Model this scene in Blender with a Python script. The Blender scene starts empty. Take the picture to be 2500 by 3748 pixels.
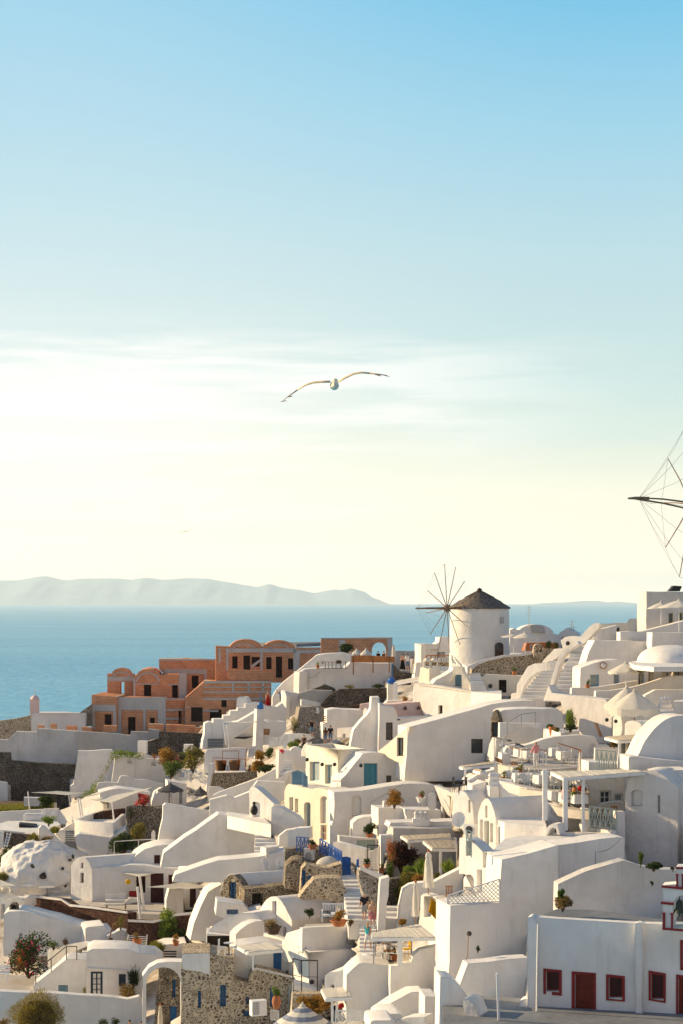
# Evening view over a white cliff-side village: sea, islands, houses, windmills, terraces, people and plants.
import bpy,bmesh,math,random
from mathutils import Vector,Matrix,noise
from mathutils.geometry import tessellate_polygon
R=math.radians
random.seed(7)
SC=bpy.context.scene
COL=SC.collection
FPX,CX,HY=7287.0,1250.0,2195.0
CAM_H=120.0
FR={'A':(0,2250,.52934),'B':(800,2250,.52934),'C':(1500,2000,.63776),'D':(1670,2500,.52934),'E':(0,2700,.52934),'F':(800,2700,.52934),'G':(1670,2950,.52934),'H':(0,3150,.52934),'I':(800,3150,.52934),'J':(2100,2350,.2551),'K':(2250,2600,.17018),'L':(0,2900,.26786),'M':(0,3380,.26786),'N':(1000,3450,.26786),'O':(1350,3000,.26786),'P':(1720,2680,.2551),'Q':(1400,2380,.22959),'R':(720,2600,.2551),'S':(2300,3150,.25445),'T':(2250,1500,.34014),'U':(980,1330,.30612),'Z':(0,0,1.0)}
def px(F,x,y):
 a=FR[F]
 return a[0]+x*a[2],a[1]+y*a[2]
TX=[-500,0,625,1250,1875,2500,3000]
TY=[2150,2213,2450,2700,2950,3200,3450,3748,4100]
TD=[[330,330,320,275,248,200,190],[320,320,310,255,228,176,165],[290,290,268,222,187,151,142],[250,248,236,190,153,129,122],[206,204,192,160,129,113,106],[182,179,165,133,109,97,92],[162,159,146,117,96,87,82],[144,141,130,103,84,78,72],[128,125,114,90,74,68,62]]
def _seg(v,T):
 i=0
 while i<len(T)-2 and v>T[i+1]:
  i+=1
 t=(v-T[i])/(T[i+1]-T[i])
 return i,min(max(t,0),1)
def dist(x,y):
 i,s=_seg(x,TX)
 j,t=_seg(y,TY)
 a=TD[j][i]*(1-s)+TD[j][i+1]*s
 b=TD[j+1][i]*(1-s)+TD[j+1][i+1]*s
 return a*(1-t)+b*t
def at(x,y,Y):
 return Vector(((x-CX)/FPX*Y,Y,(HY-y)/FPX*Y))
def atF(F,x,y,Y=None,dY=0,b=None):
 X,W=px(F,x,y)
 if Y is None:
  Y=dist(X,px(F,x,b)[1]if b is not None else W)+dY
 return at(X,W,Y)
MATS={}
class NT:
 def __init__(s,name):
  s.m=bpy.data.materials.new(name)
  s.m.use_nodes=True
  s.t=s.m.node_tree
  s.n=s.t.nodes
  s.p=s.n['Principled BSDF']
  s.out=s.n['Material Output']
 def new(s,kind,**kw):
  nd=s.n.new(kind)
  for k,v in kw.items():
   if k.startswith('i_'):
    key=k[2:]
    key=int(key)if key.isdigit()else key.replace('_',' ')
    nd.inputs[key].default_value=v
   else:
    setattr(nd,k,v)
  return nd
 def link(s,a,b):
  s.t.links.new(a,b)
def ramp(t,stops,interp='LINEAR'):
 nd=t.new('ShaderNodeValToRGB')
 cr=nd.color_ramp
 cr.interpolation=interp
 while len(cr.elements)<len(stops):
  cr.elements.new(.5)
 for e,(p,c)in zip(cr.elements,stops):
  e.position=p
  e.color=(*c,1)if len(c)==3 else c
 return nd
def plaster(name,a,b,bump=.35,rough=.9,stain=(.5,.47,.42),amount=.25):
 t=NT(name)
 geo=t.new('ShaderNodeNewGeometry')
 n1=t.new('ShaderNodeTexNoise',i_Scale=.35,i_Detail=6.0,i_Roughness=.6)
 t.link(geo.outputs['Position'],n1 .inputs['Vector'])
 rp=ramp(t,[(.35,b),(.65,a)])
 t.link(n1 .outputs['Fac'],rp.inputs['Fac'])
 mp=t.new('ShaderNodeMapping',i_Scale=(1.6,1.6,.22))
 t.link(geo.outputs['Position'],mp.inputs['Vector'])
 n2=t.new('ShaderNodeTexNoise',i_Scale=1.3,i_Detail=5.0,i_Roughness=.65)
 t.link(mp.outputs['Vector'],n2 .inputs['Vector'])
 r2=ramp(t,[(.54,(0,0,0)),(.78,(1,1,1))])
 t.link(n2 .outputs['Fac'],r2 .inputs['Fac'])
 ml=t.new('ShaderNodeMath',operation='MULTIPLY',i_1=amount)
 t.link(r2 .outputs['Color'],ml.inputs[0])
 mx=t.new('ShaderNodeMix',data_type='RGBA')
 t.link(ml.outputs[0],mx.inputs['Factor'])
 t.link(rp.outputs['Color'],mx.inputs['A'])
 mx.inputs['B'].default_value=(*stain,1)
 n4=t.new('ShaderNodeTexNoise',i_Scale=.5,i_Detail=6.0,i_Distortion=.2)
 t.link(geo.outputs['Position'],n4 .inputs['Vector'])
 r4=ramp(t,[(.42,(1,1,1)),(.46,(.965,.962,.955)),(.56,(.975,.97,.965)),(.60,(1.015,1.015,1.015))])
 t.link(n4 .outputs['Fac'],r4 .inputs['Fac'])
 mp4=t.new('ShaderNodeMixRGB',blend_type='MULTIPLY',i_Fac=1.0)
 t.link(mx.outputs['Result'],mp4 .inputs[1])
 t.link(r4 .outputs['Color'],mp4 .inputs[2])
 t.link(mp4 .outputs[0],t.p.inputs['Base Color'])
 n3=t.new('ShaderNodeTexNoise',i_Scale=1.7,i_Detail=5.0,i_Roughness=.55)
 t.link(geo.outputs['Position'],n3 .inputs['Vector'])
 bv=t.new('ShaderNodeBevel',i_Radius=.09)
 bv.samples=3
 bp=t.new('ShaderNodeBump',i_Strength=bump,i_Distance=.12)
 t.link(n3 .outputs['Fac'],bp.inputs['Height'])
 t.link(bv.outputs['Normal'],bp.inputs['Normal'])
 t.link(bp.outputs['Normal'],t.p.inputs['Normal'])
 t.p.inputs['Roughness'].default_value=rough
 t.p.inputs['Specular IOR Level'].default_value=.15
 MATS[name]=t.m
def plain(name,c,rough=.6,spec=.3,metal=0,var=.12,scale=3.,bump=0):
 t=NT(name)
 geo=t.new('ShaderNodeNewGeometry')
 n1=t.new('ShaderNodeTexNoise',i_Scale=scale,i_Detail=4.0)
 t.link(geo.outputs['Position'],n1 .inputs['Vector'])
 rp=ramp(t,[(.3,tuple(x*(1-var)for x in c)),(.7,tuple(min(1,x*(1+var))for x in c))])
 t.link(n1 .outputs['Fac'],rp.inputs['Fac'])
 t.link(rp.outputs['Color'],t.p.inputs['Base Color'])
 t.p.inputs['Roughness'].default_value=rough
 t.p.inputs['Specular IOR Level'].default_value=spec
 t.p.inputs['Metallic'].default_value=metal
 if bump:
  bp=t.new('ShaderNodeBump',i_Strength=bump,i_Distance=.05)
  t.link(n1 .outputs['Fac'],bp.inputs['Height'])
  t.link(bp.outputs['Normal'],t.p.inputs['Normal'])
 MATS[name]=t.m
def stone(name,scale,mortar,cols,lo,hi,bump=.8,squash=1.25):
 """rubble masonry: irregular stones in mortar, lo..hi = width of the joints"""
 t=NT(name)
 geo=t.new('ShaderNodeNewGeometry')
 wn=t.new('ShaderNodeTexNoise',i_Scale=3.2,i_Detail=3.0)
 t.link(geo.outputs['Position'],wn.inputs['Vector'])
 ad=t.new('ShaderNodeMixRGB',blend_type='ADD',i_Fac=.35)
 t.link(geo.outputs['Position'],ad.inputs[1])
 t.link(wn.outputs['Color'],ad.inputs[2])
 mp=t.new('ShaderNodeMapping',i_Scale=(1,1,squash))
 t.link(ad.outputs[0],mp.inputs['Vector'])
 v1=t.new('ShaderNodeTexVoronoi',feature='DISTANCE_TO_EDGE',i_Scale=scale)
 v2=t.new('ShaderNodeTexVoronoi',feature='F1',i_Scale=scale)
 pk=t.new('ShaderNodeTexNoise',i_Scale=1.9,i_Detail=1.0)
 t.link(geo.outputs['Position'],pk.inputs['Vector'])
 ps=t.new('ShaderNodeMath',operation='GREATER_THAN',i_1=.54)
 t.link(pk.outputs['Fac'],ps.inputs[0])
 pv=t.new('ShaderNodeMath',operation='MULTIPLY_ADD',i_1=scale*.85,i_2=scale*.8)
 t.link(ps.outputs[0],pv.inputs[0])
 for v in(v1,v2):
  t.link(mp.outputs['Vector'],v.inputs['Vector'])
  t.link(pv.outputs[0],v.inputs['Scale'])
 n=t.new('ShaderNodeTexNoise',i_Scale=7.0,i_Detail=5.0)
 t.link(geo.outputs['Position'],n.inputs['Vector'])
 m1=t.new('ShaderNodeMath',operation='MULTIPLY_ADD',i_1=.16,i_2=-.08)
 t.link(n.outputs['Fac'],m1 .inputs[0])
 m2=t.new('ShaderNodeMath',operation='ADD')
 t.link(v1 .outputs['Distance'],m2 .inputs[0])
 t.link(m1 .outputs[0],m2 .inputs[1])
 big=t.new('ShaderNodeTexNoise',i_Scale=1.1,i_Detail=3.0)
 t.link(geo.outputs['Position'],big.inputs['Vector'])
 m3=t.new('ShaderNodeMath',operation='MULTIPLY_ADD',i_1=.22,i_2=-.11)
 t.link(big.outputs['Fac'],m3 .inputs[0])
 m4=t.new('ShaderNodeMath',operation='ADD')
 t.link(m2 .outputs[0],m4 .inputs[0])
 t.link(m3 .outputs[0],m4 .inputs[1])
 mk=t.new('ShaderNodeMapRange',i_From_Min=lo,i_From_Max=hi)
 t.link(m4 .outputs[0],mk.inputs['Value'])
 sp=t.new('ShaderNodeSeparateColor')
 t.link(v2 .outputs['Color'],sp.inputs['Color'])
 k=len(cols)
 rp=ramp(t,[(i/max(1,k-1),c)for i,c in enumerate(cols)])
 t.link(sp.outputs[0],rp.inputs['Fac'])
 mv=t.new('ShaderNodeMixRGB',blend_type='MULTIPLY',i_Fac=.55)
 t.link(rp.outputs['Color'],mv.inputs[1])
 rv=ramp(t,[(.3,(.45,.45,.45)),(.7,(1,1,1))])
 t.link(n.outputs['Fac'],rv.inputs['Fac'])
 t.link(rv.outputs['Color'],mv.inputs[2])
 mx=t.new('ShaderNodeMix',data_type='RGBA')
 t.link(mk.outputs['Result'],mx.inputs['Factor'])
 mx.inputs['A'].default_value=(*mortar,1)
 t.link(mv.outputs[0],mx.inputs['B'])
 t.link(mx.outputs['Result'],t.p.inputs['Base Color'])
 bp=t.new('ShaderNodeBump',i_Strength=bump,i_Distance=.12)
 t.link(m2 .outputs[0],bp.inputs['Height'])
 t.link(bp.outputs['Normal'],t.p.inputs['Normal'])
 t.p.inputs['Roughness'].default_value=.95
 t.p.inputs['Specular IOR Level'].default_value=.1
 MATS[name]=t.m
def wallcoords(t):
 geo=t.new('ShaderNodeNewGeometry')
 cr=t.new('ShaderNodeVectorMath',operation='CROSS_PRODUCT')
 cr.inputs[1].default_value=(0,0,1)
 t.link(geo.outputs['True Normal'],cr.inputs[0])
 nm=t.new('ShaderNodeVectorMath',operation='NORMALIZE')
 t.link(cr.outputs[0],nm.inputs[0])
 dt=t.new('ShaderNodeVectorMath',operation='DOT_PRODUCT')
 t.link(geo.outputs['Position'],dt.inputs[0])
 t.link(nm.outputs[0],dt.inputs[1])
 sp=t.new('ShaderNodeSeparateXYZ')
 t.link(geo.outputs['Position'],sp.inputs[0])
 cb=t.new('ShaderNodeCombineXYZ')
 t.link(dt.outputs['Value'],cb.inputs[0])
 t.link(sp.outputs['Z'],cb.inputs[1])
 return geo,cb
def brick(name,c1,c2,mortar):
 t=NT(name)
 geo,cb=wallcoords(t)
 bt=t.new('ShaderNodeTexBrick',i_Scale=1.0,i_Color1=(*c1,1),i_Color2=(*c2,1),i_Mortar=(*mortar,1),i_Mortar_Size=.036,i_Brick_Width=.52,i_Row_Height=.27,i_Bias=-.1)
 t.link(cb.outputs[0],bt.inputs['Vector'])
 n=t.new('ShaderNodeTexNoise',i_Scale=.8,i_Detail=6.0)
 t.link(geo.outputs['Position'],n.inputs['Vector'])
 rv=ramp(t,[(.3,(.7,.68,.66)),(.7,(1.1,1.08,1.05))])
 t.link(n.outputs['Fac'],rv.inputs['Fac'])
 mv=t.new('ShaderNodeMixRGB',blend_type='MULTIPLY',i_Fac=.7)
 t.link(bt.outputs['Color'],mv.inputs[1])
 t.link(rv.outputs['Color'],mv.inputs[2])
 t.link(mv.outputs[0],t.p.inputs['Base Color'])
 bp=t.new('ShaderNodeBump',i_Strength=.5,i_Distance=.03,invert=True)
 t.link(bt.outputs['Fac'],bp.inputs['Height'])
 t.link(bp.outputs['Normal'],t.p.inputs['Normal'])
 t.p.inputs['Roughness'].default_value=.9
 t.p.inputs['Specular IOR Level'].default_value=.1
 MATS[name]=t.m
def leafy(name,cols,trans=.35):
 """leaves: colour differs from leaf to leaf, some light passes through"""
 t=NT(name)
 geo=t.new('ShaderNodeNewGeometry')
 k=len(cols)
 rp=ramp(t,[(i/max(1,k-1),c)for i,c in enumerate(cols)])
 t.link(geo.outputs['Random Per Island'],rp.inputs['Fac'])
 t.link(rp.outputs['Color'],t.p.inputs['Base Color'])
 t.p.inputs['Roughness'].default_value=.6
 t.p.inputs['Specular IOR Level'].default_value=.2
 tr=t.new('ShaderNodeBsdfTranslucent')
 br=t.new('ShaderNodeMixRGB',blend_type='MULTIPLY',i_Fac=1.0)
 br.inputs[2].default_value=(1.6,1.5,.7,1)
 t.link(rp.outputs['Color'],br.inputs[1])
 t.link(br.outputs[0],tr.inputs['Color'])
 mx=t.new('ShaderNodeMixShader',i_0=trans)
 t.link(t.p.outputs[0],mx.inputs[1])
 t.link(tr.outputs[0],mx.inputs[2])
 t.link(mx.outputs[0],t.out.inputs['Surface'])
 MATS[name]=t.m
def cloth(name,c,trans=.3):
 t=NT(name)
 geo=t.new('ShaderNodeNewGeometry')
 n1=t.new('ShaderNodeTexNoise',i_Scale=2.5,i_Detail=3.0)
 t.link(geo.outputs['Position'],n1 .inputs['Vector'])
 rp=ramp(t,[(.3,tuple(x*.88 for x in c)),(.7,c)])
 t.link(n1 .outputs['Fac'],rp.inputs['Fac'])
 t.link(rp.outputs['Color'],t.p.inputs['Base Color'])
 t.p.inputs['Roughness'].default_value=.85
 t.p.inputs['Specular IOR Level'].default_value=.1
 tr=t.new('ShaderNodeBsdfTranslucent')
 t.link(rp.outputs['Color'],tr.inputs['Color'])
 mx=t.new('ShaderNodeMixShader',i_0=trans)
 t.link(t.p.outputs[0],mx.inputs[1])
 t.link(tr.outputs[0],mx.inputs[2])
 t.link(mx.outputs[0],t.out.inputs['Surface'])
 MATS[name]=t.m
plaster('white',(.85,.825,.79),(.74,.715,.68),amount=.38,bump=.45)
plaster('white_rough',(.80,.78,.75),(.66,.63,.59),bump=.9,amount=.45)
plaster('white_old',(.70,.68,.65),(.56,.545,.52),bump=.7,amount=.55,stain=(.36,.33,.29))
plaster('plaster_grey',(.55,.535,.51),(.43,.42,.40),bump=.5,amount=.5,stain=(.33,.30,.27))
plaster('cream',(.83,.77,.655),(.76,.70,.585),bump=.6,amount=.3)
plaster('pink',(.80,.60,.55),(.74,.54,.50))
plaster('pale_blue',(.62,.70,.76),(.56,.64,.70))
plaster('roof_grey',(.25,.265,.28),(.17,.18,.195),amount=.6,stain=(.12,.12,.12))  # darkened so the colour carries the shade cast on the chapel roof
plaster('paving',(.58,.54,.49),(.47,.43,.38),amount=.3)
plaster('concrete',(.60,.58,.55),(.50,.485,.46),amount=.4,stain=(.3,.28,.25))
stone('stone_dark',5.0,(.23,.20,.165),[(.035,.03,.026),(.09,.07,.055),(.05,.045,.04),(.13,.10,.075)],.02,.09)
stone('stone_red',5.4,(.16,.10,.075),[(.05,.022,.017),(.10,.045,.03),(.06,.03,.024),(.12,.06,.04)],.0,.08)
stone('stone_mix',5.4,(.42,.36,.27),[(.05,.04,.032),(.16,.11,.075),(.09,.075,.06),(.20,.14,.09)],.05,.13)
stone('stone_pale',5.2,(.60,.50,.36),[(.13,.09,.06),(.32,.22,.14),(.20,.14,.10),(.08,.06,.05),(.38,.29,.2)],.10,.22)
stone('stone_grey',5.6,(.50,.46,.40),[(.12,.105,.09),(.25,.22,.19),(.33,.28,.23),(.07,.06,.055)],.05,.14)
brick('brick',(.76,.31,.135),(.64,.23,.095),(.64,.47,.34))
plain('earth',(.16,.115,.075),.95,.05,var=.4,scale=1.2,bump=.6)
plain('rock',(.09,.075,.06),.95,.05,var=.5,scale=1.5,bump=.9)
plain('dark',(.018,.015,.014),.9,.05)
plain('unlit_interior',(.05,.04,.034),.9,.05)  # near-black back panel stands in for the unlit depth of openings
plain('glass',(.05,.07,.085),.15,.5)
plain('glass_pale',(.30,.36,.38),.2,.5)
plain('blue',(.035,.17,.42),.45)
plain('blue_deep',(.02,.11,.42),.45)
plain('teal',(.05,.24,.34),.5)
plain('dark_blue',(.015,.035,.06),.5)
plain('soft_blue',(.22,.40,.52),.5)
plain('sage',(.42,.50,.44),.6)
plain('olive_paint',(.36,.36,.16),.6)
plain('red',(.17,.012,.016),.5)
plain('red_door',(.19,.025,.012),.45)
plain('trim_red',(.25,.02,.02),.5)
plain('red_dark',(.06,.010,.010),.5)
plain('wood',(.30,.15,.065),.65,var=.3)
plain('wood_dark',(.075,.045,.03),.7,var=.35)
plain('wood_orange',(.46,.18,.055),.6,var=.2)
plain('thatch',(.155,.135,.115),.95,.05,var=.5,scale=5.,bump=1.)
plain('thatch_pale',(.48,.42,.34),.95,.05,var=.3,scale=5.,bump=.6)
plain('stripe_blue',(.22,.25,.32),.8,.1)
plain('spar',(.22,.16,.11),.8,.1,var=.25)
plain('wicker',(.25,.14,.07),.8,var=.35,scale=12.,bump=.6)
plain('terracotta',(.42,.15,.06),.8,var=.2)
plain('metal',(.36,.36,.36),.4,.5,.6)
plain('black',(.02,.02,.02),.6)
plain('iron',(.05,.05,.055),.5,.4,.4)
plain('paint',(.80,.79,.77),.6,.2,var=.05)
plain('bronze',(.05,.065,.045),.5,.4,.5)
plain('skin',(.52,.29,.19),.6)
plain('hair_dark',(.03,.02,.015),.6)
plain('hair_fair',(.45,.29,.13),.6)
plain('hair_grey',(.40,.37,.34),.6)
cloth('canvas',(.80,.77,.70))
cloth('canvas_grey',(.10,.10,.11),.1)
cloth('linen',(.83,.82,.80),.1)
cloth('yellow_cloth',(.78,.50,.03),.25)
cloth('red_cloth',(.62,.03,.03),.1)
cloth('pink_cloth',(.80,.35,.36),.1)
cloth('black_cloth',(.02,.02,.024),.02)
cloth('grey_cloth',(.28,.29,.31),.05)
cloth('teal_cloth',(.06,.45,.50),.1)
cloth('denim',(.14,.22,.34),.02)
cloth('red_cushion',(.30,.03,.025),.02)
leafy('leaf_green',[(.045,.085,.018),(.075,.12,.025),(.10,.14,.03)])
leafy('leaf_dark',[(.018,.035,.012),(.035,.06,.018),(.05,.075,.02)])
leafy('leaf_olive',[(.10,.105,.03),(.16,.15,.04),(.22,.18,.05)])
leafy('leaf_dry',[(.12,.085,.04),(.19,.13,.05),(.26,.18,.06)])
leafy('leaf_orange',[(.11,.10,.025),(.30,.14,.03),(.38,.20,.03),(.16,.13,.03)])
leafy('leaf_plum',[(.035,.018,.018),(.06,.03,.025),(.09,.04,.03)])
leafy('leaf_bright',[(.09,.16,.025),(.15,.22,.035),(.21,.26,.05)])
leafy('flower_pink',[(.62,.05,.22),(.78,.12,.30),(.70,.06,.10)])
leafy('flower_red',[(.55,.02,.05),(.70,.04,.12)])
leafy('flower_rust',[(.55,.17,.10),(.62,.26,.16),(.40,.12,.06)])
leafy('leaf_broom',[(.13,.10,.03),(.20,.16,.04),(.30,.24,.05),(.10,.08,.03)])
plain('bark_dark',(.05,.04,.022),.95,.05)
leafy('grass_blade',[(.10,.14,.03),(.18,.19,.04),(.26,.23,.05)])
def link(name,me,mats,parent=None):
 o=bpy.data.objects.new(name,me)
 if not isinstance(mats,(list,tuple)):
  mats=[mats]
 for m in mats:
  me.materials.append(MATS[m])
 COL.objects.link(o)
 if parent is not None:
  o.parent=parent
  if parent.type=='EMPTY':
   o.matrix_parent_inverse=Matrix.Translation(-parent.location)
 return o
def tag(o,label=None,cat=None,group=None,kind=None):
 if label:o['label']=label
 if cat:o['category']=cat
 if group:o['group']=group
 if kind:o['kind']=kind
 return o
def empty(name,loc,label=None,cat=None,group=None):
 o=bpy.data.objects.new(name,None)
 o.empty_display_size=.3
 COL.objects.link(o)
 o.location=loc
 return tag(o,label,cat,group)
def fin(name,bm,mat,parent=None,smooth=True,ang=38,origin=None):
 """bmesh (world coordinates) -> linked object; origin at `origin` for top-level meshes"""
 bmesh.ops.recalc_face_normals(bm,faces=bm.faces[:])
 me=bpy.data.meshes.new(name)
 if origin is not None:
  bmesh.ops.translate(bm,verts=bm.verts[:],vec=-Vector(origin))
 bm.to_mesh(me)
 bm.free()
 if smooth:
  me.polygons.foreach_set('use_smooth',[True]*len(me.polygons))
  me.set_sharp_from_angle(angle=R(ang))
 o=link(name,me,mat,parent)
 if origin is not None:
  o.location=origin
 return o
def local_fin(name,bm,mat,parent=None,smooth=True,ang=38):
 """bmesh already in the parent's own coordinates"""
 bmesh.ops.recalc_face_normals(bm,faces=bm.faces[:])
 me=bpy.data.meshes.new(name)
 bm.to_mesh(me)
 bm.free()
 if smooth:
  me.polygons.foreach_set('use_smooth',[True]*len(me.polygons))
  me.set_sharp_from_angle(angle=R(ang))
 o=bpy.data.objects.new(name,me)
 for m in(mat if isinstance(mat,(list,tuple))else[mat]):
  me.materials.append(MATS[m])
 COL.objects.link(o)
 if parent is not None:
  o.parent=parent
 return o
def kids(o):
 return[c for c in bpy.data.objects if c.parent==o]
KIDS={}
def copy_tree(o,parent=None):
 if o.name not in KIDS:
  KIDS[o.name]=[c for c in COL.objects if c.parent==o]
 ch=KIDS[o.name]
 c=o.copy()
 COL.objects.link(c)
 if parent is not None:
  c.parent=parent
 for k in ch:
  copy_tree(k,c)
 return c
def add_box(bm,c,s,rz=0,M=None):
 m=Matrix.Translation(c)@Matrix.Rotation(rz,4,'Z')@Matrix.Diagonal((*s,1))
 if M is not None:
  m=M@m
 return bmesh.ops.create_cube(bm,size=1,matrix=m)['verts']
def add_bar(bm,a,b,w,h=None,seg=0):
 """square bar (or round with seg sides) from a to b"""
 a,b=Vector(a),Vector(b)
 d=b-a
 L=d.length
 if L<1e-6:
  return
 q=d.to_track_quat('Z','Y').to_matrix().to_4x4()
 m=Matrix.Translation((a+b)/2)@q
 if seg:
  bmesh.ops.create_cone(bm,cap_ends=True,segments=seg,radius1=w,radius2=h if h is not None else w,depth=L,matrix=m)
 else:
  bmesh.ops.create_cube(bm,size=1,matrix=m@Matrix.Diagonal((w,h or w,L,1)))
def add_tube(bm,pts,r,seg=6):
 pts=[Vector(p)for p in pts]
 rr=r if isinstance(r,(list,tuple))else[r]*len(pts)
 rings=[]
 for i,p in enumerate(pts):
  d=(pts[min(i+1,len(pts)-1)]-pts[max(i-1,0)])
  q=d.to_track_quat('Z','Y').to_matrix()
  rings.append([bm.verts.new(p+q@Vector((math.cos(k*2*math.pi/seg)*rr[i],math.sin(k*2*math.pi/seg)*rr[i],0)))for k in range(seg)])
 for a,b in zip(rings,rings[1:]):
  for k in range(seg):
   bm.faces.new((a[k],a[(k+1)%seg],b[(k+1)%seg],b[k]))
 bm.faces.new(rings[0])
 bm.faces.new(rings[-1][::-1])
def add_lathe(bm,c,prof,seg=16):
 c=Vector(c)
 rings=[]
 for r,z in prof:
  rings.append([bm.verts.new(c+Vector((math.cos(k*2*math.pi/seg)*r,math.sin(k*2*math.pi/seg)*r,z)))for k in range(seg)])
 for a,b in zip(rings,rings[1:]):
  for k in range(seg):
   bm.faces.new((a[k],a[(k+1)%seg],b[(k+1)%seg],b[k]))
 bm.faces.new(rings[0])
 bm.faces.new(rings[-1])
def add_sheet(bm,pts,th=.03,n=None):
 """thin solid sheet through 3-D points"""
 pts=[Vector(p)for p in pts]
 n=n or(pts[1]-pts[0]).cross(pts[2]-pts[0]).normalized()
 a=[bm.verts.new(p+n*th/2)for p in pts]
 b=[bm.verts.new(p-n*th/2)for p in pts]
 bm.faces.new(a)
 bm.faces.new(b[::-1])
 k=len(pts)
 for i in range(k):
  bm.faces.new((a[i],b[i],b[(i+1)%k],a[(i+1)%k]))
def add_prism(bm,base,h):
 """footprint polygon (3-D points, same z) raised by h"""
 a=[bm.verts.new(p)for p in base]
 b=[bm.verts.new(Vector(p)+Vector((0,0,h)))for p in base]
 bm.faces.new(a)
 bm.faces.new(b)
 k=len(a)
 for i in range(k):
  bm.faces.new((a[i],a[(i+1)%k],b[(i+1)%k],b[i]))
def arc(x0,x1,ytop,yspr,n=12):
 """points over a round arch, from (x0,yspr) up and over to (x1,yspr)"""
 cx,rx=(x0+x1)/2,(x1-x0)/2
 return[(cx-rx*math.cos(math.pi*i/n),yspr-(yspr-ytop)*math.sin(math.pi*i/n))for i in range(n+1)]
OP={'dark':('opening',None,'unlit_interior',0,0,.7,0),'niche':('niche',None,'white',0,0,.28,0),'through':(None,None,None,0,0,0,0),'blue':('window','blue','glass',1,2,.3,.09),'bluedoor':('door','blue','blue',1,1,.3,.1),'bluepanel':('shutter','blue','blue',1,0,.3,.08),'teal':('window','teal','glass_pale',1,1,.22,.09),'tealdoor':('door','teal','teal',1,0,.25,.12),'softblue':('window','soft_blue','glass_pale',0,0,.35,.1),'white':('window','paint','glass_pale',0,0,.18,.09),'whitedark':('window','paint','glass',1,1,.25,.1),'whitedoor':('door','paint','glass_pale',1,0,.25,.1),'sagedoor':('door','sage','glass',1,0,.3,.1),'olive':('window','olive_paint','glass',0,0,.2,.1),'wood':('window','wood_dark','glass',1,2,.2,.11),'wooddoor':('door','wood_dark','wood_dark',1,1,.25,.1),'brownpane':('window','paint','wood',1,1,.18,.1),'red':('window','red_door','red_dark',0,0,.3,.06),'reddoor':('door','red_dark','red_dark',1,1,.25,.1),'redpanel':('door','red_door','red_door',1,2,.25,.1),'redbars':('window','red_dark','dark',3,5,.15,.05),'navydoor':('door','dark_blue','linen',1,3,.12,.16),'navy':('shutter','dark_blue','dark_blue',1,0,.12,.08),'vent':('vent','dark_blue','soft_blue',3,0,.06,.05),'lattice':('window','soft_blue','dark_blue',6,8,.06,.04),'palepanel':('panel','sage','sage',0,0,.1,.05)}
def hole_pts(w):
 k,x0,y0,x1,y1=w[:5]
 if len(w)>5 and w[5]:
  rise=min((x1-x0)*.5*(w[5]if w[5]is not True else 1.0),(y1-y0)*.8)
  return arc(x0,x1,y0,y0+rise,10)+[(x1,y1),(x0,y1)]
 return[(x0,y0),(x1,y0),(x1,y1),(x0,y1)]
class Plane:
 """vertical plane through photo column x0 at distance Y, turned by yaw degrees (right end further away when positive)"""
 def __init__(s,x0,Y,yaw):
  s.u=Vector((math.cos(R(yaw)),math.sin(R(yaw)),0))
  s.n=Vector((math.sin(R(yaw)),-math.cos(R(yaw)),0))
  s.P=Vector(((x0-CX)/FPX*Y,Y,0))
 def hit(s,X,W):
  d=Vector(((X-CX)/FPX,1,(HY-W)/FPX))
  dn=d.dot(s.n)
  t=s.P.dot(s.n)/(dn if abs(dn)>1e-4 else-1e-4)
  if t<=0 or t>900:
   t=s.P.y
  return d*t
 def uv(s,X,W):
  p=s.hit(X,W)
  return((p-s.P).dot(s.u),p.z)
 def at(s,u,z,depth=0):
  p=s.P+s.u*u-s.n*depth
  return Vector((p.x,p.y,z))
def cut_face(bm,pl,outer,holes,depth_of,back=None,cap=True):
 """front face with holes, reveals; outer/holes in (u,z). Returns list of front boundary verts"""
 polys=[[Vector((u,z,0))for u,z in outer]]+[[Vector((u,z,0))for u,z in h]for h in holes]
 flat=[v for p in polys for v in p]
 vs=[bm.verts.new(pl.at(v.x,v.y))for v in flat]
 if holes:
  for tri in tessellate_polygon(polys):
   try:
    bm.faces.new([vs[i]for i in tri])
   except ValueError:
    pass
 else:
  bm.faces.new(vs)
 k=len(outer)
 for h,d in zip(holes,depth_of):
  n=len(h)
  ring=vs[k:k+n]
  inner=[bm.verts.new(pl.at(u,z,d))for u,z in h]
  for i in range(n):
   bm.faces.new((ring[i],ring[(i+1)%n],inner[(i+1)%n],inner[i]))
  k+=n
 return vs[:len(outer)]
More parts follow.
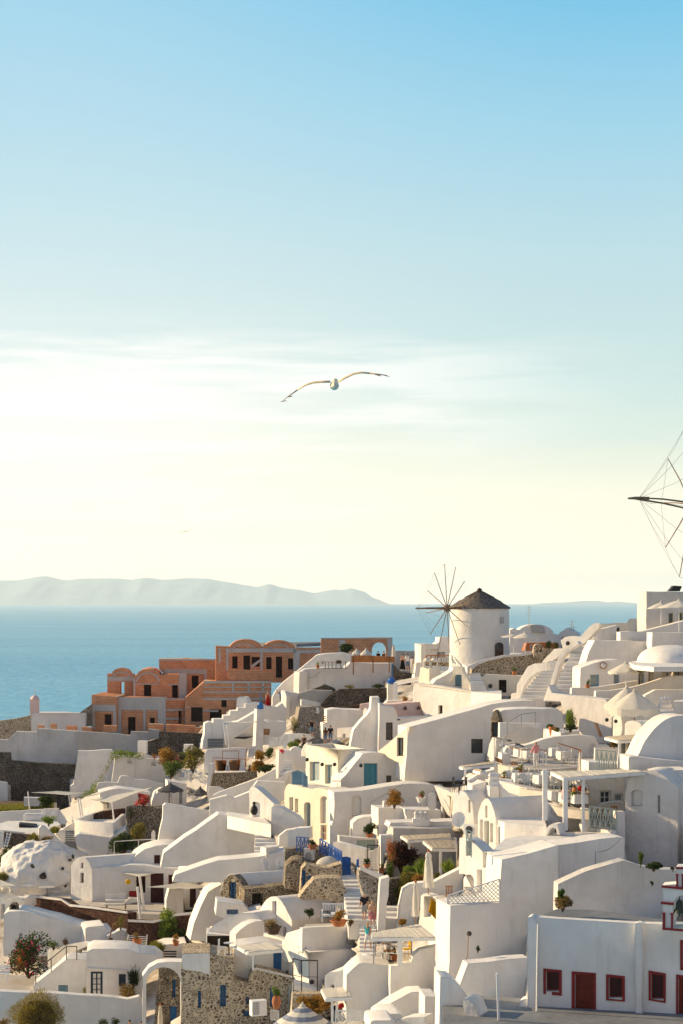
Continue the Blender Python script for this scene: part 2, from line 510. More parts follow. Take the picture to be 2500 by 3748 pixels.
def opening(pl,w,root):
 """the window/door/niche part that closes a hole"""
 st=OP[w[0]]
 nm,fm,pm,nx,ny,dep,fw=st
 if nm is None:
  return
 pts=[pl.uv(*p)for p in w[6]]
 us=[p[0]for p in pts]
 zs=[p[1]for p in pts]
 u0,u1,z0,z1=min(us),max(us),min(zs),max(zs)
 fw=min(fw,(u1-u0)*.18,(z1-z0)*.18)
 if fm is None:
  bm=bmesh.new()
  a=[bm.verts.new(pl.at(u,z,dep-.004))for u,z in pts]
  bm.faces.new(a)
  r=bmesh.ops.extrude_face_region(bm,geom=bm.faces[:])
  bmesh.ops.translate(bm,verts=[v for v in r['geom']if isinstance(v,bmesh.types.BMVert)],vec=-pl.n*.05)
  fin(nm,bm,pm,root,smooth=False)
  return
 cu,cz=(u0+u1)/2,(z0+z1)/2
 sx,sz=1-2*fw/(u1-u0),1-2*fw/(z1-z0)
 inn=[(cu+(u-cu)*sx,cz+(z-cz)*sz)for u,z in pts]
 bm=bmesh.new()
 n=len(pts)
 a=[bm.verts.new(pl.at(u,z,dep-.05))for u,z in pts]
 b=[bm.verts.new(pl.at(u,z,dep-.05))for u,z in inn]
 c=[bm.verts.new(pl.at(u,z,dep))for u,z in inn]
 for i in range(n):
  j=(i+1)%n
  bm.faces.new((a[i],a[j],b[j],b[i]))
  bm.faces.new((b[i],b[j],c[j],c[i]))
 iu0,iu1=u0+fw,u1-fw
 iz0,iz1=z0+fw,z1-fw
 bw=max(.025,fw*.6)
 for i in range(nx):
  u=iu0+(iu1-iu0)*(i+1)/(nx+1)
  add_bar(bm,pl.at(u,iz0,dep-.03),pl.at(u,iz1-(.12 if n>4 else 0),dep-.03),bw,.03)
 for i in range(ny):
  z=iz0+(iz1-iz0)*(i+1)/(ny+1)
  add_bar(bm,pl.at(iu0,z,dep-.026),pl.at(iu1,z,dep-.026),bw,.03)
 fr=fin(nm,bm,fm,root,smooth=False)
 bm=bmesh.new()
 bm.faces.new([bm.verts.new(pl.at(u,z,dep-.004))for u,z in inn])
 r=bmesh.ops.extrude_face_region(bm,geom=bm.faces[:])
 bmesh.ops.translate(bm,verts=[v for v in r['geom']if isinstance(v,bmesh.types.BMVert)],vec=-pl.n*.04)
 o=fin('panel' if pm==fm else 'pane',bm,pm,None,smooth=False)
 o.parent=fr
 return fr
def winprep(F,ws):
 out=[]
 for w in ws:
  w=list(w)
  while len(w)<6:
   w.append(None)
  w=w[:6]+[[px(F,*p)for p in hole_pts(w)]]
  out.append(w)
 return out
def wobble(poly,amt,step):
 """hand-built edges: break long edges and push the new points a little"""
 out=[]
 k=len(poly)
 for i in range(k):
  a,b=poly[i],poly[(i+1)%k]
  out.append(a)
  L=math.hypot(b[0]-a[0],b[1]-a[1])
  m=int(L/step)
  for j in range(1,m):
   t=j/m
   q=(a[0]+(b[0]-a[0])*t,a[1]+(b[1]-a[1])*t)
   nx,ny=-(b[1]-a[1])/L,(b[0]-a[0])/L
   f=noise.noise(Vector((q[0]*.7,q[1]*.7,amt*50)))*amt
   out.append((q[0]+nx*f,q[1]+ny*f))
 return out
PLATES={}
KEEP=('brick_house','terrace_floor')
def S(name,cat,label,F,poly,yaw=0,t=.4,m='white',b=None,dY=0,Y=None,win=(),plates=(),group=None,wob=None,root=None,part='wall',x0=None,skirt=0,ang=38,back=None):
 """a wall, gable or vault: the outline drawn on a vertical plane at its own distance, carried back t metres"""
 if t>2 and back is None and name not in KEEP:
  t=2+(t-2)*.4
 P=[px(F,*p)for p in poly]
 lo=max(P,key=lambda p:p[1])
 xr=px(F,x0,0)[0]if x0 is not None else sum(p[0]for p in P)/len(P)
 if Y is None:
  Y=dist(xr,px(F,0,b)[1]if b is not None else lo[1])+dY
 pl=Plane(xr,Y,yaw)
 if wob is None:
  wob=.05 if m.startswith(('white','cream','pink','stone'))else 0
 outer=[pl.uv(*p)for p in P]
 if skirt:
  zl=min(z for u,z in outer)
  outer=[(u,z-skirt if z<zl+.8 else z)for u,z in outer]
 if wob:
  outer=wobble(outer,wob*2,.9)
 W=winprep(F,win)
 holes,deps=[],[]
 for w in W:
  h=[pl.uv(*p)for p in w[6]]
  holes.append(h)
  deps.append(t if w[0]=='through' else min(OP[w[0]][5],t*.8))
 bm=bmesh.new()
 fv=cut_face(bm,pl,outer,holes,deps)
 off=-pl.n*t
 if back is not None:
  off=Vector((math.sin(R(back)),math.cos(R(back)),0))*t
 thr=[h for h,w in zip(holes,W)if w[0]=='through']
 if thr:
  polys=[[Vector((u,z,0))for u,z in outer]]+[[Vector((u,z,0))for u,z in h]for h in thr]
  flat=[v for p in polys for v in p]
  vb=[bm.verts.new(pl.at(v.x,v.y)+off)for v in flat]
  for tri in tessellate_polygon(polys):
   try:
    bm.faces.new([vb[i]for i in tri])
   except ValueError:
    pass
  bv=vb[:len(outer)]
 else:
  bv=[bm.verts.new(v.co+off)for v in fv]
  bm.faces.new(bv[::-1])
 k=len(fv)
 for i in range(k):
  j=(i+1)%k
  bm.faces.new((fv[i],bv[i],bv[j],fv[j]))
 base=pl.hit(xr,lo[1])
 multi=bool(win or plates)or root is not None
 if root is None and multi:
  root=empty(name,base,label,cat,group)
 if multi:
  o=fin(part,bm,m,root,ang=ang)
 else:
  o=fin(name,bm,m,None,origin=base,ang=ang)
  tag(o,label,cat,group)
 for w in W:
  opening(pl,w,root)
 for q in plates:
  pn,pmat,proud,shapes=q
  bm=bmesh.new()
  for sh in shapes:
   if isinstance(sh[0],(int,float)):
    x_0,y_0,x_1,y_1=sh
    sh=[(x_0,y_0),(x_1,y_0),(x_1,y_1),(x_0,y_1)]
   uv=[pl.uv(*px(F,*p))for p in sh]
   a=[bm.verts.new(pl.at(u,z,-proud))for u,z in uv]
   c=[bm.verts.new(pl.at(u,z,.02))for u,z in uv]
   bm.faces.new(a)
   n=len(a)
   for i in range(n):
    bm.faces.new((a[i],a[(i+1)%n],c[(i+1)%n],c[i]))
  fin(pn,bm,pmat,root,smooth=False)
 r=root if multi else o
 PLATES[r.name]=pl
 return r
def H(name,label,F,xl,xc,xr,yt,yb,psi=25,m='white',winL=(),winR=(),b=None,dY=0,Y=None,cat='house',group=None,par=.3,roofm='white',skirt=1.5,ytl=None,ytr=None,minL=2.5,minR=2.5):
 """house with its near corner at column xc; left flank to xl, right flank to xr, flat roof behind a low parapet"""
 XL,_=px(F,xl,0)
 XC,YT=px(F,xc,yt)
 XR,YB=px(F,xr,yb)
 if Y is None:
  Y=dist(XC,px(F,0,b)[1]if b is not None else YB)+dY
 pR=Plane(XC,Y,psi)
 pL=Plane(XC,Y,psi-90)
 zt,zb=(HY-YT)/FPX*Y,(HY-YB)/FPX*Y-skirt
 uR=max(minR,pR.uv(XR,YT)[0])if XR>XC+1 else minR
 uL=min(-minL,pL.uv(XL,YT)[0])if XL<XC-1 else-minL
 zr=(HY-px(F,0,ytr)[1])/FPX*pR.at(uR,0).y if ytr is not None else zt
 zl=(HY-px(F,0,ytl)[1])/FPX*pL.at(uL,0).y if ytl is not None else zt
 root=empty(name,Vector((pR.P.x,pR.P.y,zb+skirt)),label,cat,group)
 bm=bmesh.new()
 WL,WR=winprep(F,winL),winprep(F,winR)
 def face(pl,a,c,za,zc,W):
  outer=[(a,zb),(c,zb),(c,zc),(a,za)]
  outer=wobble(outer[:3]+[outer[3]],.05,1.2)
  hs=[[pl.uv(*p)for p in w[6]]for w in W]
  cut_face(bm,pl,outer,hs,[OP[w[0]][5]for w in W])
 face(pL,uL,0,zl,zt,WL)
 face(pR,0,uR,zt,zr,WR)
 C=pR.at(0,0)
 L_=pL.at(uL,0)
 R_=pR.at(uR,0)
 B_=L_+R_-C
 zbk=zl+zr-zt
 for p,q,z1,z2 in((L_,B_,zl,zbk),(B_,R_,zbk,zr)):
  bm.faces.new([bm.verts.new(v)for v in(Vector((p.x,p.y,zb)),Vector((q.x,q.y,zb)),Vector((q.x,q.y,z2)),Vector((p.x,p.y,z1)))])
 ring=[Vector((C.x,C.y,zt)),Vector((R_.x,R_.y,zr)),Vector((B_.x,B_.y,zbk)),Vector((L_.x,L_.y,zl))]
 cen=sum(ring,Vector())/4
 inner=[]
 for p in ring:
  d=(cen-p)
  d.z=0
  q=p+d.normalized()*min(.42,d.length*.3)
  inner.append(q)
 o_=[bm.verts.new(p)for p in ring]
 i_=[bm.verts.new(p)for p in inner]
 d_=[bm.verts.new(p-Vector((0,0,par)))for p in inner]
 for i in range(4):
  j=(i+1)%4
  bm.faces.new((o_[i],o_[j],i_[j],i_[i]))
  bm.faces.new((i_[i],i_[j],d_[j],d_[i]))
 bmesh.ops.remove_doubles(bm,verts=bm.verts[:],dist=.002)
 fin('wall',bm,m,root)
 bm=bmesh.new()
 add_prism(bm,[p-Vector((0,0,par+.12))for p in inner],.12-.003)
 fin('roof',bm,roofm,root)
 for w in WL:opening(pL,w,root)
 for w in WR:opening(pR,w,root)
 root_planes[root.name]=(pL,pR,zt)
 return root
root_planes={}
def level(F,poly,Z):
 """photo points on the horizontal plane at height Z"""
 out=[]
 for p in poly:
  X,W=px(F,*p)
  t=Z/((HY-W)/FPX)
  out.append(Vector(((X-CX)/FPX*t,t,Z)))
 return out
def PR(name,cat,label,F,top,h,Y=None,b=None,dY=0,m='white',rim=0,roofm=None,group=None,kind=None,floorz=None,root=None,part='wall'):
 """flat-topped mass: its top outline as seen, on one level, walls dropping h metres; rim = depth of the sunken floor"""
 X,W=px(F,*top[0])
 if Y is None:
  Y=dist(X,px(F,0,b)[1]if b is not None else W)+dY
 Z=(HY-W)/FPX*Y
 P=level(F,top,Z)
 bm=bmesh.new()
 own=root is None
 if rim:
  cen=sum(P,Vector())/len(P)
  k=len(P)
  inner=[]
  for i in range(k):
   a,c,e=P[i-1],P[i],P[(i+1)%k]
   d1=(a-c).normalized()+(e-c).normalized()
   if d1 .length<.05 or d1 .dot(cen-c)<0:
    d1=cen-c
   inner.append(c+d1 .normalized()*.38)
  lo=[bm.verts.new(p-Vector((0,0,h)))for p in P]
  hi=[bm.verts.new(p)for p in P]
  ih=[bm.verts.new(p)for p in inner]
  il=[bm.verts.new(p-Vector((0,0,rim)))for p in inner]
  for i in range(k):
   j=(i+1)%k
   bm.faces.new((lo[i],lo[j],hi[j],hi[i]))
   bm.faces.new((hi[i],hi[j],ih[j],ih[i]))
   bm.faces.new((ih[i],ih[j],il[j],il[i]))
  root=root or empty(name,P[0]-Vector((0,0,h)),label,cat,group)
  fin(part,bm,m,root)
  bm=bmesh.new()
  add_prism(bm,[p-Vector((0,0,rim+.1))for p in inner],.097)
  fin('floor',bm,roofm or m,root)
  if kind and own:root['kind']=kind
  return root
 add_prism(bm,[p-Vector((0,0,h))for p in P],h)
 if root is not None:
  return fin(part,bm,m,root)
 o=fin(name,bm,m,None,origin=P[0]-Vector((0,0,h)))
 return tag(o,label,cat,group,kind)
def ST(name,label,F,bl,br,tl,tr,n,Y0=None,Y1=None,m='white',cat='stairs',group=None,drop=1.0):
 """flight of steps: front edge bl-br, back edge tl-tr as seen"""
 Y0=Y0 if Y0 is not None else dist(*px(F,*bl))
 Y1=Y1 if Y1 is not None else dist(*px(F,*tl))
 a,b_,c,d=at(*px(F,*bl),Y0),at(*px(F,*br),Y0),at(*px(F,*tl),Y1),at(*px(F,*tr),Y1)
 b_.z=a.z;d.z=c.z
 bm=bmesh.new()
 for i in range(n):
  t0,t1=i/n,(i+1)/n
  p0,q0=a.lerp(c,t0),b_.lerp(d,t0)
  p1,q1=a.lerp(c,min(1,t1+.02)),b_.lerp(d,min(1,t1+.02))
  z=a.z+(c.z-a.z)*(i+1)/n
  base=[Vector((p.x,p.y,a.z+(c.z-a.z)*i/n-drop))for p in(p0,q0,q1,p1)]
  add_prism(bm,base,z-base[0].z)
 o=fin(name,bm,m,None,smooth=False,origin=a)
 return tag(o,label,cat,group)
def mesh_thing(name,cat,label,build,mat,origin,group=None,smooth=True):
 bm=bmesh.new()
 build(bm)
 return tag(fin(name,bm,mat,None,smooth=smooth,origin=origin),label,cat,group)
def leaf_cloud(bm,blobs,n,size,rng,up=.4):
 """leaf-sized faces spread through several overlapping uneven lumps"""
 tot=sum(r[0]*r[1]*r[2]for c,r in blobs)
 for c,r in blobs:
  k=max(6,int(n*(r[0]*r[1]*r[2])/tot))
  for _ in range(k):
   while True:
    v=Vector((rng.uniform(-1,1),rng.uniform(-1,1),rng.uniform(-1,1)))
    if.25<v.length<1+rng.uniform(-.1,.22):
     break
   p=Vector(c)+Vector((v.x*r[0],v.y*r[1],v.z*r[2]))
   d=Vector((rng.gauss(0,1),rng.gauss(0,1),rng.gauss(0,1)+up)).normalized()
   e=d.orthogonal().normalized()
   e=(Matrix.Rotation(rng.uniform(0,6.28),3,d)@e)
   f=d.cross(e)
   s=size*rng.uniform(.6,1.4)
   q=[p-e*s,p+f*s*.45,p+e*s,p-f*s*.45]
   bm.faces.new([bm.verts.new(x)for x in q])
def bush(name,label,P,w,h,mat='leaf_green',n=500,leaf=.09,seed=1,cat='shrub',group=None,flowers=None,nf=60,lumps=7,stem=True,root=None,depth=None):
 """P base point; w width, h height in metres"""
 rng=random.Random(seed)
 P=Vector(P)
 own=root is None
 root=root or empty(name,P,label,cat,group)
 d=depth or w
 blobs=[]
 for i in range(lumps):
  a=rng.uniform(0,6.28)
  q=rng.uniform(0,.32)
  blobs.append((P+Vector((math.cos(a)*w*q,math.sin(a)*d*q,h*(.22+.56*((i+.5)/lumps)))),(w*rng.uniform(.2,.34),d*rng.uniform(.2,.34),h*rng.uniform(.19,.27))))
 bm=bmesh.new()
 leaf_cloud(bm,blobs,n,leaf,rng)
 fin('foliage',bm,mat,root,smooth=False)
 if flowers:
  bm=bmesh.new()
  fb=[(c,tuple(x*1.12 for x in r))for c,r in rng.sample(blobs,max(2,len(blobs)*2//3))]
  leaf_cloud(bm,fb,nf,leaf*1.1,rng)
  fin('blossoms',bm,flowers,root,smooth=False)
 if stem:
  bm=bmesh.new()
  for c,r in blobs[:5]:
   mid=P.lerp(c,.5)+Vector((rng.uniform(-.05,.05),rng.uniform(-.05,.05),0))*w
   add_tube(bm,[P-Vector((0,0,.1)),mid,c],[.03*w+.01,.02*w+.008,.006],5)
  fin('stems',bm,'wood_dark',root)
 return root
def tuft(name,label,P,w,h,mat='grass_blade',n=260,seed=1,cat='plant',group=None,bw=.03,splay=.7):
 """grassy or spiky plant: narrow bent blades from one base"""
 rng=random.Random(seed)
 P=Vector(P)
 bm=bmesh.new()
 for _ in range(n):
  a=rng.uniform(0,6.28)
  out=w/2*(rng.random()**.7)
  hh=h*rng.uniform(.55,1.05)*(1-.35*(out/(w/2))**2)
  b0=P+Vector((math.cos(a),math.sin(a),0))*out*.35
  m_=P+Vector((math.cos(a),math.sin(a),0))*out*.75+Vector((0,0,hh*.65))
  t_=P+Vector((math.cos(a),math.sin(a),0))*out*(1+splay*.15)+Vector((0,0,hh))
  s=Vector((-math.sin(a+rng.uniform(-1,1)),math.cos(a),0)).normalized()*bw
  v=[bm.verts.new(x)for x in(b0-s,b0+s,m_+s*.8,t_,m_-s*.8)]
  bm.faces.new(v)
 o=fin(name,bm,mat,None,smooth=False,origin=P)
 return tag(o,label,cat,group)
def pot(name,label,P,r,h,plant='leaf_green',ph=.5,pw=.5,seed=1,cat='potted plant',mat='terracotta',n=160,leaf=.06,group=None,flowers=None,nf=30,spiky=False):
 P=Vector(P)
 root=empty(name,P,label,cat,group)
 bm=bmesh.new()
 add_lathe(bm,P,[(r*.62,0),(r*.8,h*.4),(r*.95,h*.85),(r*1.08,h*.86),(r*1.08,h),(r*.9,h),(r*.88,h*.9)],14)
 fin('pot',bm,mat,root)
 bush('foliage',None,P+Vector((0,0,h*.8)),pw,ph,plant,n,leaf,seed,lumps=5,root=root,flowers=flowers,nf=nf)
 return root
cam=bpy.data.cameras.new('camera')
cam.sensor_fit='VERTICAL'
cam.sensor_height=36
cam.sensor_width=24
cam.lens=70
cam.shift_y=(HY-1874)/3748
cam.clip_start=1
cam.clip_end=400000
co=bpy.data.objects.new('camera',cam)
co.rotation_euler=(R(90),0,0)
COL.objects.link(co)
SC.camera=co
SUN_EL,SUN_AZ=18.0,72.0
sd=Vector((-math.sin(R(SUN_AZ))*math.cos(R(SUN_EL)),math.cos(R(SUN_AZ))*math.cos(R(SUN_EL)),math.sin(R(SUN_EL))))
sl=bpy.data.lights.new('sun','SUN')
sl.energy=5.0
sl.angle=R(.5)
sl.color=(1,.735,.41)
so=bpy.data.objects.new('sun',sl)
so.rotation_euler=(-sd).to_track_quat('-Z','Y').to_euler()
COL.objects.link(so)
w=bpy.data.worlds.new('World')
SC.world=w
w.use_nodes=True
class WT(NT):
 def __init__(s):
  s.t=w.node_tree
  s.n=s.t.nodes
t=WT()
bg=t.n['Background']
sky=t.new('ShaderNodeTexSky',sky_type='NISHITA',sun_disc=False)
sky.sun_elevation=R(SUN_EL)
sky.sun_rotation=math.atan2(sd.x,sd.y)
sky.altitude=120
sky.dust_density=2.0
tc=t.new('ShaderNodeTexCoord')
sp=t.new('ShaderNodeSeparateXYZ')
t.link(tc.outputs['Generated'],sp.inputs[0])
def srgb(*c):
 return tuple(((x/255)/12.92 if x/255<=.04045 else((x/255+.055)/1.055)**2.4)for x in c)
em=t.new('ShaderNodeMapping',i_Scale=(6.5,6.5,55.0))
em.inputs['Rotation'].default_value=(0,R(2.2),0)
em.inputs['Location'].default_value=(3.1,.4,1.7)
t.link(tc.outputs['Generated'],em.inputs['Vector'])
en=t.new('ShaderNodeTexNoise',i_Scale=1.0,i_Detail=8.0,i_Roughness=.58,i_Distortion=.5)
t.link(em.outputs[0],en.inputs['Vector'])
eo=t.new('ShaderNodeMath',operation='MULTIPLY_ADD',i_1=-.05,i_2=.025)
t.link(en.outputs['Fac'],eo.inputs[0])
ew=ramp(t,[(.05/.36,(0,0,0)),(.10/.36,(1,1,1)),(.125/.36,(1,1,1)),(.17/.36,(0,0,0))])
ed=t.new('ShaderNodeMath',operation='DIVIDE',i_1=.36)
t.link(sp.outputs['Z'],ed.inputs[0])
t.link(ed.outputs[0],ew.inputs['Fac'])
ex=t.new('ShaderNodeMath',operation='MULTIPLY')
t.link(eo.outputs[0],ex.inputs[0])
t.link(ew.outputs[0],ex.inputs[1])
ez=t.new('ShaderNodeMath',operation='ADD')
t.link(sp.outputs['Z'],ez.inputs[0])
t.link(ex.outputs[0],ez.inputs[1])
def rampz(stops):
 nd=ramp(t,[(p/.36,srgb(*c))for p,c in stops])
 mr=t.new('ShaderNodeMath',operation='DIVIDE',i_1=.36)
 t.link(ez.outputs[0],mr.inputs[0])
 t.link(mr.outputs[0],nd.inputs['Fac'])
 return nd
near=rampz([(0,(255,241,217)),(.035,(255,246,226)),(.075,(255,252,240)),(.100,(252,252,246)),(.130,(222,237,236)),(.17,(205,230,236)),(.23,(182,221,237)),(.29,(160,212,237)),(.36,(150,200,232))])
side=rampz([(0,(250,235,210)),(.035,(247,237,215)),(.058,(236,237,218)),(.082,(212,229,221)),(.115,(198,224,224)),(.17,(188,221,230)),(.23,(158,212,235)),(.29,(116,196,233)),(.36,(105,180,225))])
back=rampz([(0,(176,172,174)),(.1,(174,174,180)),(.2,(166,172,187)),(.3,(152,165,190)),(.36,(138,157,192))])
fx=t.new('ShaderNodeMapRange',interpolation_type='SMOOTHSTEP',i_From_Min=-.17,i_From_Max=.15)
t.link(sp.outputs['X'],fx.inputs['Value'])
m1=t.new('ShaderNodeMix',data_type='RGBA')
t.link(fx.outputs[0],m1 .inputs['Factor'])
t.link(near.outputs[0],m1 .inputs['A'])
t.link(side.outputs[0],m1 .inputs['B'])
fy=t.new('ShaderNodeMapRange',interpolation_type='SMOOTHSTEP',i_From_Min=-.5,i_From_Max=.75)
t.link(sp.outputs['Y'],fy.inputs['Value'])
m2=t.new('ShaderNodeMix',data_type='RGBA')
t.link(fy.outputs[0],m2 .inputs['Factor'])
t.link(back.outputs[0],m2 .inputs['A'])
t.link(m1 .outputs['Result'],m2 .inputs['B'])
cb=t.new('ShaderNodeMapping',i_Scale=(8.0,8.0,95.0))
cb.inputs['Rotation'].default_value=(R(3.0),0,0)
t.link(tc.outputs['Generated'],cb.inputs['Vector'])
cn=t.new('ShaderNodeTexNoise',i_Scale=1.0,i_Detail=7.0,i_Roughness=.55,i_Distortion=.35)
t.link(cb.outputs[0],cn.inputs['Vector'])
cr=ramp(t,[(.42,(0,0,0)),(.60,(1,1,1))])
t.link(cn.outputs['Fac'],cr.inputs['Fac'])
band=ramp(t,[(0,(0,0,0)),(.06/.36,(.3,.3,.3)),(.095/.36,(.9,.9,.9)),(.120/.36,(1,1,1)),(.142/.36,(0,0,0))])
dv=t.new('ShaderNodeMath',operation='DIVIDE',i_1=.36)
t.link(sp.outputs['Z'],dv.inputs[0])
t.link(dv.outputs[0],band.inputs['Fac'])
fx2=t.new('ShaderNodeMapRange',interpolation_type='SMOOTHSTEP',i_From_Min=.17,i_From_Max=-.05,i_To_Min=.0,i_To_Max=.9)
t.link(sp.outputs['X'],fx2 .inputs['Value'])
k1=t.new('ShaderNodeMath',operation='MULTIPLY')
t.link(cr.outputs[0],k1 .inputs[0])
t.link(band.outputs[0],k1 .inputs[1])
k2=t.new('ShaderNodeMath',operation='MULTIPLY')
t.link(k1 .outputs[0],k2 .inputs[0])
t.link(fx2 .outputs[0],k2 .inputs[1])
m3=t.new('ShaderNodeMix',data_type='RGBA')
t.link(k2 .outputs[0],m3 .inputs['Factor'])
t.link(m2 .outputs['Result'],m3 .inputs['A'])
m3 .inputs['B'].default_value=(1.02,1.02,.99,1)
ns=t.new('ShaderNodeMixRGB',blend_type='MULTIPLY',i_Fac=1.0)
t.link(sky.outputs[0],ns.inputs[1])
ns.inputs[2].default_value=(.10,.10,.10,1)
zf=t.new('ShaderNodeMapRange',interpolation_type='SMOOTHSTEP',i_From_Min=.30,i_From_Max=.62,i_To_Max=.6)
t.link(sp.outputs['Z'],zf.inputs['Value'])
gl=ramp(t,[(0,(.76,.69,.585)),(.02,(.60,.565,.51)),(.08,(.45,.437,.42)),(.20,(.378,.374,.362)),(.30,(.362,.36,.355)),(.42,(.34,.34,.34)),(.6,(.333,.333,.333))])
dg_=t.new('ShaderNodeMath',operation='DIVIDE',i_1=.36)
t.link(sp.outputs['Z'],dg_.inputs[0])
t.link(dg_.outputs[0],gl.inputs['Fac'])
g3=t.new('ShaderNodeVectorMath',operation='SCALE')
t.link(gl.outputs[0],g3 .inputs[0])
g3 .inputs['Scale'].default_value=3.0
gm=t.new('ShaderNodeVectorMath',operation='MULTIPLY')
t.link(m3 .outputs['Result'],gm.inputs[0])
t.link(g3 .outputs[0],gm.inputs[1])
m4=t.new('ShaderNodeMix',data_type='RGBA')
t.link(zf.outputs[0],m4 .inputs['Factor'])
t.link(gm.outputs[0],m4 .inputs['A'])
t.link(ns.outputs[0],m4 .inputs['B'])
t.link(m4 .outputs['Result'],bg.inputs['Color'])
bg.inputs['Strength'].default_value=.675
SC.view_settings.view_transform='Standard'
SC.view_settings.look='None'
SC.view_settings.exposure=.58
SC.view_settings.gamma=1
SC.cycles.max_bounces=8
SC.cycles.diffuse_bounces=3
SC.cycles.glossy_bounces=2
SC.cycles.transmission_bounces=2
SC.cycles.volume_bounces=4
SC.cycles.caustics_reflective=False
SC.cycles.caustics_refractive=False
SC.cycles.use_denoising=True
t=NT('sea')
geo=t.new('ShaderNodeNewGeometry')
mp=t.new('ShaderNodeMapping',i_Scale=(.05,.018,1))
t.link(geo.outputs['Position'],mp.inputs['Vector'])
n1=t.new('ShaderNodeTexNoise',i_Scale=1.0,i_Detail=8.0,i_Roughness=.7)
t.link(mp.outputs[0],n1 .inputs['Vector'])
mp2=t.new('ShaderNodeMapping',i_Scale=(.0006,.0022,1))
t.link(geo.outputs['Position'],mp2 .inputs['Vector'])
n2=t.new('ShaderNodeTexNoise',i_Scale=1.0,i_Detail=3.0)
t.link(mp2 .outputs[0],n2 .inputs['Vector'])
ad=t.new('ShaderNodeMath',operation='MULTIPLY_ADD',i_1=.5)
t.link(n2 .outputs['Fac'],ad.inputs[0])
t.link(n1 .outputs['Fac'],ad.inputs[2])
rp=ramp(t,[(.48,(.08,.34,.54)),(.98,(.25,.57,.75))])
t.link(ad.outputs[0],rp.inputs['Fac'])
t.link(rp.outputs[0],t.p.inputs['Base Color'])
t.p.inputs['Roughness'].default_value=.55
t.p.inputs['IOR'].default_value=1.33
t.p.inputs['Specular IOR Level'].default_value=.25
bp=t.new('ShaderNodeBump',i_Strength=1.0,i_Distance=2.2)
t.link(n1 .outputs['Fac'],bp.inputs['Height'])
t.link(bp.outputs[0],t.p.inputs['Normal'])
MATS['sea']=t.m
bm=bmesh.new()
v=[bm.verts.new(p)for p in((-60000,-3000,-CAM_H),(60000,-3000,-CAM_H),(60000,51500,-CAM_H),(-60000,51500,-CAM_H))]
bm.faces.new(v)
tag(fin('sea',bm,'sea',smooth=False),'calm blue sea stretching to the horizon',kind='structure')
plain('island',(.31,.44,.49),.95,.02,var=.12,scale=.002)  # haze put into the base colour, paler and bluer than bare land
def island(name,pts,Y,depth,rows=14,seed=3):
 """ridge whose skyline passes through the measured points; falls to the water on both sides"""
 xs=[px('Z',*p)for p in pts]
 bm=bmesh.new()
 grid=[]
 n=220
 x0,x1=xs[0][0],xs[-1][0]
 for i in range(n+1):
  X=x0+(x1-x0)*i/n
  j=max(k for k in range(len(xs))if xs[k][0]<=X+1e-6)
  j=min(j,len(xs)-2)
  f=(X-xs[j][0])/(xs[j+1][0]-xs[j][0])
  f=f*f*(3-2*f)*.5+f*.5
  W=xs[j][1]*(1-f)+xs[j+1][1]*f
  top=max(-CAM_H+1,(HY-W)/FPX*Y)
  col=[]
  for r in range(rows+1):
   s=r/rows*2-1
   prof=(1-abs(s))**.9
   y=Y+s*depth
   nz=noise.fractal(Vector((X*.012,y*.0003,seed)),.8,2.2,5)
   hgt=(top+CAM_H)*prof*(1+.28*nz*(1-prof)*1.5)
   col.append(bm.verts.new(((X-CX)/FPX*Y,y,-CAM_H-3+max(0,hgt)+3*(r not in(0,rows)))))
  grid.append(col)
 for a,b in zip(grid,grid[1:]):
  for r in range(rows):
   bm.faces.new((a[r],b[r],b[r+1],a[r+1]))
 return tag(fin(name,bm,'island',ang=180),None,kind='structure')
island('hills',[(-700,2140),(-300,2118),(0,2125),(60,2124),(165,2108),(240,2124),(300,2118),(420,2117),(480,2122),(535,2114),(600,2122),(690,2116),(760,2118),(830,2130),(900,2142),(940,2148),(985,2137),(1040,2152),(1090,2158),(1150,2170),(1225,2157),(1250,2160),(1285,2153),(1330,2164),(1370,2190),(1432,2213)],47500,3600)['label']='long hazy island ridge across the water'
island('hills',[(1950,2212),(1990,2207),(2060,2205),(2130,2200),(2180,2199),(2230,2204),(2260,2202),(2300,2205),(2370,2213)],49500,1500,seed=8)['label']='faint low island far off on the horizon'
hm=bpy.data.materials.new('haze')
hm.use_nodes=True
nt=hm.node_tree
for nd in list(nt.nodes):
 nt.nodes.remove(nd)
ho=nt.nodes.new('ShaderNodeOutputMaterial')
hv=nt.nodes.new('ShaderNodeVolumePrincipled')
hv.inputs['Color'].default_value=(.90,.98,1.0,1)
hv.inputs['Density'].default_value=2.7e-5
hv.inputs['Anisotropy'].default_value=.22
nt.links.new(hv.outputs[0],ho.inputs['Volume'])
hm.cycles.homogeneous_volume=True
MATS['haze']=hm
bm=bmesh.new()
ZT=620
add_box(bm,(0,26500,(ZT-CAM_H-6)/2),(126000,63000,ZT+CAM_H+6))
tag(fin('haze',bm,'haze',smooth=False),'pale evening haze over the sea',kind='stuff')
BR='unfinished brick houses'
def ring(x0,x1,yt,ys,w,n=12):
 return arc(x0,x1,yt,ys,n)+arc(x0+w,x1-w,yt+w*.8,ys,n)[::-1]
S('brick_house','unfinished house','lowest unfinished brick house with a blank concrete band over its doors','A',[(810,573),(1145,580),(1145,860),(810,860)],2,9,'brick',Y=250,wob=0,group=BR,win=[('dark',885,708,937,830),('dark',1036,712,1070,770)],plates=[('concrete_frame','concrete',.06,[(808,570,1147,660),(808,660,840,835),(990,660,1008,815),(1092,660,1147,830)]),('brick_pier','brick',.10,[(842,705,884,830),(938,710,989,812)])])
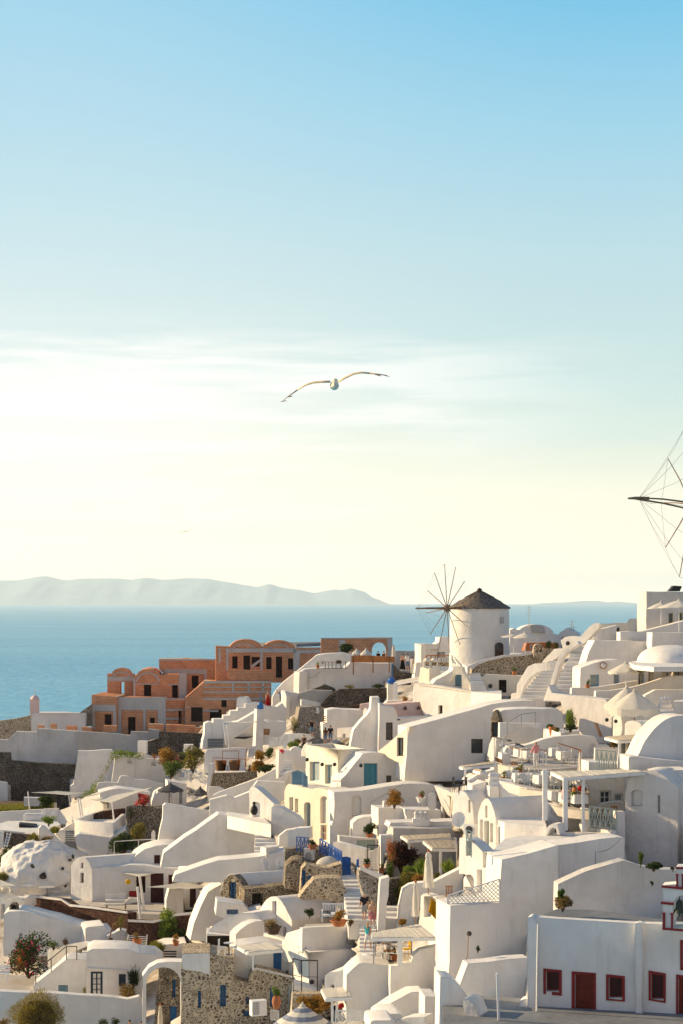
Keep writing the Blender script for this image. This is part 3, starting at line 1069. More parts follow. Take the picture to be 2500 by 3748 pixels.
S('brick_house','unfinished house','brick bay of the unfinished house with one square window, beside the stone slope','A',[(634,555),(808,568),(808,860),(655,860),(634,800)],-4,8,'brick',Y=249,wob=0,group=BR,win=[('dark',722,688,772,790)],plates=[('concrete_frame','concrete',.06,[(634,622,800,668),(634,668,657,790),(783,668,803,800)]),('lintel','brick',.1,[(657,672,783,686)])])
S('brick_house','unfinished house','twin arched unfinished brick house with a window open to the sea','A',[(742,408),(775,408)]+arc(775,905,368,408,10)[1:-1]+[(905,408),(925,412),(925,590),(742,590)],0,1.5,'brick',Y=256,wob=0,group=BR,win=[('through',832,466,860,555)],plates=[('concrete_frame','concrete',.06,[(742,428,930,458)]),('concrete_arch','concrete',.06,[ring(780,900,394,428,10)]),('brick_pier','brick',.05,[(765,458,808,560),(880,462,916,560)])])
S('brick_house','unfinished house','unfinished brick house under one big rounded gable, dark doorway in the middle','A',[(926,425),(940,420)]+arc(945,1105,374,425,12)[1:-1]+[(1105,420),(1165,412),(1250,412),(1250,600),(926,595)],3,7,'brick',Y=255,wob=0,group=BR,win=[('dark',995,484,1046,590),('dark',1190,487,1230,590)],plates=[('concrete_frame','concrete',.06,[(922,440,936,595)]),('concrete_arch','concrete',.06,[ring(940,1105,398,462,13)]),('concrete_column','concrete',.06,[(1238,405,1290,600)]),('lintel','concrete',.05,[(936,476,1100,484)]),('lintel','concrete',.05,[(1165,480,1240,487)])])
S('brick_house','unfinished house','flat topped unfinished brick block with one tall dark window under a concrete beam','A',[(1100,313),(1300,310),(1525,322),(1525,640),(1400,640),(1260,600),(1260,412),(1135,412),(1100,372)],5,8,'brick',Y=259,wob=0,group=BR,win=[('dark',1326,422,1373,508)],plates=[('concrete_frame','concrete',.06,[(1135,376,1430,413),(1288,413,1296,600),(1412,413,1430,470),(1400,508,1530,516)]),('coping','concrete',.12,[(1098,306,1527,318)])])
S('brick_house','unfinished house','brick flank of the unfinished house with two concrete bands, turned to the village','A',[(1140,585),(1292,585),(1292,830),(1140,830)],24,6,'brick',Y=251,wob=0,group=BR,win=[('dark',1235,660,1258,760)],plates=[('concrete_frame','concrete',.05,[(1145,650,1292,666),(1145,712,1235,726),(1145,578,1292,588)])])
S('brick_house','unfinished house','low brick wing of the unfinished house with dark ground floor openings','B',[(-230,575),(-100,462),(365,476),(365,690),(120,760),(-230,800)],3,6,'brick',Y=250,wob=0,group=BR,win=[('dark',-190,640,-110,740),('dark',20,585,56,640),('dark',-60,655,20,720)],plates=[('concrete_frame','concrete',.06,[(-105,458,365,474),(-105,498,365,506),(-105,530,365,542),(92,474,108,530),(200,474,216,530),(300,474,316,530),(-105,575,330,590),(-230,638,-190,646),(-110,660,0,672)])])
S('brick_house','unfinished house','long unfinished brick house with two shallow arches and a row of dark doorways','B',[(-20,216),(75,220)]+arc(80,300,170,228,12)[1:-1]+[(305,228)]+arc(310,530,177,235,12)[1:-1]+[(535,235),(820,230),(820,300),(640,420),(560,470),(-20,470)],4,3,'brick',Y=254,wob=0,group=BR,win=[('dark',95,288,132,372),('dark',172,283,219,382),('dark',330,294,367,378),('dark',397,290,440,436),('dark',480,302,517,380),('dark',228,292,285,360)],plates=[('concrete_frame','concrete',.06,[(50,232,535,262),(0,232,16,330),(52,262,70,385),(288,262,306,385),(517,240,562,392),(562,238,820,268),ring(95,250,200,238,10),ring(345,490,205,240,10)]),('lintel','brick',.1,[(140,275,172,285)]),('lintel','brick',.1,[(222,270,285,290)]),('coping','brick',.12,[(535,226,822,240)])])
S('brick_wall','wall','brick balcony front below the row of dark doorways','B',[(66,376),(374,390),(374,462),(66,446)],4,.5,'brick',Y=250.5,wob=0)
S('brick_wall','wall','slanting concrete stair edge between two dark brick doorways','B',[(222,352),(300,298),(306,306),(240,366),(224,368)],0,.3,'concrete',Y=252.5,wob=0)
S('brick_house','unfinished house','unfinished brick wall with an open arch to the sea, beside the cafe terrace','B',[(708,164),(835,161),(1040,158),(1202,158),(1202,330),(708,330)],2,.8,'brick',Y=246,wob=0,group=BR,win=[('through',1060,192,1158,310,True)],plates=[('concrete_frame','concrete',.05,[(832,175,876,300),(1165,165,1202,290),(708,160,1202,168)]),('arch_ring','brick',.09,[ring(1046,1172,178,252,14,14)])])
PR('roof_slab','roof','flat grey roof behind the two shallow brick arches','B',[(250,194),(700,187),(800,192),(540,202)],.4,Y=266,m='roof_grey')
for i,q in enumerate([(260,762,300,790),(350,756,388,792),(458,770,530,802),(566,778,630,808),(716,766,806,796),(1024,755,1130,792),(1147,760,1262,800),(1220,765,1350,806),(1345,778,1412,812)]):
 S('brick_stub','wall',['low brick stub standing by the stone wall end','smallest brick stub carrying a pipe end','low brick stub before the white chimney house','brick stub below the one window bay','brick stub with a concrete cap before the middle door','brick stub left of the dark cellar doors','dark brick stub beside the brick flank','long brick stub before the dark cellar openings','last brick stub above the dark stone wall'][i],'A',[(q[0],q[1]),(q[2],q[1]+3),(q[2],q[3]+12),(q[0],q[3]+12)],3,1.2,'brick',Y=240-i*.5,wob=0,group='low brick stubs')
S('stone_wall','wall','pale rubble wall running to the sea edge beside the pink chimney','A',[(-30,738),(0,733),(120,716),(218,694),(218,900),(-30,920)],0,1,'stone_pale',Y=246)
r=S('house','house','low white house with a slim pink chimney above the sea','A',[(216,682),(330,680),(592,684),(592,870),(216,880)],3,5,'white',Y=246,plates=[('coping','white',.08,[(216,678,592,688)])])
bm=bmesh.new()
p=atF('A',241,705,246.5)
zt=atF('A',241,585,246.5).z
add_prism(bm,[p+Vector(v)for v in((-.55,-.45,0),(.55,-.45,0),(.5,.45,0),(-.5,.45,0))],zt-p.z)
add_lathe(bm,(p.x,p.y,zt),[(.55,0),(.5,.2),(.3,.42),(.1,.5)],10)
add_bar(bm,(p.x,p.y,zt+.4),(p.x,p.y,zt+1.5),.03,seg=5)
fin('chimney',bm,'pink',r)
S('stone_wall','wall','short mottled stone wall behind the brick window bay','A',[(548,680),(590,650),(632,620),(632,770),(590,770)],0,.8,'stone_mix',Y=248)
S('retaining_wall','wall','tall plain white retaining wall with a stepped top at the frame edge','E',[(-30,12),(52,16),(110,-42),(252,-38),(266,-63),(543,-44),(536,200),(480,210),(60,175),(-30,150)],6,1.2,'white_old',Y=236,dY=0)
S('retaining_wall','wall','grey cement retaining wall with cracked plaster under the brick houses','A',[(541,806),(760,820),(900,835),(905,808),(1022,812),(1025,790),(1102,800),(1104,850),(1015,872),(960,960),(541,960)],3,1,'plaster_grey',Y=234)
S('stone_wall','wall','dark lava stone wall under the brick houses, white box at its end','A',[(1100,808),(1416,824),(1416,960),(1000,960),(1015,880),(1100,852)],0,.8,'stone_dark',Y=231)
for q,l in(((952,874,1016,930),'white plastered box against the grey cement wall'),((1270,898,1334,952),'white plastered box standing before the dark lava wall')):
 x,y,x1,y1=q
 PR('plaster_box','box',l,'A',[(x,y),(x1,y+2),(x1+6,y-4),(x+8,y-5)],1.4,Y=226,m='white')
S('stone_wall','wall','big dark lava stone wall below the plain white retaining wall','E',[(-30,100),(66,104),(72,160),(320,176),(522,186),(500,335),(482,345),(482,500),(-30,500)],0,1,'stone_dark',Y=222)
S('retaining_wall','wall','white block standing against the big dark stone wall','E',[(-30,297),(50,310),(52,440),(-30,440)],4,.6,'white',Y=219)
S('retaining_wall','wall','smooth white wall with the trailing creeper','E',[(540,92),(775,84),(800,120),(780,300),(690,345),(600,400),(486,420),(486,335),(510,320)],6,1,'white',Y=214)
S('house','house','white house front with two small arched niches above the canopies','E',[(795,128),(1145,154),(1145,340),(770,340)],8,5,'white',Y=212,win=[('niche',882,150,910,176,.5),('niche',1048,166,1078,194,.5)],plates=[('pilaster','white',.12,[(922,150,934,290)]),('coping','white',.15,[(795,126,1146,140)])])
S('retaining_wall','wall','low white curved parapet with a raised shoulder below the niche house','E',[(680,312),(815,312),(830,270),(845,263),(890,266),(905,290),(1010,290),(1130,318),(1130,480),(600,520)],8,.6,'white',Y=205)
PR('ground_strip',None,'bare earth strip under the dark stone wall','E',[(-30,478),(300,480),(300,440),(-30,436)],.3,Y=206,m='earth',kind='structure').name='ground'
PR('lawn',None,'strip of green grass by the white terrace wall','E',[(-30,512),(400,488),(300,468),(150,474),(-30,482)],.4,Y=202,m='earth',kind='structure')
S('garden_wall','wall','long white terrace wall below the strip of grass','E',[(-30,516),(0,514),(404,490),(406,600),(220,600),(90,650),(-30,660)],-3,.5,'white',Y=199)
S('garden_wall','wall','sunlit ramp wall climbing behind the pole pair','E',[(392,508),(480,478),(610,400),(676,376),(690,392),(690,470),(470,600),(395,600)],-42,.5,'white',b=540,dY=2)
S('garden_wall','wall','second sunlit ramp wall under the white sail','E',[(465,548),(560,500),(690,440),(715,460),(715,500),(520,600),(468,590)],-44,.5,'white',b=560,dY=-1)
S('house','house','white house under the canopies with a pale green door','E',[(690,380),(820,350),(1040,380),(1060,420),(1060,500),(880,500),(700,520)],10,5,'white',Y=194,win=[('olive',734,448,752,488),('dark',955,390,1003,415)])
S('house','house','white house with stepped parapet behind the dark parasol','E',[(1048,470),(1050,440),(1080,385),(1120,360),(1160,362),(1160,300),(1290,320),(1290,470)],10,4,'white',Y=192,win=[('whitedark',1164,362,1186,470),('whitedark',1238,360,1262,460)])
r=S('balcony_wall','balcony','sunlit white balcony wall with square openings and an orange rail','E',[(1165,310),(1205,215),(1230,215),(1440,262),(1440,400),(1340,375),(1165,345)],-38,.35,'white',b=330,dY=3,win=[('through',1234,234,1272,270),('through',1312,254,1340,290)])
S('retaining_wall','wall','very large plain white wall with a sloping top, in shade','E',[(1128,470),(1145,456),(1400,500),(1600,538),(1640,560),(1760,590),(1760,860),(1085,860),(1090,740),(1106,640),(1125,560)],8,1.0,'white',Y=171)
S('stone_wall','wall','grey stone wall with pale cap beside the big white wall','E',[(872,480),(930,465),(1060,478),(1136,490),(1130,560),(1105,640),(1088,740),(900,720),(872,560)],0,.7,'stone_mix',Y=184)
PR('terrace_bastion','terrace','white angular terrace with a brown stone inner wall under the sail canopy','E',[(516,566),(590,580),(786,590),(872,522),(872,492),(700,500),(560,545)],3.2,Y=181,rim=.5)
S('stone_wall','wall','brown stone wall lining the angular white terrace','E',[(545,560),(700,512),(868,490),(868,525),(785,588),(590,577)],6,.4,'stone_red',Y=186)
r=S('retaining_wall','wall','rounded white wall below the angular terrace with a slatted vent','E',[(518,690),(545,665),(760,690),(868,622),(870,640),(800,690),(755,720),(750,790),(730,815),(600,815),(530,760)],6,2.0,'white',Y=178)
ST('steps','narrow grey steps between two white walls beside the white rock','E',(450,722),(525,722),(450,640),(518,632),6,Y0=179,Y1=184,m='roof_grey')
S('garden_wall','wall','white wall behind the narrow grey steps','E',[(420,640),(520,580),(520,640),(525,660),(450,650),(450,720),(400,700)],8,.5,'white',Y=185)
PR('pool_terrace','terrace','white terrace floor round the black plunge pool','E',[(-30,640),(280,668),(420,600),(390,575),(60,575),(-30,600)],1.2,Y=185,m='white')
S('garden_wall','wall','white kerb of the plunge pool terrace above the rough stone','E',[(-30,640),(30,642),(280,668),(290,700),(-30,680)],4,.5,'white',Y=183)
r=S('plunge_pool','pool','black plunge pool sunk in the white terrace','E',[(132,600),(255,612),(235,650),(132,634)],8,2.4,'black',Y=187.2,wob=0,plates=[('coping','iron',.05,[(130,594,258,602)])])
S('stone_wall','wall','rough dark stone wall under the pool terrace, ladder against it','E',[(-10,650),(30,655),(250,682),(230,760),(130,775),(20,760),(-10,740)],2,.7,'stone_dark',Y=180)
S('garden_wall','wall','white wall end beside the wooden ladder','E',[(-40,648),(26,654),(22,760),(-40,770)],6,.6,'white',Y=178.5)
S('garden_wall','wall','smooth white ridge wall running down over the white rock','E',[(268,690),(270,625),(285,612),(312,618),(345,650),(400,705),(480,765),(610,808),(560,840),(450,830),(370,740)],10,1.2,'white',Y=176)
S('garden_wall','wall','short white wall beside the grass tuft','E',[(385,668),(420,640),(452,630),(452,720),(440,730)],20,.8,'white',Y=178.5)
bm=bmesh.new()
bmesh.ops.create_icosphere(bm,subdivisions=6,radius=1)
c=atF('E',280,965,170)
for v in bm.verts:
 d=v.co.normalized()
 n1=noise.fractal(d*2.2+Vector((3,1,7)),.9,2.1,5)
 n2=noise.noise(d*1.1+Vector((9,4,1)))
 s=1+.10*n1+.10*n2
 top=1.0 if d.z>0 else.75
 rg_=1-2*abs(noise.noise(d*1.9+Vector((2,5,3))))+.35*(1-2*abs(noise.noise(d*4.5+Vector((7,1,3)))))
 v.co=Vector((d.x*3.35,d.y*2.6,d.z*3.0*top))*(s+.045*rg_)
 if v.co.x<0 and v.co.z<.5:
  v.co.x*=1+.10*(.5-v.co.z)*.4
bmesh.ops.translate(bm,verts=bm.verts[:],vec=c)
tag(fin('whitewashed_rock',bm,'white_rough',origin=c-Vector((0,0,4)),ang=180),'big lumpy whitewashed rock with weeds in its hollows','rock')
for i,(x,y,s)in enumerate([(297,955,1.5),(233,888,1.2),(174,897,1.2),(130,890,.8),(120,983,.7),(435,905,.6),(486,846,.7),(505,822,.8),(450,1018,1.0),(450,938,.5)]):
 p=atF('E',x,y,167.6+(abs(x-280)/250)**2*1.6)
 bm=bmesh.new()
 bmesh.ops.create_icosphere(bm,subdivisions=2,radius=.2*s,matrix=Matrix.Translation(p))
 for v in bm.verts:
  v.co+=noise.noise_vector(v.co*3)*.12*s
 tag(fin('hollow_lump',bm,'rock',origin=p),['largest dark hollow low on the white rock','brown hollow with weeds in the middle of the white rock','dark weed hollow second from the sunny edge of the rock','dark hollow nearest the sunny edge of the rock','small dark hollow by the low edge of the rock','small pit high on the smooth flank of the white rock','small pit beside the ridge wall on the rock','topmost pit beside the ridge wall on the rock','wide flat pit at the foot of the rock by the terrace','tiny pit in the middle of the smooth flank'][i],'hollow','dark lumps in place of shaded hollows in the white rock')  # dark rock lumps set in for hollows, shade put into their colour
S('house','vaulted house','barrel vaulted house end with two narrow dark red windows','E',[(493,885),(506,860),(530,836),(562,823),(592,830),(615,858),(635,905),(640,1150),(493,1150)],-30,8,'white',b=1140,back=58,win=[('red',561,866,577,902),('red',556,936,579,1004)])
S('house','house','white house front with dark red doors opening on the sail shaded terrace','H',[(637,55),(900,30),(1270,55),(1270,330),(637,300)],4,5,'white',b=290,dY=4,win=[('redbars',943,108,1005,222),('reddoor',1042,88,1131,294),('red',1165,98,1229,230)])
S('house','vaulted house','broad white vaulted house with one dark red window high in its gable','E',[(890,920),(905,860),(940,815),(1000,772),(1080,748),(1160,740),(1270,745),(1400,850),(1400,940),(890,940)],8,7,'white',Y=166,win=[('red',1066,812,1107,872)])
S('house','vaulted house','white vaulted house with rounded gable, one red window and red doors below','E',[(1268,960),(1290,912),(1330,875),(1380,858),(1430,862),(1490,905),(1530,960),(1560,1030),(1560,1190),(1268,1190)],10,9,'white',Y=160,win=[('red',1402,918,1431,982),('reddoor',1313,1045,1356,1176),('redpanel',1390,1050,1431,1165)])
S('garden_wall','wall','low white service block beside the red doors','H',[(1150,275),(1170,195),(1265,200),(1268,370),(1150,350)],10,1.5,'white',Y=155)
PR('terrace_floor','terrace','rose paved terrace before the red window houses','H',[(240,262),(700,352),(1260,380),(1270,300),(640,285),(490,205),(370,205)],2.0,Y=165,m='paving')
S('garden_wall','wall','sunlit low wall at the end of the rose paved terrace','H',[(365,195),(492,172),(492,235),(430,250),(368,240)],-36,.4,'white',b=240,dY=4)
S('stone_wall','wall','long dark red lava terrace wall with white coping','H',[(178,246),(430,276),(490,316),(650,332),(886,366),(886,500),(700,470),(480,425),(150,360),(160,300)],-36,1.0,'stone_red',b=400,dY=-3,plates=[('coping','white',.12,[[(178,234),(430,262),(490,302),(650,318),(886,352),(886,366),(650,332),(490,316),(430,276),(178,248)]])])
S('stone_wall','wall','dark red lava wall below the taller sail pole','H',[(884,420),(1060,428),(1180,400),(1210,380),(1352,388),(1330,600),(884,600)],4,1.0,'stone_red',b=560,dY=1,plates=[('coping','white',.12,[[(884,408),(1060,416),(1180,390),(1210,366),(1372,352),(1372,366),(1210,384),(1180,404),(1060,430),(884,422)]])])
S('house','house','low whitewashed house with a long sloping roof edge above the flowering bush','H',[(25,372),(60,352),(160,350),(400,405),(590,462),(600,640),(330,660),(25,660)],4,5,'white',b=640,dY=-1,win=[('niche',133,503,155,542),('navy',115,553,160,622)])
S('house','house','rounded white stair block joining the low house and the stone wall','H',[(590,470),(610,460),(722,448),(735,470),(775,475),(775,610),(740,640),(590,640)],14,4,'white',b=620,dY=1)
ST('steps','short white steps climbing past the dry branches','H',(560,660),(700,650),(600,520),(760,480),7,Y0=147,Y1=153)
S('garden_wall','wall','small whitewashed wall with a dark doorway behind dry branches','H',[(735,605),(740,520),(790,500),(830,480),(875,490),(875,610)],6,1.2,'white_rough',b=610,dY=1,win=[('navy',748,535,780,600)])
S('garden_wall','wall','thick white parapet catching sun beside the outside stair','H',[(330,625),(345,610),(560,565),(640,575),(530,625),(532,790),(330,800)],-33,.7,'white',b=780,dY=2)
S('house','house','white outside stair flank with slanting rail and small lattice vent','H',[(232,862),(350,770),(460,680),(535,678),(600,690),(600,960),(232,960)],5,3,'white',b=930,dY=0,win=[('vent',405,862,468,922)])
S('house','house','white house with weedy roof, dark panelled door and shuttered window','H',[(596,742),(600,630),(640,610),(900,615),(960,640),(1080,650),(1130,690),(1050,760),(1000,800),(1000,985),(596,960)],6,6,'white',b=950,dY=.5,win=[('navydoor',628,767,710,945),('navy',822,784,870,870)],plates=[('ledge','white',.1,[[(590,738),(900,755),(900,768),(590,750)]])])
S('house','house','white block with a black slatted louvre under the clay pot ledge','H',[(1080,700),(1090,600),(1145,580),(1290,570),(1290,720),(1090,720)],8,4,'white',b=720,dY=2,plates=[('louvre','paint',.03,[(1126,618,1224,708)]),('louvre_slot','dark',.05,[(1130,624+k*17,1220,632+k*17)for k in range(5)])])
r=S('archway','archway','big rounded white archway over the sunken lane','H',[(985,1010),(985,800),(1030,740),(1090,708),(1160,700),(1290,702),(1290,860),(1256,862),(1256,1170),(985,1170)],6,1.4,'white',b=1130,dY=-1,win=[('through',1012,737,1250,1165,.95)])
S('stone_wall','house','dark stone house front with blue shutters inside the archway','H',[(1100,720),(1300,740),(1300,1180),(1060,1180)],-12,4,'stone_mix',b=1130,dY=2,win=[('bluepanel',1190,820,1214,948),('bluepanel',1170,1008,1222,1115)])
S('garden_wall','wall','long plain white front wall behind the round grassy bush','H',[(-30,903),(230,915),(560,932),(780,945),(880,960),(960,940),(1000,1000),(1000,1200),(-30,1200)],3,.8,'white',b=1180,dY=0,win=[])
PR('yard_floor','terrace','grey paved yard with a patch of sun behind the front wall','H',[(-30,905),(240,915),(330,800),(60,790),(-30,800)],.6,Y=143,m='paving')
S('stone_house','house','tall pale rubble house with blue windows at the foot of the village','I',[(-260,770),(-250,640),(-60,640),(-60,650),(105,672),(108,820),(205,850),(215,790),(260,745),(515,805),(518,930),(515,1080),(300,1200),(-260,1200)],4,6,'stone_pale',b=1090,dY=1.5,win=[('blue',10,860,52,1010),('bluedoor',355,878,402,1012),('blue',188,944,212,992),('bluepanel',174,1040,216,1078),('bluepanel',-142,900,-122,1020)],plates=[('coping','white',.14,[[(232,748),(262,738),(518,800),(518,812),(262,752),(235,762)]]),('plaster_patch','white_rough',.03,[[(-255,645),(-60,640),(-58,790),(-120,770),(-250,750)]])])
S('garden_wall','wall','sunlit white parapet blocks on the stone house roof','H',[(1285,605),(1330,600),(1362,620),(1365,655),(1455,665),(1455,800),(1400,760),(1285,740)],-20,.5,'white',b=760,dY=2.0)
S('retaining_wall','wall','leaning white buttress wall under the small stone vault','H',[(1316,552),(1340,440),(1392,310),(1440,215),(1482,190),(1535,165),(1600,180),(1600,420),(1450,455),(1442,560)],12,3,'white',b=560,dY=4)
S('cafe_terrace','terrace','long white cafe terrace wall below the orange board fence','B',[(553,400),(600,376),(850,362),(870,372),(915,330),(1000,334),(1196,336),(1196,540),(1000,560),(553,560)],4,5,'white',Y=214)
S('cafe_terrace','terrace','sunlit end of the cafe terrace with a small lean-to','B',[(518,470),(522,392),(560,396),(556,560),(518,560)],-55,1.0,'white',Y=213)
S('house','vaulted house','low white vault behind the cafe tables with two small windows','B',[(560,390),(640,330),(680,285),(700,276),(780,268),(870,266),(930,275),(960,300),(960,400),(560,420)],4,4,'white',Y=224,win=[('white',708,318,732,345),('dark',815,316,850,338)])
S('garden_wall','wall','white stair wall sweeping up to the cafe terrace beside the brick house','B',[(372,570),(400,520),(450,465),(520,410),(600,345),(680,280),(712,276),(600,372),(540,400),(522,440),(522,570),(480,660),(372,660)],6,.8,'white',Y=216)
S('garden_wall','wall','white block with bright sunlit edge above the winding lane','B',[(440,600),(445,532),(458,526),(555,545),(553,690),(530,690),(470,720),(440,700)],8,2,'white',Y=205)
r=S('garden_wall','wall','narrow sunlit face of the white block above the lane','B',[(436,690),(442,536),(458,528),(470,560),(468,725),(450,715)],-60,.4,'white',Y=204.5)
S('stone_wall','wall','tumbled lava rock outcrop under the cafe terrace','B',[(640,520),(700,500),(730,484),(800,512),(820,540),(740,610),(640,600)],0,2,'stone_dark',Y=206)
S('stone_wall','wall','dark stone terrace wall with a pale mortar top below the cafe','B',[(760,560),(840,515),(1000,512),(1172,508),(1172,640),(940,660),(700,660),(715,610)],2,1,'stone_dark',Y=203)
S('retaining_wall','wall','bare cement patch between the lava outcrop and the dark wall','B',[(555,545),(640,520),(790,525),(770,570),(710,620),(700,640),(555,650)],2,1,'plaster_grey',Y=204.5)
S('garden_wall','wall','small white step wall above the pale stone slope','B',[(572,588),(600,590),(700,612),(700,640),(640,634),(572,632)],6,1.2,'white',Y=201)
S('stone_wall','wall','steep pale rubble slope with a stone chute beside the man in dark vest','B',[(530,800),(562,640),(690,630),(760,650),(750,760),(720,860),(650,870),(530,860)],10,2.5,'stone_grey',Y=196)
S('stone_wall','wall','low band of reddish rubble wall above the flat white roofs','B',[(690,660),(940,630),(1010,618),(1050,640),(1000,680),(740,690)],2,1,'stone_red',Y=198)
r=S('garden_wall','wall','small white pillar on the pale rubble slope','B',[(676,644),(695,644),(697,684),(676,684)],0,.4,'white',Y=194.5)
S('house','house','white house with stepped parapet climbing to a small belfry','B',[(30,730),(32,700),(78,696),(80,668),(130,664),(132,644),(185,644),(185,615),(270,610),(330,630),(400,640),(440,610),(470,650),(468,760),(300,780),(60,780),(30,770)],6,3,'white',Y=200)
r=S('belfry','bell tower','small white rounded belfry on the stepped parapet','B',[(122,650),(126,582),(140,568),(152,566),(160,572),(178,566),(192,570),(200,585),(208,600),(208,650)],-14,.9,'white',Y=201)
S('house','house','white stair house at the end of the dark lava wall','R',[(80,520),(90,430),(112,350),(118,190),(180,165),(238,180),(240,130),(380,128),(400,170),(420,560),(80,560)],8,2.5,'white',Y=194)
ST('steps','grey steps rising between white walls above the wicker chairs','R',(155,560),(385,560),(158,400),(384,395),4,Y0=191,Y1=193.4,m='roof_grey')
S('house','house','white house front shaded by a dark awning and a sail','R',[(385,200),(590,165),(860,10),(870,160),(860,560),(420,560)],4,4,'white',Y=194)
r=S('gate_tower','tower','square white tower capped by a small bright blue belfry top','B',[(250,1000),(262,760),(266,655),(312,655),(314,760),(300,1000)],12,1.6,'white',Y=190)
bm=bmesh.new()
p0,p1=atF('B',266,656,190),atF('B',308,656,190)
cx=(p0+p1)/2+Vector((0,.8,0))
wd=(p1-p0).length
zt=atF('B',285,606,190).z
for k in range(1):
 add_prism(bm,[cx+Vector((sx*wd*.5,sy*wd*.5,0))for sx,sy in((-1,-1),(1,-1),(1,1),(-1,1))],(zt-cx.z)*.62)
 add_lathe(bm,cx+Vector((0,0,(zt-cx.z)*.62)),[(wd*.46,0),(wd*.42,wd*.2),(wd*.25,wd*.42),(.03,wd*.5)],12)
 add_bar(bm,cx+Vector((0,0,(zt-cx.z))),cx+Vector((0,0,(zt-cx.z)+.9)),.05,seg=6)
tag(fin('belfry_dome',bm,'blue',origin=cx),'bright blue little belfry dome on the square white tower','dome')
S('house','house','white house wall with a wooden board sign, right of the blue topped tower','B',[(312,740),(360,735),(468,742),(470,800),(430,850),(360,900),(300,900)],12,3,'white',Y=191)
r=S('garden_wall','wall','sunlit peeling parapet above the orange bushes','B',[(345,912),(348,850),(430,846),(440,828),(540,822),(630,830),(650,850),(600,875),(480,900),(380,915)],-22,.5,'white_rough',Y=186.5)
r=S('house','house','white terrace house with two wicker chairs behind an orange rail','R',[(110,900),(115,620),(150,560),(700,540),(740,555),(690,700),(690,800),(720,900)],4,.6,'white',Y=188)
PR('terrace_floor','terrace','white terrace floor under the wicker chairs','R',[(160,905),(712,885),(690,845),(250,850)],.8,Y=184,m='white')
S('garden_wall','wall','curling white wall end beside the chair terrace','R',[(155,1250),(140,1150),(150,1040),(165,940),(165,765),(228,765),(235,850),(215,920),(190,1060),(165,1160),(172,1250)],-10,.9,'white',Y=182)
S('stone_wall','wall','rough stone terrace wall under the wicker chairs','R',[(180,1180),(195,1050),(220,905),(720,890),(860,860),(870,960),(600,1060),(350,1170)],2,.8,'stone_mix',Y=182.5)
S('garden_wall','wall','low white block below the stone terrace wall','R',[(160,1300),(165,1190),(180,1100),(330,1100),(400,1130),(300,1240),(160,1320)],4,.8,'white',Y=180.5)
S('garden_wall','wall','long straight parapet rising beside the village stairs','F',[(-40,400),(0,378),(270,283),(395,214),(396,232),(400,290),(470,240),(512,226),(470,300),(460,420),(390,450),(250,440),(100,470),(-40,470)],4,.5,'white',Y=170)
S('garden_wall','wall','white wall in shade with a faint panel below the straight parapet','F',[(-60,430),(60,400),(100,420),(215,375),(270,300),(460,310),(465,420),(380,470),(350,560),(-60,560)],5,1.0,'white',Y=167)
S('garden_wall','wall','bright white newel wall of the steps beside the blue fence','F',[(395,290),(396,86),(420,84),(412,290)],-50,.5,'white',Y=171)
S('garden_wall','wall','rounded white wall with a small plaque at the head of the steps','F',[(412,180),(415,86),(498,90),(505,75),(530,65),(565,70),(600,100),(600,240),(412,240)],6,1.2,'white',Y=174)
ST('steps','white steps climbing to the plaque wall behind the blue fence','F',(418,260),(512,250),(418,160),(508,160),6,Y0=170.5,Y1=173.5)
r=S('arch_wall','wall','sunlit curved arch between the steps and the ochre house','F',[(570,130),(572,90),(590,50),(615,30),(610,130)],-40,.6,'white',Y=171)
S('house','house','long low white roof block with a pale panel, below the reddish rubble','B',[(720,860),(722,755),(750,750),(750,660),(800,650),(1000,660),(1000,760),(935,800),(925,860)],6,4,'white',Y=187)
S('house','house','cream sunlit house flank with a small niche under the low roof block','B',[(820,850),(822,785),(925,790),(935,850)],-36,2,'white',Y=184,win=[('niche',858,824,878,850)])
S('garden_wall','wall','pink painted bench niche beside the arched bell frame','B',[(975,655),(980,620),(1050,610),(1055,655)],0,1,'pink',Y=186)
r=S('arch_wall','arch','small white arch frame leaning on the horned wall','B',[(998,710),(1000,660),(1012,645),(1025,648),(1032,690),(1015,720)],-40,.3,'white',Y=180)
S('house','house','horned white wall sweeping up to a tall corner chimney','B',[(900,1000),(920,860),(935,795),(985,735),(1030,690),(1052,655),(1058,572),(1112,570),(1114,612),(1142,618),(1150,1000)],3,3,'white',Y=176)
S('house','house','white house with a faded teal casement beneath the pink vault','B',[(1105,1000),(1112,612),(1140,630),(1215,640),(1240,710),(1480,708),(1520,715),(1520,800),(1300,1000)],6,3,'white',Y=175,win=[('wood',1158,745,1204,866)],plates=[('lintel','wood_dark',.05,[(1234,722,1256,730)])])
S('house','vaulted house','rose tinted vault wall between the horned wall and the sunlit house','B',[(1240,712),(1225,660),(1140,622),(1300,608),(1420,605),(1455,625),(1525,690),(1530,730),(1240,730)],2,4,'pink',Y=178)
for i,(x,y)in enumerate([(1290,648),(1382,646)]):
 p=atF('B',x,y,177.8)
 bm=bmesh.new()
 add_prism(bm,[p+Vector((-.14,-.1,-.12)),p+Vector((.14,-.1,-.12)),p+Vector((.14,.1,-.12)),p+Vector((-.14,.1,-.12))],.2)
 add_bar(bm,p+Vector((0,-.02,.08)),p+Vector((.03,-.02,.2)),.12)
 tag(fin('wall_lamp',bm,'wood_dark',origin=p),['brown wall lamp on the rose vault nearer the horned wall','brown wall lamp on the rose vault nearer the sunlit house'][i],'lamp')
H('house','tall sunlit white house with a narrow brown door and a chimney','Q',480,1500,1700,530,1100,18,'white',winL=[('wooddoor',893,880,957,1085)],Y=172,ytl=None,cat='house')if False else None
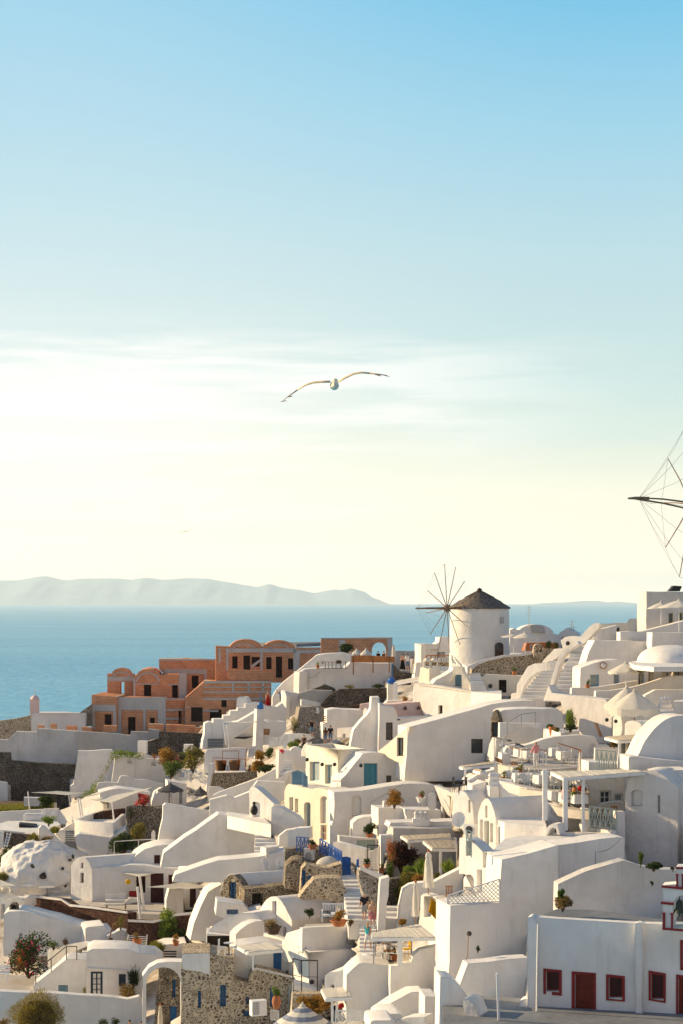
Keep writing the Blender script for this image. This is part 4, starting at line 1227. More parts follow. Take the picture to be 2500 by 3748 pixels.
r=S('house','house','tall sunlit white house wall with a narrow brown door','Q',[(482,830),(490,590),(510,540),(560,525),(600,540),(1000,590),(1260,628),(1500,672),(1510,700),(1510,1150),(700,1200),(600,830)],-46,.8,'white',Y=176,win=[('wooddoor',893,880,957,1085)],plates=[('coping','cream',.08,[[(560,525),(600,538),(1000,588),(1500,668),(1500,690),(1000,612),(600,562),(560,548)]])])
PR('house','house','flat roof house behind the tall sunlit wall, yellow doorway wall beyond','Q',[(1500,672),(1900,700),(1900,640),(1420,590),(800,505),(560,520)],4,Y=171.5,m='white')
p0=atF('Q',745,530,181)
zt=atF('Q',745,275,181).z
bm=bmesh.new()
a=[p0+Vector(v)for v in((0,-.1,-.6),(1.25,.7,-.6),(.35,2.0,-.6),(-1.0,1.2,-.6))]
c_=sum(a,Vector())/4
lo=[bm.verts.new(p)for p in a]
hi=[bm.verts.new(Vector((c_.x+(p.x-c_.x)*.78,c_.y+(p.y-c_.y)*.78,zt)))for p in a]
bm.faces.new(lo);bm.faces.new(hi)
for i in range(4):
 bm.faces.new((lo[i],lo[(i+1)%4],hi[(i+1)%4],hi[i]))
rt=empty('chimney',p0,'tapering cream chimney tower with two arched cowls','chimney')
fin('shaft',bm,'cream',rt)
for k,(ox,oy)in enumerate(((-.35,.6),(.5,.9))):
 bm=bmesh.new()
 q=Vector((p0 .x+ox*.8+.1,p0 .y+oy,zt))
 for s in(-.28,.28):
  add_box(bm,q+Vector((s,0,.28)),(.12,.5,.56))
 add_lathe(bm,q+Vector((0,0,.5)),[(.36,0),(.34,.12),(.2,.3),(.03,.36)],10)
 fin('cowl',bm,'cream',rt)
S('house','house','white roof slopes behind the cream chimney tower','Q',[(800,540),(860,470),(1000,400),(1120,325),(1130,270),(1270,262),(1400,500),(1420,600),(1100,590)],6,3,'white',Y=178,win=[('lattice',1158,390,1264,578)])
S('garden_wall','wall','sunlit cream buttress beside the blue lattice window','Q',[(1060,505),(1095,450),(1128,350),(1132,262),(1272,265),(1290,340),(1395,520),(1395,625),(1266,610),(1264,575),(1262,395),(1158,385),(1120,420),(1085,500)],-28,.5,'cream',Y=176.4)
rt=S('gate_pillar','pillar','white pillar with a tiny blue cupola beside the pergola bench','Q',[(85,800),(82,545),(165,540),(190,490),(235,520),(235,770),(200,800)],4,.8,'white',Y=186)
bm=bmesh.new()
p=atF('Q',145,535,186)+Vector((0,.3,0))
add_lathe(bm,p,[(.42,0),(.42,.2),(.5,.22),(.3,.35),(.26,.5),(.05,.6)],8)
tag(fin('cupola',bm,'blue_deep',origin=p),'tiny deep blue cupola on the white gate pillar','dome')
S('garden_wall','wall','white low roof edge with rubble under the pergola bench','Q',[(-10,900),(80,810),(330,800),(490,800),(660,835),(400,850),(120,860),(40,890),(-10,920)],4,1.5,'white',Y=182)
r=H('house','ochre plaster house with two framed windows facing the sun','F',602,825,1000,84,372,24,'cream',Y=160,cat='house',winL=[('softblue',630,166,699,298),('softblue',736,186,786,318)])
S('house','house','white house with a double teal door and a slanting parapet','F',[(843,385),(846,290),(880,258),(998,110),(1050,104),(1130,106),(1290,210),(1300,300),(1300,385)],16,4,'white',Y=158.5,dY=0,win=[('tealdoor',1005,178,1098,364),('wood',1160,262,1196,326)])
r=S('house','house','huge plain white wall with one wooden casement, its top rising towards the stairs','Z',[(1488,2770),(1492,2662),(1560,2645),(1630,2626),(1797,2578),(1880,2566),(1960,2565),(1960,2640),(1800,2740),(1795,2800),(1700,2860),(1480,2860)],14,4,'white',Y=157,win=[('wood',1725,2705,1768,2757)])
S('garden_wall','wall','sunlit sloping end of the huge plain wall with a narrow wooden casement','B',[(1096,950),(1160,900),(1235,835),(1308,772),(1322,775),(1302,900),(1296,1060),(1260,1030)],-58,.6,'cream',Y=156,x0=1300,win=[('wood',1233,850,1279,978)])
S('house','house','sunlit lower front with an arched door, arched niche and small shutters','F',[(455,440),(456,370),(470,332),(482,320),(560,336),(655,360),(668,347),(720,352),(802,376),(796,780),(690,760),(640,660),(560,600),(470,520)],-56,2.5,'cream',Y=153,x0=800,win=[('softblue',490,412,516,502),('softblue',528,422,551,518),('softblue',592,446,636,640,.9),('niche',704,405,753,592,.9),('brownpane',706,604,746,716)])
S('house','house','broad white curved wall in shade with a blind arched niche','F',[(798,800),(798,378),(850,374),(990,366),(1150,340),(1310,318),(1400,318),(1492,326),(1560,352),(1600,380),(1600,700),(1100,800)],12,3,'white',Y=152,win=[('niche',922,400,987,545,.9)])
S('garden_wall','wall','rounded white wall stub at the foot of the ochre corner','F',[(780,760),(782,600),(790,584),(802,584),(832,610),(836,760)],10,1,'white',Y=149)
S('house','house','white rounded wall behind the plant in its clay pot','F',[(926,700),(930,590),(960,562),(1005,548),(1105,540),(1125,720),(926,720)],8,1.5,'white',Y=148.5,plates=[('shelf','white',.5,[(940,686,1108,700)])])
S('house','house','white wall with a pale green tank panel below the potted plant','F',[(835,790),(835,680),(930,690),(1125,700),(1125,790)],8,1.0,'white',Y=147.5,win=[('palepanel',955,708,1082,780)])
S('house','house','square white block below the orange leaved tree','F',[(1104,680),(1105,487),(1300,490),(1308,600),(1240,680)],12,3,'white',Y=146.5)
S('house','house','low white block beside the old iron chair','F',[(1298,590),(1300,500),(1535,502),(1540,590)],10,3,'white',Y=145.5)
S('garden_wall','wall','sunlit corner of the courtyard behind the iron chair','F',[(1490,328),(1600,372),(1600,560),(1545,480)],-50,.5,'white',Y=150,x0=1560,win=[('wooddoor',1537,475,1550,560)])
S('arch_wall','wall','sunlit triangular wall with an arched niche holding a black jar','F',[(215,580),(212,362),(232,333),(262,346),(330,405),(388,460),(372,490),(362,625),(300,620),(240,590)],-44,.7,'white',Y=153,win=[('niche',236,445,288,590,1.0)])
S('garden_wall','wall','rose lit sloping parapet beside the steps','F',[(362,670),(366,480),(382,470),(430,480),(545,545),(580,590),(575,625),(470,640),(430,680)],-20,.7,'white',Y=150)
S('house','house','plain white wall in shade left of the steps','F',[(-400,900),(-380,800),(0,530),(60,534),(245,575),(252,860),(0,870)],6,3,'white',Y=156)
S('terrace_floor','terrace','sunlit patch of flat roof under the black jar','F',[(100,560),(240,540),(300,590),(250,600)],0,.3,'paving',Y=154)if False else None
PR('terrace_floor','terrace','flat roof terrace at the foot of the triangular wall','F',[(60,540),(245,578),(365,600),(300,545),(60,510)],1.0,Y=154.5,m='white')
ST('steps','white village steps passing below the triangular wall','F',(250,830),(420,830),(255,590),(365,590),9,Y0=145.5,Y1=153)
S('garden_wall','wall','white gate pier in sun and shade above the blue railing','F',[(480,765),(480,660),(500,640),(540,625),(628,622),(630,700),(560,730),(520,770)],-12,1.0,'white',Y=144)
S('garden_wall','wall','white wall curving up beside the village steps','F',[(415,800),(420,680),(470,640),(575,620),(600,640),(500,700),(480,780)],8,.6,'white',Y=146)
S('house','house','long plain white roof wall above the small stone vault','F',[(-320,1000),(-300,950),(0,848),(290,822),(410,790),(460,780),(460,920),(300,1000)],5,3,'white',Y=142)
PR('water_tank','tank','white water tank block with a sunlit lid','F',[(290,752),(330,764),(415,750),(420,738),(330,742)],1.3,Y=143,m='white')
S('stone_house','vaulted house','small stone vault with white barrel roof and bright blue window','I',[(2,300),(8,240),(20,190),(42,130),(75,100),(108,100),(140,130),(165,175),(182,200),(182,320),(115,300)],-34,1.0,'stone_mix',Y=139,win=[('blue',70,148,120,286)])
S('vault_roof','roof','smooth white barrel roof of the small stone vault','I',[(10,215),(25,165),(45,125),(75,92),(110,92),(145,125),(175,180),(182,215),(160,225),(30,230)],-34,8.5,'white',Y=139.4,back=62)
S('stone_wall','wall','dark stone side wall under the white barrel roof','I',[(176,330),(180,196),(300,188),(530,164),(580,170),(580,330),(300,340)],18,1.5,'stone_mix',Y=137.5,win=[('dark',232,226,306,312)])
S('house','house','white wall with a half hidden blue window under the small stone vault','I',[(-20,380),(-10,282),(60,290),(180,310),(215,350),(300,330),(330,400),(100,420)],6,3,'white',Y=135,win=[('blue',56,338,135,372)])
S('house','vaulted house','small white vault with a rounded sunlit back and open dark front','I',[(118,620),(120,510),(150,478),(200,442),(255,420),(312,416),(325,500),(318,620)],26,1.0,'white',Y=128)
S('vault_roof','roof','broad sunlit barrel roof of the open fronted white vault','I',[(-80,505),(-30,440),(60,385),(150,362),(240,360),(315,412),(260,422),(180,455),(122,512),(75,515)],-14,3.5,'white',Y=129.5,back=40)
S('house','house','dark open room under the broad sunlit barrel roof','I',[(-85,620),(-82,505),(75,516),(120,505),(122,620)],4,3,'white',Y=129.2,win=[('dark',-78,520,76,612)])
r=S('house','vaulted house','white vaulted house with several blue windows in its sunlit gable','I',[(282,560),(280,350),(300,312),(330,270),(360,250),(398,248),(430,272),(458,315),(485,368),(508,412),(508,560),(470,570),(380,560)],-52,6.5,'white',Y=130,back=55,win=[('blue',372,280,400,384),('bluepanel',312,420,327,500),('blue',366,436,408,508),('blue',448,458,468,540)])
S('balcony_wall','balcony','sunlit white balcony front with a hanging brown planter','I',[(308,580),(312,500),(464,545),(466,600),(310,600)],-50,.4,'white',Y=126.5)
r=H('house','white cubic house with a blue side window and a curved parapet','I',440,625,974,634,915,20,'white',Y=119.5,winL=[('blue',550,632,572,772)],roofm='white')
S('balcony_wall','balcony','curved white parapet above the cubic house, sofa terrace behind','I',[(578,640),(580,470),(640,462),(800,455),(946,452),(950,520),(930,600),(800,640),(628,645),(600,600)],20,.5,'white',Y=121)
S('house','house','sunlit flank of the cubic house rising to the curved parapet','I',[(438,600),(470,500),(578,468),(582,560),(606,600),(626,640),(626,700),(440,700)],-62,.6,'white',Y=120.6,x0=600)
PR('terrace_floor','terrace','small terrace floor with the white sofa','I',[(585,470),(945,458),(930,425),(600,440)],.8,Y=122.5,m='paving')
S('house','house','white house wall with a blue door under the thin canopy','I',[(105,850),(110,590),(300,565),(465,600),(540,810),(540,860),(230,860)],2,3,'white',Y=123.5,win=[('bluedoor',379,628,434,778)])
S('garden_wall','wall','low white step and drain wall behind the black rail','I',[(518,870),(520,850),(630,880),(690,910),(690,960),(518,940)],4,1.5,'white',Y=116)
S('stone_wall','wall','low stone wall with black boulders below the rail','I',[(505,1080),(512,925),(640,922),(790,915),(800,1080)],2,.8,'stone_pale',Y=113.5)
ST('steps','long pale village steps between rubble walls, two people climbing','I',(900,430),(1092,430),(840,100),(972,90),11,Y0=119.5,Y1=131)
ST('steps','lower flight of the village steps where a woman walks down','I',(975,690),(1090,700),(975,440),(1092,430),9,Y0=112.5,Y1=119)
S('stone_wall','wall','pale rubble wall ramp on the near side of the village steps','I',[(555,260),(605,190),(660,130),(740,120),(850,120),(870,180),(935,330),(930,420),(880,400),(800,280),(660,270)],4,1.6,'stone_pale',Y=126)
S('stone_wall','wall','rubble wall with a sky blue hatch above the village steps','I',[(560,280),(575,60),(604,26),(740,52),(800,35),(852,20),(856,110),(740,130),(660,140),(610,260)],4,1.4,'stone_pale',Y=130.5,win=[('bluepanel',612,103,655,200),('bluepanel',577,66,602,180)])
S('stone_wall','wall','rounded mound of rubble masonry behind the small vault','F',[(455,1040),(465,890),(510,850),(560,838),(600,850),(640,880),(640,1000),(560,1060)],4,3,'stone_mix',Y=134)
S('stone_wall','wall','rubble wall carrying the blue railing and flower pots','F',[(455,900),(462,775),(540,765),(620,770),(720,780),(860,860),(850,960),(740,960),(600,880)],3,1.0,'stone_mix',Y=136.5)
S('garden_wall','wall','white wall slope with a tiny round door below the railing','F',[(585,850),(590,765),(660,775),(655,850)],-10,.5,'white',Y=135.6,win=[('niche',600,795,642,850,.9)])
S('stone_wall','wall','grey rubble wall with thick white coping beside the village steps','I',[(968,110),(975,55),(1005,55),(1120,125),(1125,500),(1060,420),(1000,240)],10,.8,'stone_grey',Y=122,plates=[('coping','white',.2,[[(975,46),(1010,48),(1180,115),(1180,132),(1120,132),(975,62)]])])
S('garden_wall','wall','tall rounded white wall end beside the climbing people','I',[(1098,520),(1112,240),(1120,130),(1180,112),(1176,240),(1162,300),(1155,490),(1140,520)],4,1.0,'white',Y=117.5)
ST('steps','short white side steps behind the rounded wall end','I',(1155,420),(1250,420),(1158,310),(1240,318),3,Y0=118.5,Y1=121.5)
S('stone_wall','wall','dark rubble wall below the olive bushes','I',[(1155,330),(1165,130),(1260,120),(1280,320),(1155,330)],4,.8,'stone_dark',Y=124)
S('garden_wall','wall','long sunlit white wall above the village steps','F',[(790,830),(792,725),(810,720),(1020,772),(1026,900),(980,905),(920,860)],-28,.6,'white',Y=140)
S('garden_wall','wall','sunlit curling wall behind the iron gate','F',[(1026,930),(1030,785),(1065,782),(1085,765),(1128,768),(1128,940)],-28,.5,'white',Y=137)
S('garden_wall','wall','white gate post with the plum coloured creeper','F',[(1118,960),(1122,676),(1205,674),(1208,790),(1140,800),(1140,960)],8,.8,'white',Y=136)
S('house','vaulted house','long low vault with a rounded sunlit gable above the courtyard','F',[(1168,690),(1170,620),(1180,592),(1195,585),(1208,595),(1216,625),(1216,690)],-48,1.0,'white',Y=141,back=70)
S('vault_roof','roof','long rounded roof of the low vault carrying chimney cowls','F',[(1176,620),(1190,588),(1400,580),(1700,580),(1700,620),(1500,640),(1212,640)],8,2,'white',Y=140)
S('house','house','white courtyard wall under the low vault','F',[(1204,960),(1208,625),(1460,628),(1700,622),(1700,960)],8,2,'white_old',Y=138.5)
r=S('garden_wall','wall','curved white planter wall below the courtyard','O',[(400,1500),(420,1180),(470,950),(560,890),(640,868),(900,850),(1100,745),(1260,665),(1290,680),(1300,960),(700,1420),(500,1500)],6,.8,'white',Y=118)
S('house','house','bright sunlit balcony corner with a draped yellow cloth','O',[(690,1460),(700,1290),(712,1040),(750,1010),(830,1030),(850,1045),(990,1150),(1000,1600),(900,1600)],-50,.6,'white',Y=108,x0=980,win=[('through',756,1050,925,1330)])
S('house','house','large plain shaded house wall right of the yellow cloth','O',[(985,1900),(990,1152),(1300,1142),(1620,1125),(1800,1110),(1800,1900)],14,3,'white',Y=107.5)
PR('terrace_floor','terrace','white balcony floor behind the lattice screen','O',[(995,1152),(1560,1130),(1500,1080),(860,1050)],.6,Y=108.6,m='white')
S('house','house','sunlit white house with rounded roof above the little tiled canopy','I',[(733,960),(735,795),(768,770),(830,766),(878,745),(925,748),(930,960)],-24,3,'white',Y=107.5,win=[('niche',778,860,800,882)])
S('house','house','big white rounded wall of the terrace restaurant, in shade','I',[(884,1110),(885,790),(925,750),(970,712),(1000,708),(1192,728),(1195,1110)],4,3,'white',Y=103)
S('house','house','long stepped white parapet sweeping up to the pergola terrace','I',[(1190,1120),(1190,730),(1252,726),(1275,708),(1330,704),(1350,650),(1395,615),(1568,575),(1700,555),(1700,1120)],8,.6,'white',Y=102)
PR('terrace_floor','terrace','pergola terrace floor where guests sit','I',[(990,708),(1190,728),(1330,706),(1390,620),(1080,640),(1060,690)],.8,Y=104.5,m='paving')
S('garden_wall','wall','white dome shaped wall end beside the terrace rail','I',[(965,740),(975,690),(1000,665),(1030,655),(1065,662),(1090,710),(1090,740)],6,.8,'white',Y=107)
S('garden_wall','wall','sloping white buttress wall at the bottom of the village','I',[(1040,1170),(1090,1055),(1200,980),(1330,910),(1420,905),(1430,1000),(1430,1170)],8,1.5,'white',Y=98)
S('house','house','stepped white block with a flat cap at the bottom edge','I',[(1425,1170),(1428,940),(1512,942),(1515,980),(1640,980),(1640,1170)],6,2,'white',Y=95)
S('vault_roof','roof','low rounded white vault end at the bottom edge, taller one','I',[(1105,1170),(1110,1075),(1135,1058),(1250,1060),(1280,1085),(1290,1170)],6,3,'white',Y=94.5)
S('vault_roof','roof','lowest rounded white vault end at the bottom edge','I',[(1045,1180),(1052,1118),(1070,1106),(1200,1105),(1230,1130),(1240,1180)],6,3,'white',Y=92)
S('garden_wall','wall','sunlit flat slab beside the low vault ends','I',[(1195,1120),(1300,1085),(1430,1080),(1435,1180),(1200,1180)],-24,1,'white',Y=93)
S('house','house','white house behind the windmill sails with red pots on its roof','C',[(48,690),(50,560),(150,562),(168,548),(172,522),(228,520),(235,560),(235,690)],6,4,'white',Y=206,win=[('niche',122,590,166,640)])
S('house','house','narrow sunlit end of the house behind the windmill sails','C',[(46,668),(48,562),(66,564),(66,672)],-60,.6,'white',Y=205.2)
S('stone_wall','wall','weathered grey sea wall behind the standing people','B',[(1200,420),(1210,250),(1385,252),(1385,440),(1300,440)],2,.6,'plaster_grey',Y=216,win=[('dark',1352,268,1372,380)])
S('stone_wall','wall','dark rubble slope beside the blue post','B',[(1195,470),(1205,340),(1260,400),(1390,410),(1400,480),(1300,480)],2,2,'stone_dark',Y=208)
S('garden_wall','wall','white stair wall behind the people in pale shirts','B',[(1350,470),(1370,330),(1430,335),(1425,480)],8,1.5,'white',Y=197)
S('garden_wall','wall','stone ledge under the wooden cafe fence by the windmill','C',[(85,685),(90,665),(225,668),(232,690)],4,2,'stone_mix',Y=199)
S('garden_wall','wall','light blue boarded fence below the windmill cafe','C',[(136,715),(140,684),(212,690),(246,686),(246,716)],4,.2,'pale_blue',Y=195,plates=[('post','paint',.06,[(160,686,164,716),(186,688,190,718),(208,690,213,718)])])
S('garden_wall','wall','sunlit white step wall below the light blue fence','C',[(144,745),(150,715),(212,720),(215,710),(232,712),(230,750)],-24,1,'white',Y=193)
mb=atF('C',400,690,198)
mz=lambda y:atF('C',400,y,198).z
mr=2.97
ml=empty('windmill',mb,'white round windmill with a thatched cap and bare spokes','windmill')
bm=bmesh.new()
prof=[(mr*1.04,-4),(mr*1.02,0),(mr*1.0,2.5),(mr*.985,mz(345)-mb.z-.05),(mr*.96,mz(345)-mb.z)]
add_lathe(bm,mb,prof,64)
fin('tower',bm,'white',ml)
bm=bmesh.new()
hz=mz(345)-mb.z-.12
cp=[]
for k in range(9):
 f=k/8
 cp.append((mr*1.02*(1-f)+.06+.12*math.sin(f*3.14),hz+(mz(250)-mb.z-hz)*f))
cp=[(mr*.9,hz-.05),(mr*1.03,hz-.1)]+cp
add_lathe(bm,mb,cp,48)
for v in bm.verts:
 v.co+=noise.noise_vector(v.co*2.2)*.07
fin('cap',bm,'thatch',ml)
bm=bmesh.new()
for k in range(16):
 a=k*math.pi/8
 d=Vector((math.cos(a),math.sin(a),0))
 add_bar(bm,mb+Vector((0,0,mz(249)-mb.z)),mb+d*mr*.5+Vector((0,0,mz(300)-mb.z+.12)),.07)
add_lathe(bm,mb+Vector((0,0,mz(252)-mb.z)),[(.3,0),(.2,.15),(.03,.25)],8)
fin('cap_ribs',bm,'wood_dark',ml)
def on_tower(x,y,out=0.0):
 """point of the tower's skin seen at C(x, y)"""
 p=atF('C',x,y,198)
 dx=p.x-mb.x
 rr=mr+out
 return Vector((p.x,mb.y-math.sqrt(max(.01,rr*rr-dx*dx)),p.z))
def curved_plate(name,pts,mat,out,parent):
 bm=bmesh.new()
 a=[bm.verts.new(on_tower(x,y,out))for x,y in pts]
 b=[bm.verts.new(on_tower(x,y,out-.25))for x,y in pts]
 bm.faces.new(a)
 for i in range(len(a)):
  bm.faces.new((a[i],a[(i+1)%len(a)],b[(i+1)%len(a)],b[i]))
 return fin(name,bm,mat,parent,smooth=False)
curved_plate('door_surround',arc(474,536,534,560,10)+[(536,640),(474,632)],'white',.12,ml)
d=curved_plate('door',arc(477,527,548,566,8)+[(527,634),(477,630)],'wood_dark',.18,ml)
curved_plate('pane',[(483,560),(503,556),(503,588),(483,590)],'glass',.22,d)
curved_plate('window',[(508,404),(531,404),(531,441),(508,441)],'plaster_grey',.05,ml)
hub=atF('C',214,355,194.1)
tip=atF('C',32,354,192.6)
root_pt=Vector((mb.x,mb.y,hub.z))
ax=(tip-hub).normalized()
ax.z=0
ax.normalize()
side_v=Vector((-ax.y,ax.x,0))
sail=empty('sail_frame',hub,None,None)
sail.parent=ml
sail.matrix_parent_inverse=Matrix.Translation(-ml.location)
bm=bmesh.new()
add_tube(bm,[root_pt,hub,hub+ax*(tip-hub).length],[.16,.13,.07],10)
add_lathe(bm,hub-Vector((0,0,.3)),[(.28,0),(.36,.15),(.36,.45),(.28,.6)],12)
fin('shaft',bm,'spar',ml)
RAD=atF('C',214,355,194.1).z-atF('C',214,612,194.1).z
tips=[]
for k in range(12):
 a=2*math.pi*(k+.22)/12
 q=hub+(side_v*math.cos(a)+Vector((0,0,1))*math.sin(a))*RAD
 tips.append(q)
 bm=bmesh.new()
 add_tube(bm,[hub,hub.lerp(q,.5),q],[.05,.042,.034],6)
 fin('spoke',bm,'spar',ml)
bm=bmesh.new()
for k in range(12):
 add_tube(bm,[tips[k],tips[(k+1)%12]],.0045,4)
 add_tube(bm,[tips[k],hub+ax*(tip-hub).length*.96],.0045,4)
fin('rigging',bm,'wood_dark',ml)
bpy.data.objects.remove(sail)
S('house','house','white house with a broad shallow dome behind the windmill canopies','C',[(572,610),(575,480),(600,470),(620,480)]+arc(620,825,448,500,10)+[(870,510),(870,620)],2,5,'white',Y=212,plates=[('skylight','plaster_grey',.2,[[(690,450),(762,452),(776,497),(702,497)]])])
S('house','house','small white gabled cube above the round stone terrace','C',[(855,590),(856,498),(900,468),(905,470),(962,500),(965,590)],-14,3,'white',Y=196,win=[('niche',873,520,905,570)])
S('house','house','dark tiled shed below the white canopies','C',[(655,600),(672,555),(800,552),(860,560),(860,600)],2,2,'terracotta',Y=202,win=[('whitedark',690,565,720,592)])
S('stone_wall','wall','curved pale rubble terrace wall below the windmill','C',[(352,735),(358,700),(385,675),(440,655),(540,632),(640,626),(712,616),(716,592),(760,588),(850,590),(850,700),(700,740)],4,1.2,'stone_pale',Y=184,plates=[('coping','white',.2,[[(330,690),(380,664),(440,644),(540,622),(640,616),(712,606),(712,618),(640,630),(540,636),(440,660),(388,680),(360,704)]])])
r=S('arch_wall','arch','twin arched rubble chimney cowl on the curved terrace wall','C',[(710,622),(712,578),(722,562),(740,558),(758,566),(768,582),(768,610),(762,640),(715,640)],2,.8,'stone_pale',Y=183.3,win=[('through',724,576,738,606,.9),('through',745,576,758,606,.9)])
PR('terrace_floor','terrace','white terrace floor round the windmill base','C',[(330,692),(640,618),(830,592),(760,585),(480,622),(300,672)],1,Y=186,m='white')
S('house','house','cream wall with a dark doorway between the two stair flights','C',[(400,760),(430,735),(560,740),(650,745),(645,800),(618,860),(400,860)],-8,1,'cream',Y=177,win=[('dark',510,766,554,840)])
ST('steps','narrow white steps beside the cream buttress','C',(350,840),(446,838),(340,728),(400,730),8,Y0=173.5,Y1=178)
ST('steps','broad white steps climbing between sunlit balustrades','C',(620,888),(778,886),(805,655),(850,645),13,Y0=164,Y1=178)
ST('steps','upper flight of wide white steps under the curved wall','C',(815,838),(980,834),(950,575),(1016,570),12,Y0=164.5,Y1=180)
S('garden_wall','wall','sunlit balustrade wall stepping up with the broad steps','C',[(578,890),(582,845),(612,838),(616,790),(655,725),(676,690),(715,672),(788,668),(792,712),(735,722),(690,755),(655,805),(640,860),(632,890)],-34,.5,'white',Y=166,x0=600)
S('garden_wall','wall','sunlit upper balustrade wall with a round lamp','C',[(755,668),(770,650),(830,588),(878,584),(866,540),(890,520),(930,514),(980,518),(1020,470),(1058,440),(1092,442),(1085,470),(1030,530),(1000,560),(960,580),(920,600),(880,600),(845,640),(800,668)],-34,.5,'white',Y=177,x0=900)
S('garden_wall','wall','long curved parapet between the two stair flights','C',[(772,892),(786,840),(802,800),(815,750),(835,690),(858,620),(880,592),(960,545),(975,560),(900,610),(872,650),(850,720),(825,800),(830,836),(866,846),(870,892)],-30,.6,'white',Y=164,x0=800)
S('garden_wall','wall','tall curved wall bounding the wide steps on the terrace side','C',[(978,700),(990,660),(1002,600),(1030,545),(1056,514),(1062,540),(1050,590),(1020,640),(1000,700)],-30,.8,'white',Y=172)
S('garden_wall','wall','white terrace wall with a dark oval opening near the ridge','C',[(1056,550),(1062,490),(1085,478),(1190,452),(1205,460),(1208,545)],4,1,'white',Y=183,win=[('dark',1188,464,1204,522,1.0)])
S('garden_wall','wall','cream sunlit parapet steps on the ridge below the tall white house','C',[(1085,480),(1090,448),(1170,440),(1245,438),(1262,415),(1360,412),(1362,460),(1280,490),(1208,495)],-16,2,'cream',Y=186)
S('house','house','tall white house on the ridge with an olive framed window','C',[(1358,500),(1358,258),(1700,262),(1700,500)],4,6,'white_old',Y=170,win=[('olive',1486,382,1512,442),('olive',1540,380,1566,436)])
S('garden_wall','wall','sloping white parapet below the ridge house','C',[(1205,600),(1208,545),(1208,492),(1330,490),(1440,462),(1570,428),(1700,410),(1700,600)],4,1.5,'white',Y=167)
S('garden_wall','wall','flat white terrace wall below the sloping parapet','C',[(1390,560),(1392,494),(1700,496),(1700,620),(1390,620)],4,2,'white',Y=162)
S('house','house','broad plain white terrace front beside the curved stair wall','C',[(1000,700),(1030,600),(1062,540),(1208,543),(1390,548),(1400,700)],6,3,'white',Y=164)
S('house','house','white house with a curved roof line, recessed window and round wall lamp','C',[(978,850),(980,698),(1000,690),(1050,672),(1110,656),(1200,650),(1240,654),(1310,690),(1360,700),(1700,700),(1700,850)],6,4,'white',Y=156,win=[('softblue',1036,736,1086,804),('softblue',1172,722,1202,790),('softblue',1318,712,1346,786),('whitedark',1490,750,1570,800)])
p=atF('C',1110,683,155.5)
bm=bmesh.new()
bmesh.ops.create_cone(bm,cap_ends=True,segments=20,radius1=.28,radius2=.28,depth=.12,matrix=Matrix.Translation(p)@Matrix.Rotation(R(90),4,'X'))
rt=empty('wall_lamp',p,'round brown rimmed wall lamp under the curved roof line','lamp')
fin('rim',bm,'wood',rt)
bm=bmesh.new()
bmesh.ops.create_uvsphere(bm,u_segments=16,v_segments=8,radius=.21,matrix=Matrix.Translation(p+Vector((0,-.06,0)))@Matrix.Diagonal((1,.4,1,1)))
fin('globe',bm,'linen',rt)
bm=bmesh.new()
c=atF('C',1500,670,151)
rx=(atF('C',1500,670,151)-atF('C',1306,670,151)).length
rz=atF('C',1500,566,151).z-c.z
bmesh.ops.create_uvsphere(bm,u_segments=48,v_segments=20,radius=1)
for v in bm.verts:
 q=v.co.copy()
 v.co=c+Vector((math.copysign(abs(q.x)**.85,q.x)*rx,q.y*3.2,math.copysign(abs(q.z)**.9,q.z)*rz*(1 if q.z>0 else.15)))
rt=empty('domed_roof',c,'oblong white dome on a projecting ledge over the curtained pavilion','dome')
fin('dome',bm,'white',rt)
PR('x','x','x','C',[(1258,664),(1300,656),(1700,640),(1700,690),(1400,692),(1290,682)],.35,Y=150.5,m='white',root=rt,part='ledge')
S('garden_wall','wall','low white garden wall before the recessed window','C',[(926,870),(930,812),(1060,810),(1180,792),(1312,770),(1312,870)],6,.6,'white',Y=151)
S('garden_wall','wall','white wall stepping up behind the two large parasols','C',[(1065,890),(1068,830),(1150,828),(1270,810),(1330,795),(1480,745),(1700,735),(1700,900)],6,.6,'white',Y=146.5)
S('garden_wall','wall','rose grey parapet beyond the large parasols','C',[(1340,930),(1350,856),(1410,824),(1700,822),(1700,930)],4,.8,'white',Y=142)
S('retaining_wall','wall','big sunlit wall behind the potted palm','D',[(602,124),(640,14),(660,66),(720,76),(1030,112),(1078,168),(1070,420),(900,420),(880,360),(850,330),(730,160),(720,124)],-40,1,'white',Y=145,x0=900)
S('house','house','white house with two round vents and a small square lamp on the sunlit terrace','D',[(1270,300),(1272,182),(1320,180),(1400,182),(1500,190),(1500,130),(1700,128),(1700,300)],-12,3,'white',Y=136)
S('house','vaulted house','small vault with a pointed sunlit gable under the parasols','D',[(1082,380),(1085,240),(1098,215),(1115,205),(1135,220),(1146,260),(1150,320),(1135,380)],-50,4,'white',Y=134,back=68)
S('house','vaulted house','rounded sunlit white drum end beside the reed pergola','D',[(1164,380),(1166,285),(1180,266),(1210,260),(1250,266),(1280,285),(1282,380)],-46,3.5,'white',Y=129,back=64)
S('house','house','large rough plaster vault at the edge with a smooth rounded shoulder','K',[(478,1100),(480,1000),(540,900),(590,780),(650,660),(740,540),(850,400),(960,295),(1080,205),(1200,150),(1320,122),(1500,115),(1700,140),(1700,1120),(1400,1130)],6,4,'white_rough',Y=118)
S('garden_wall','wall','long white ledge block below the rough plaster vault','K',[(298,1300),(300,1060),(315,1005),(350,992),(480,1000),(900,1050),(1700,1120),(1700,1300)],8,3,'white',Y=116.5)
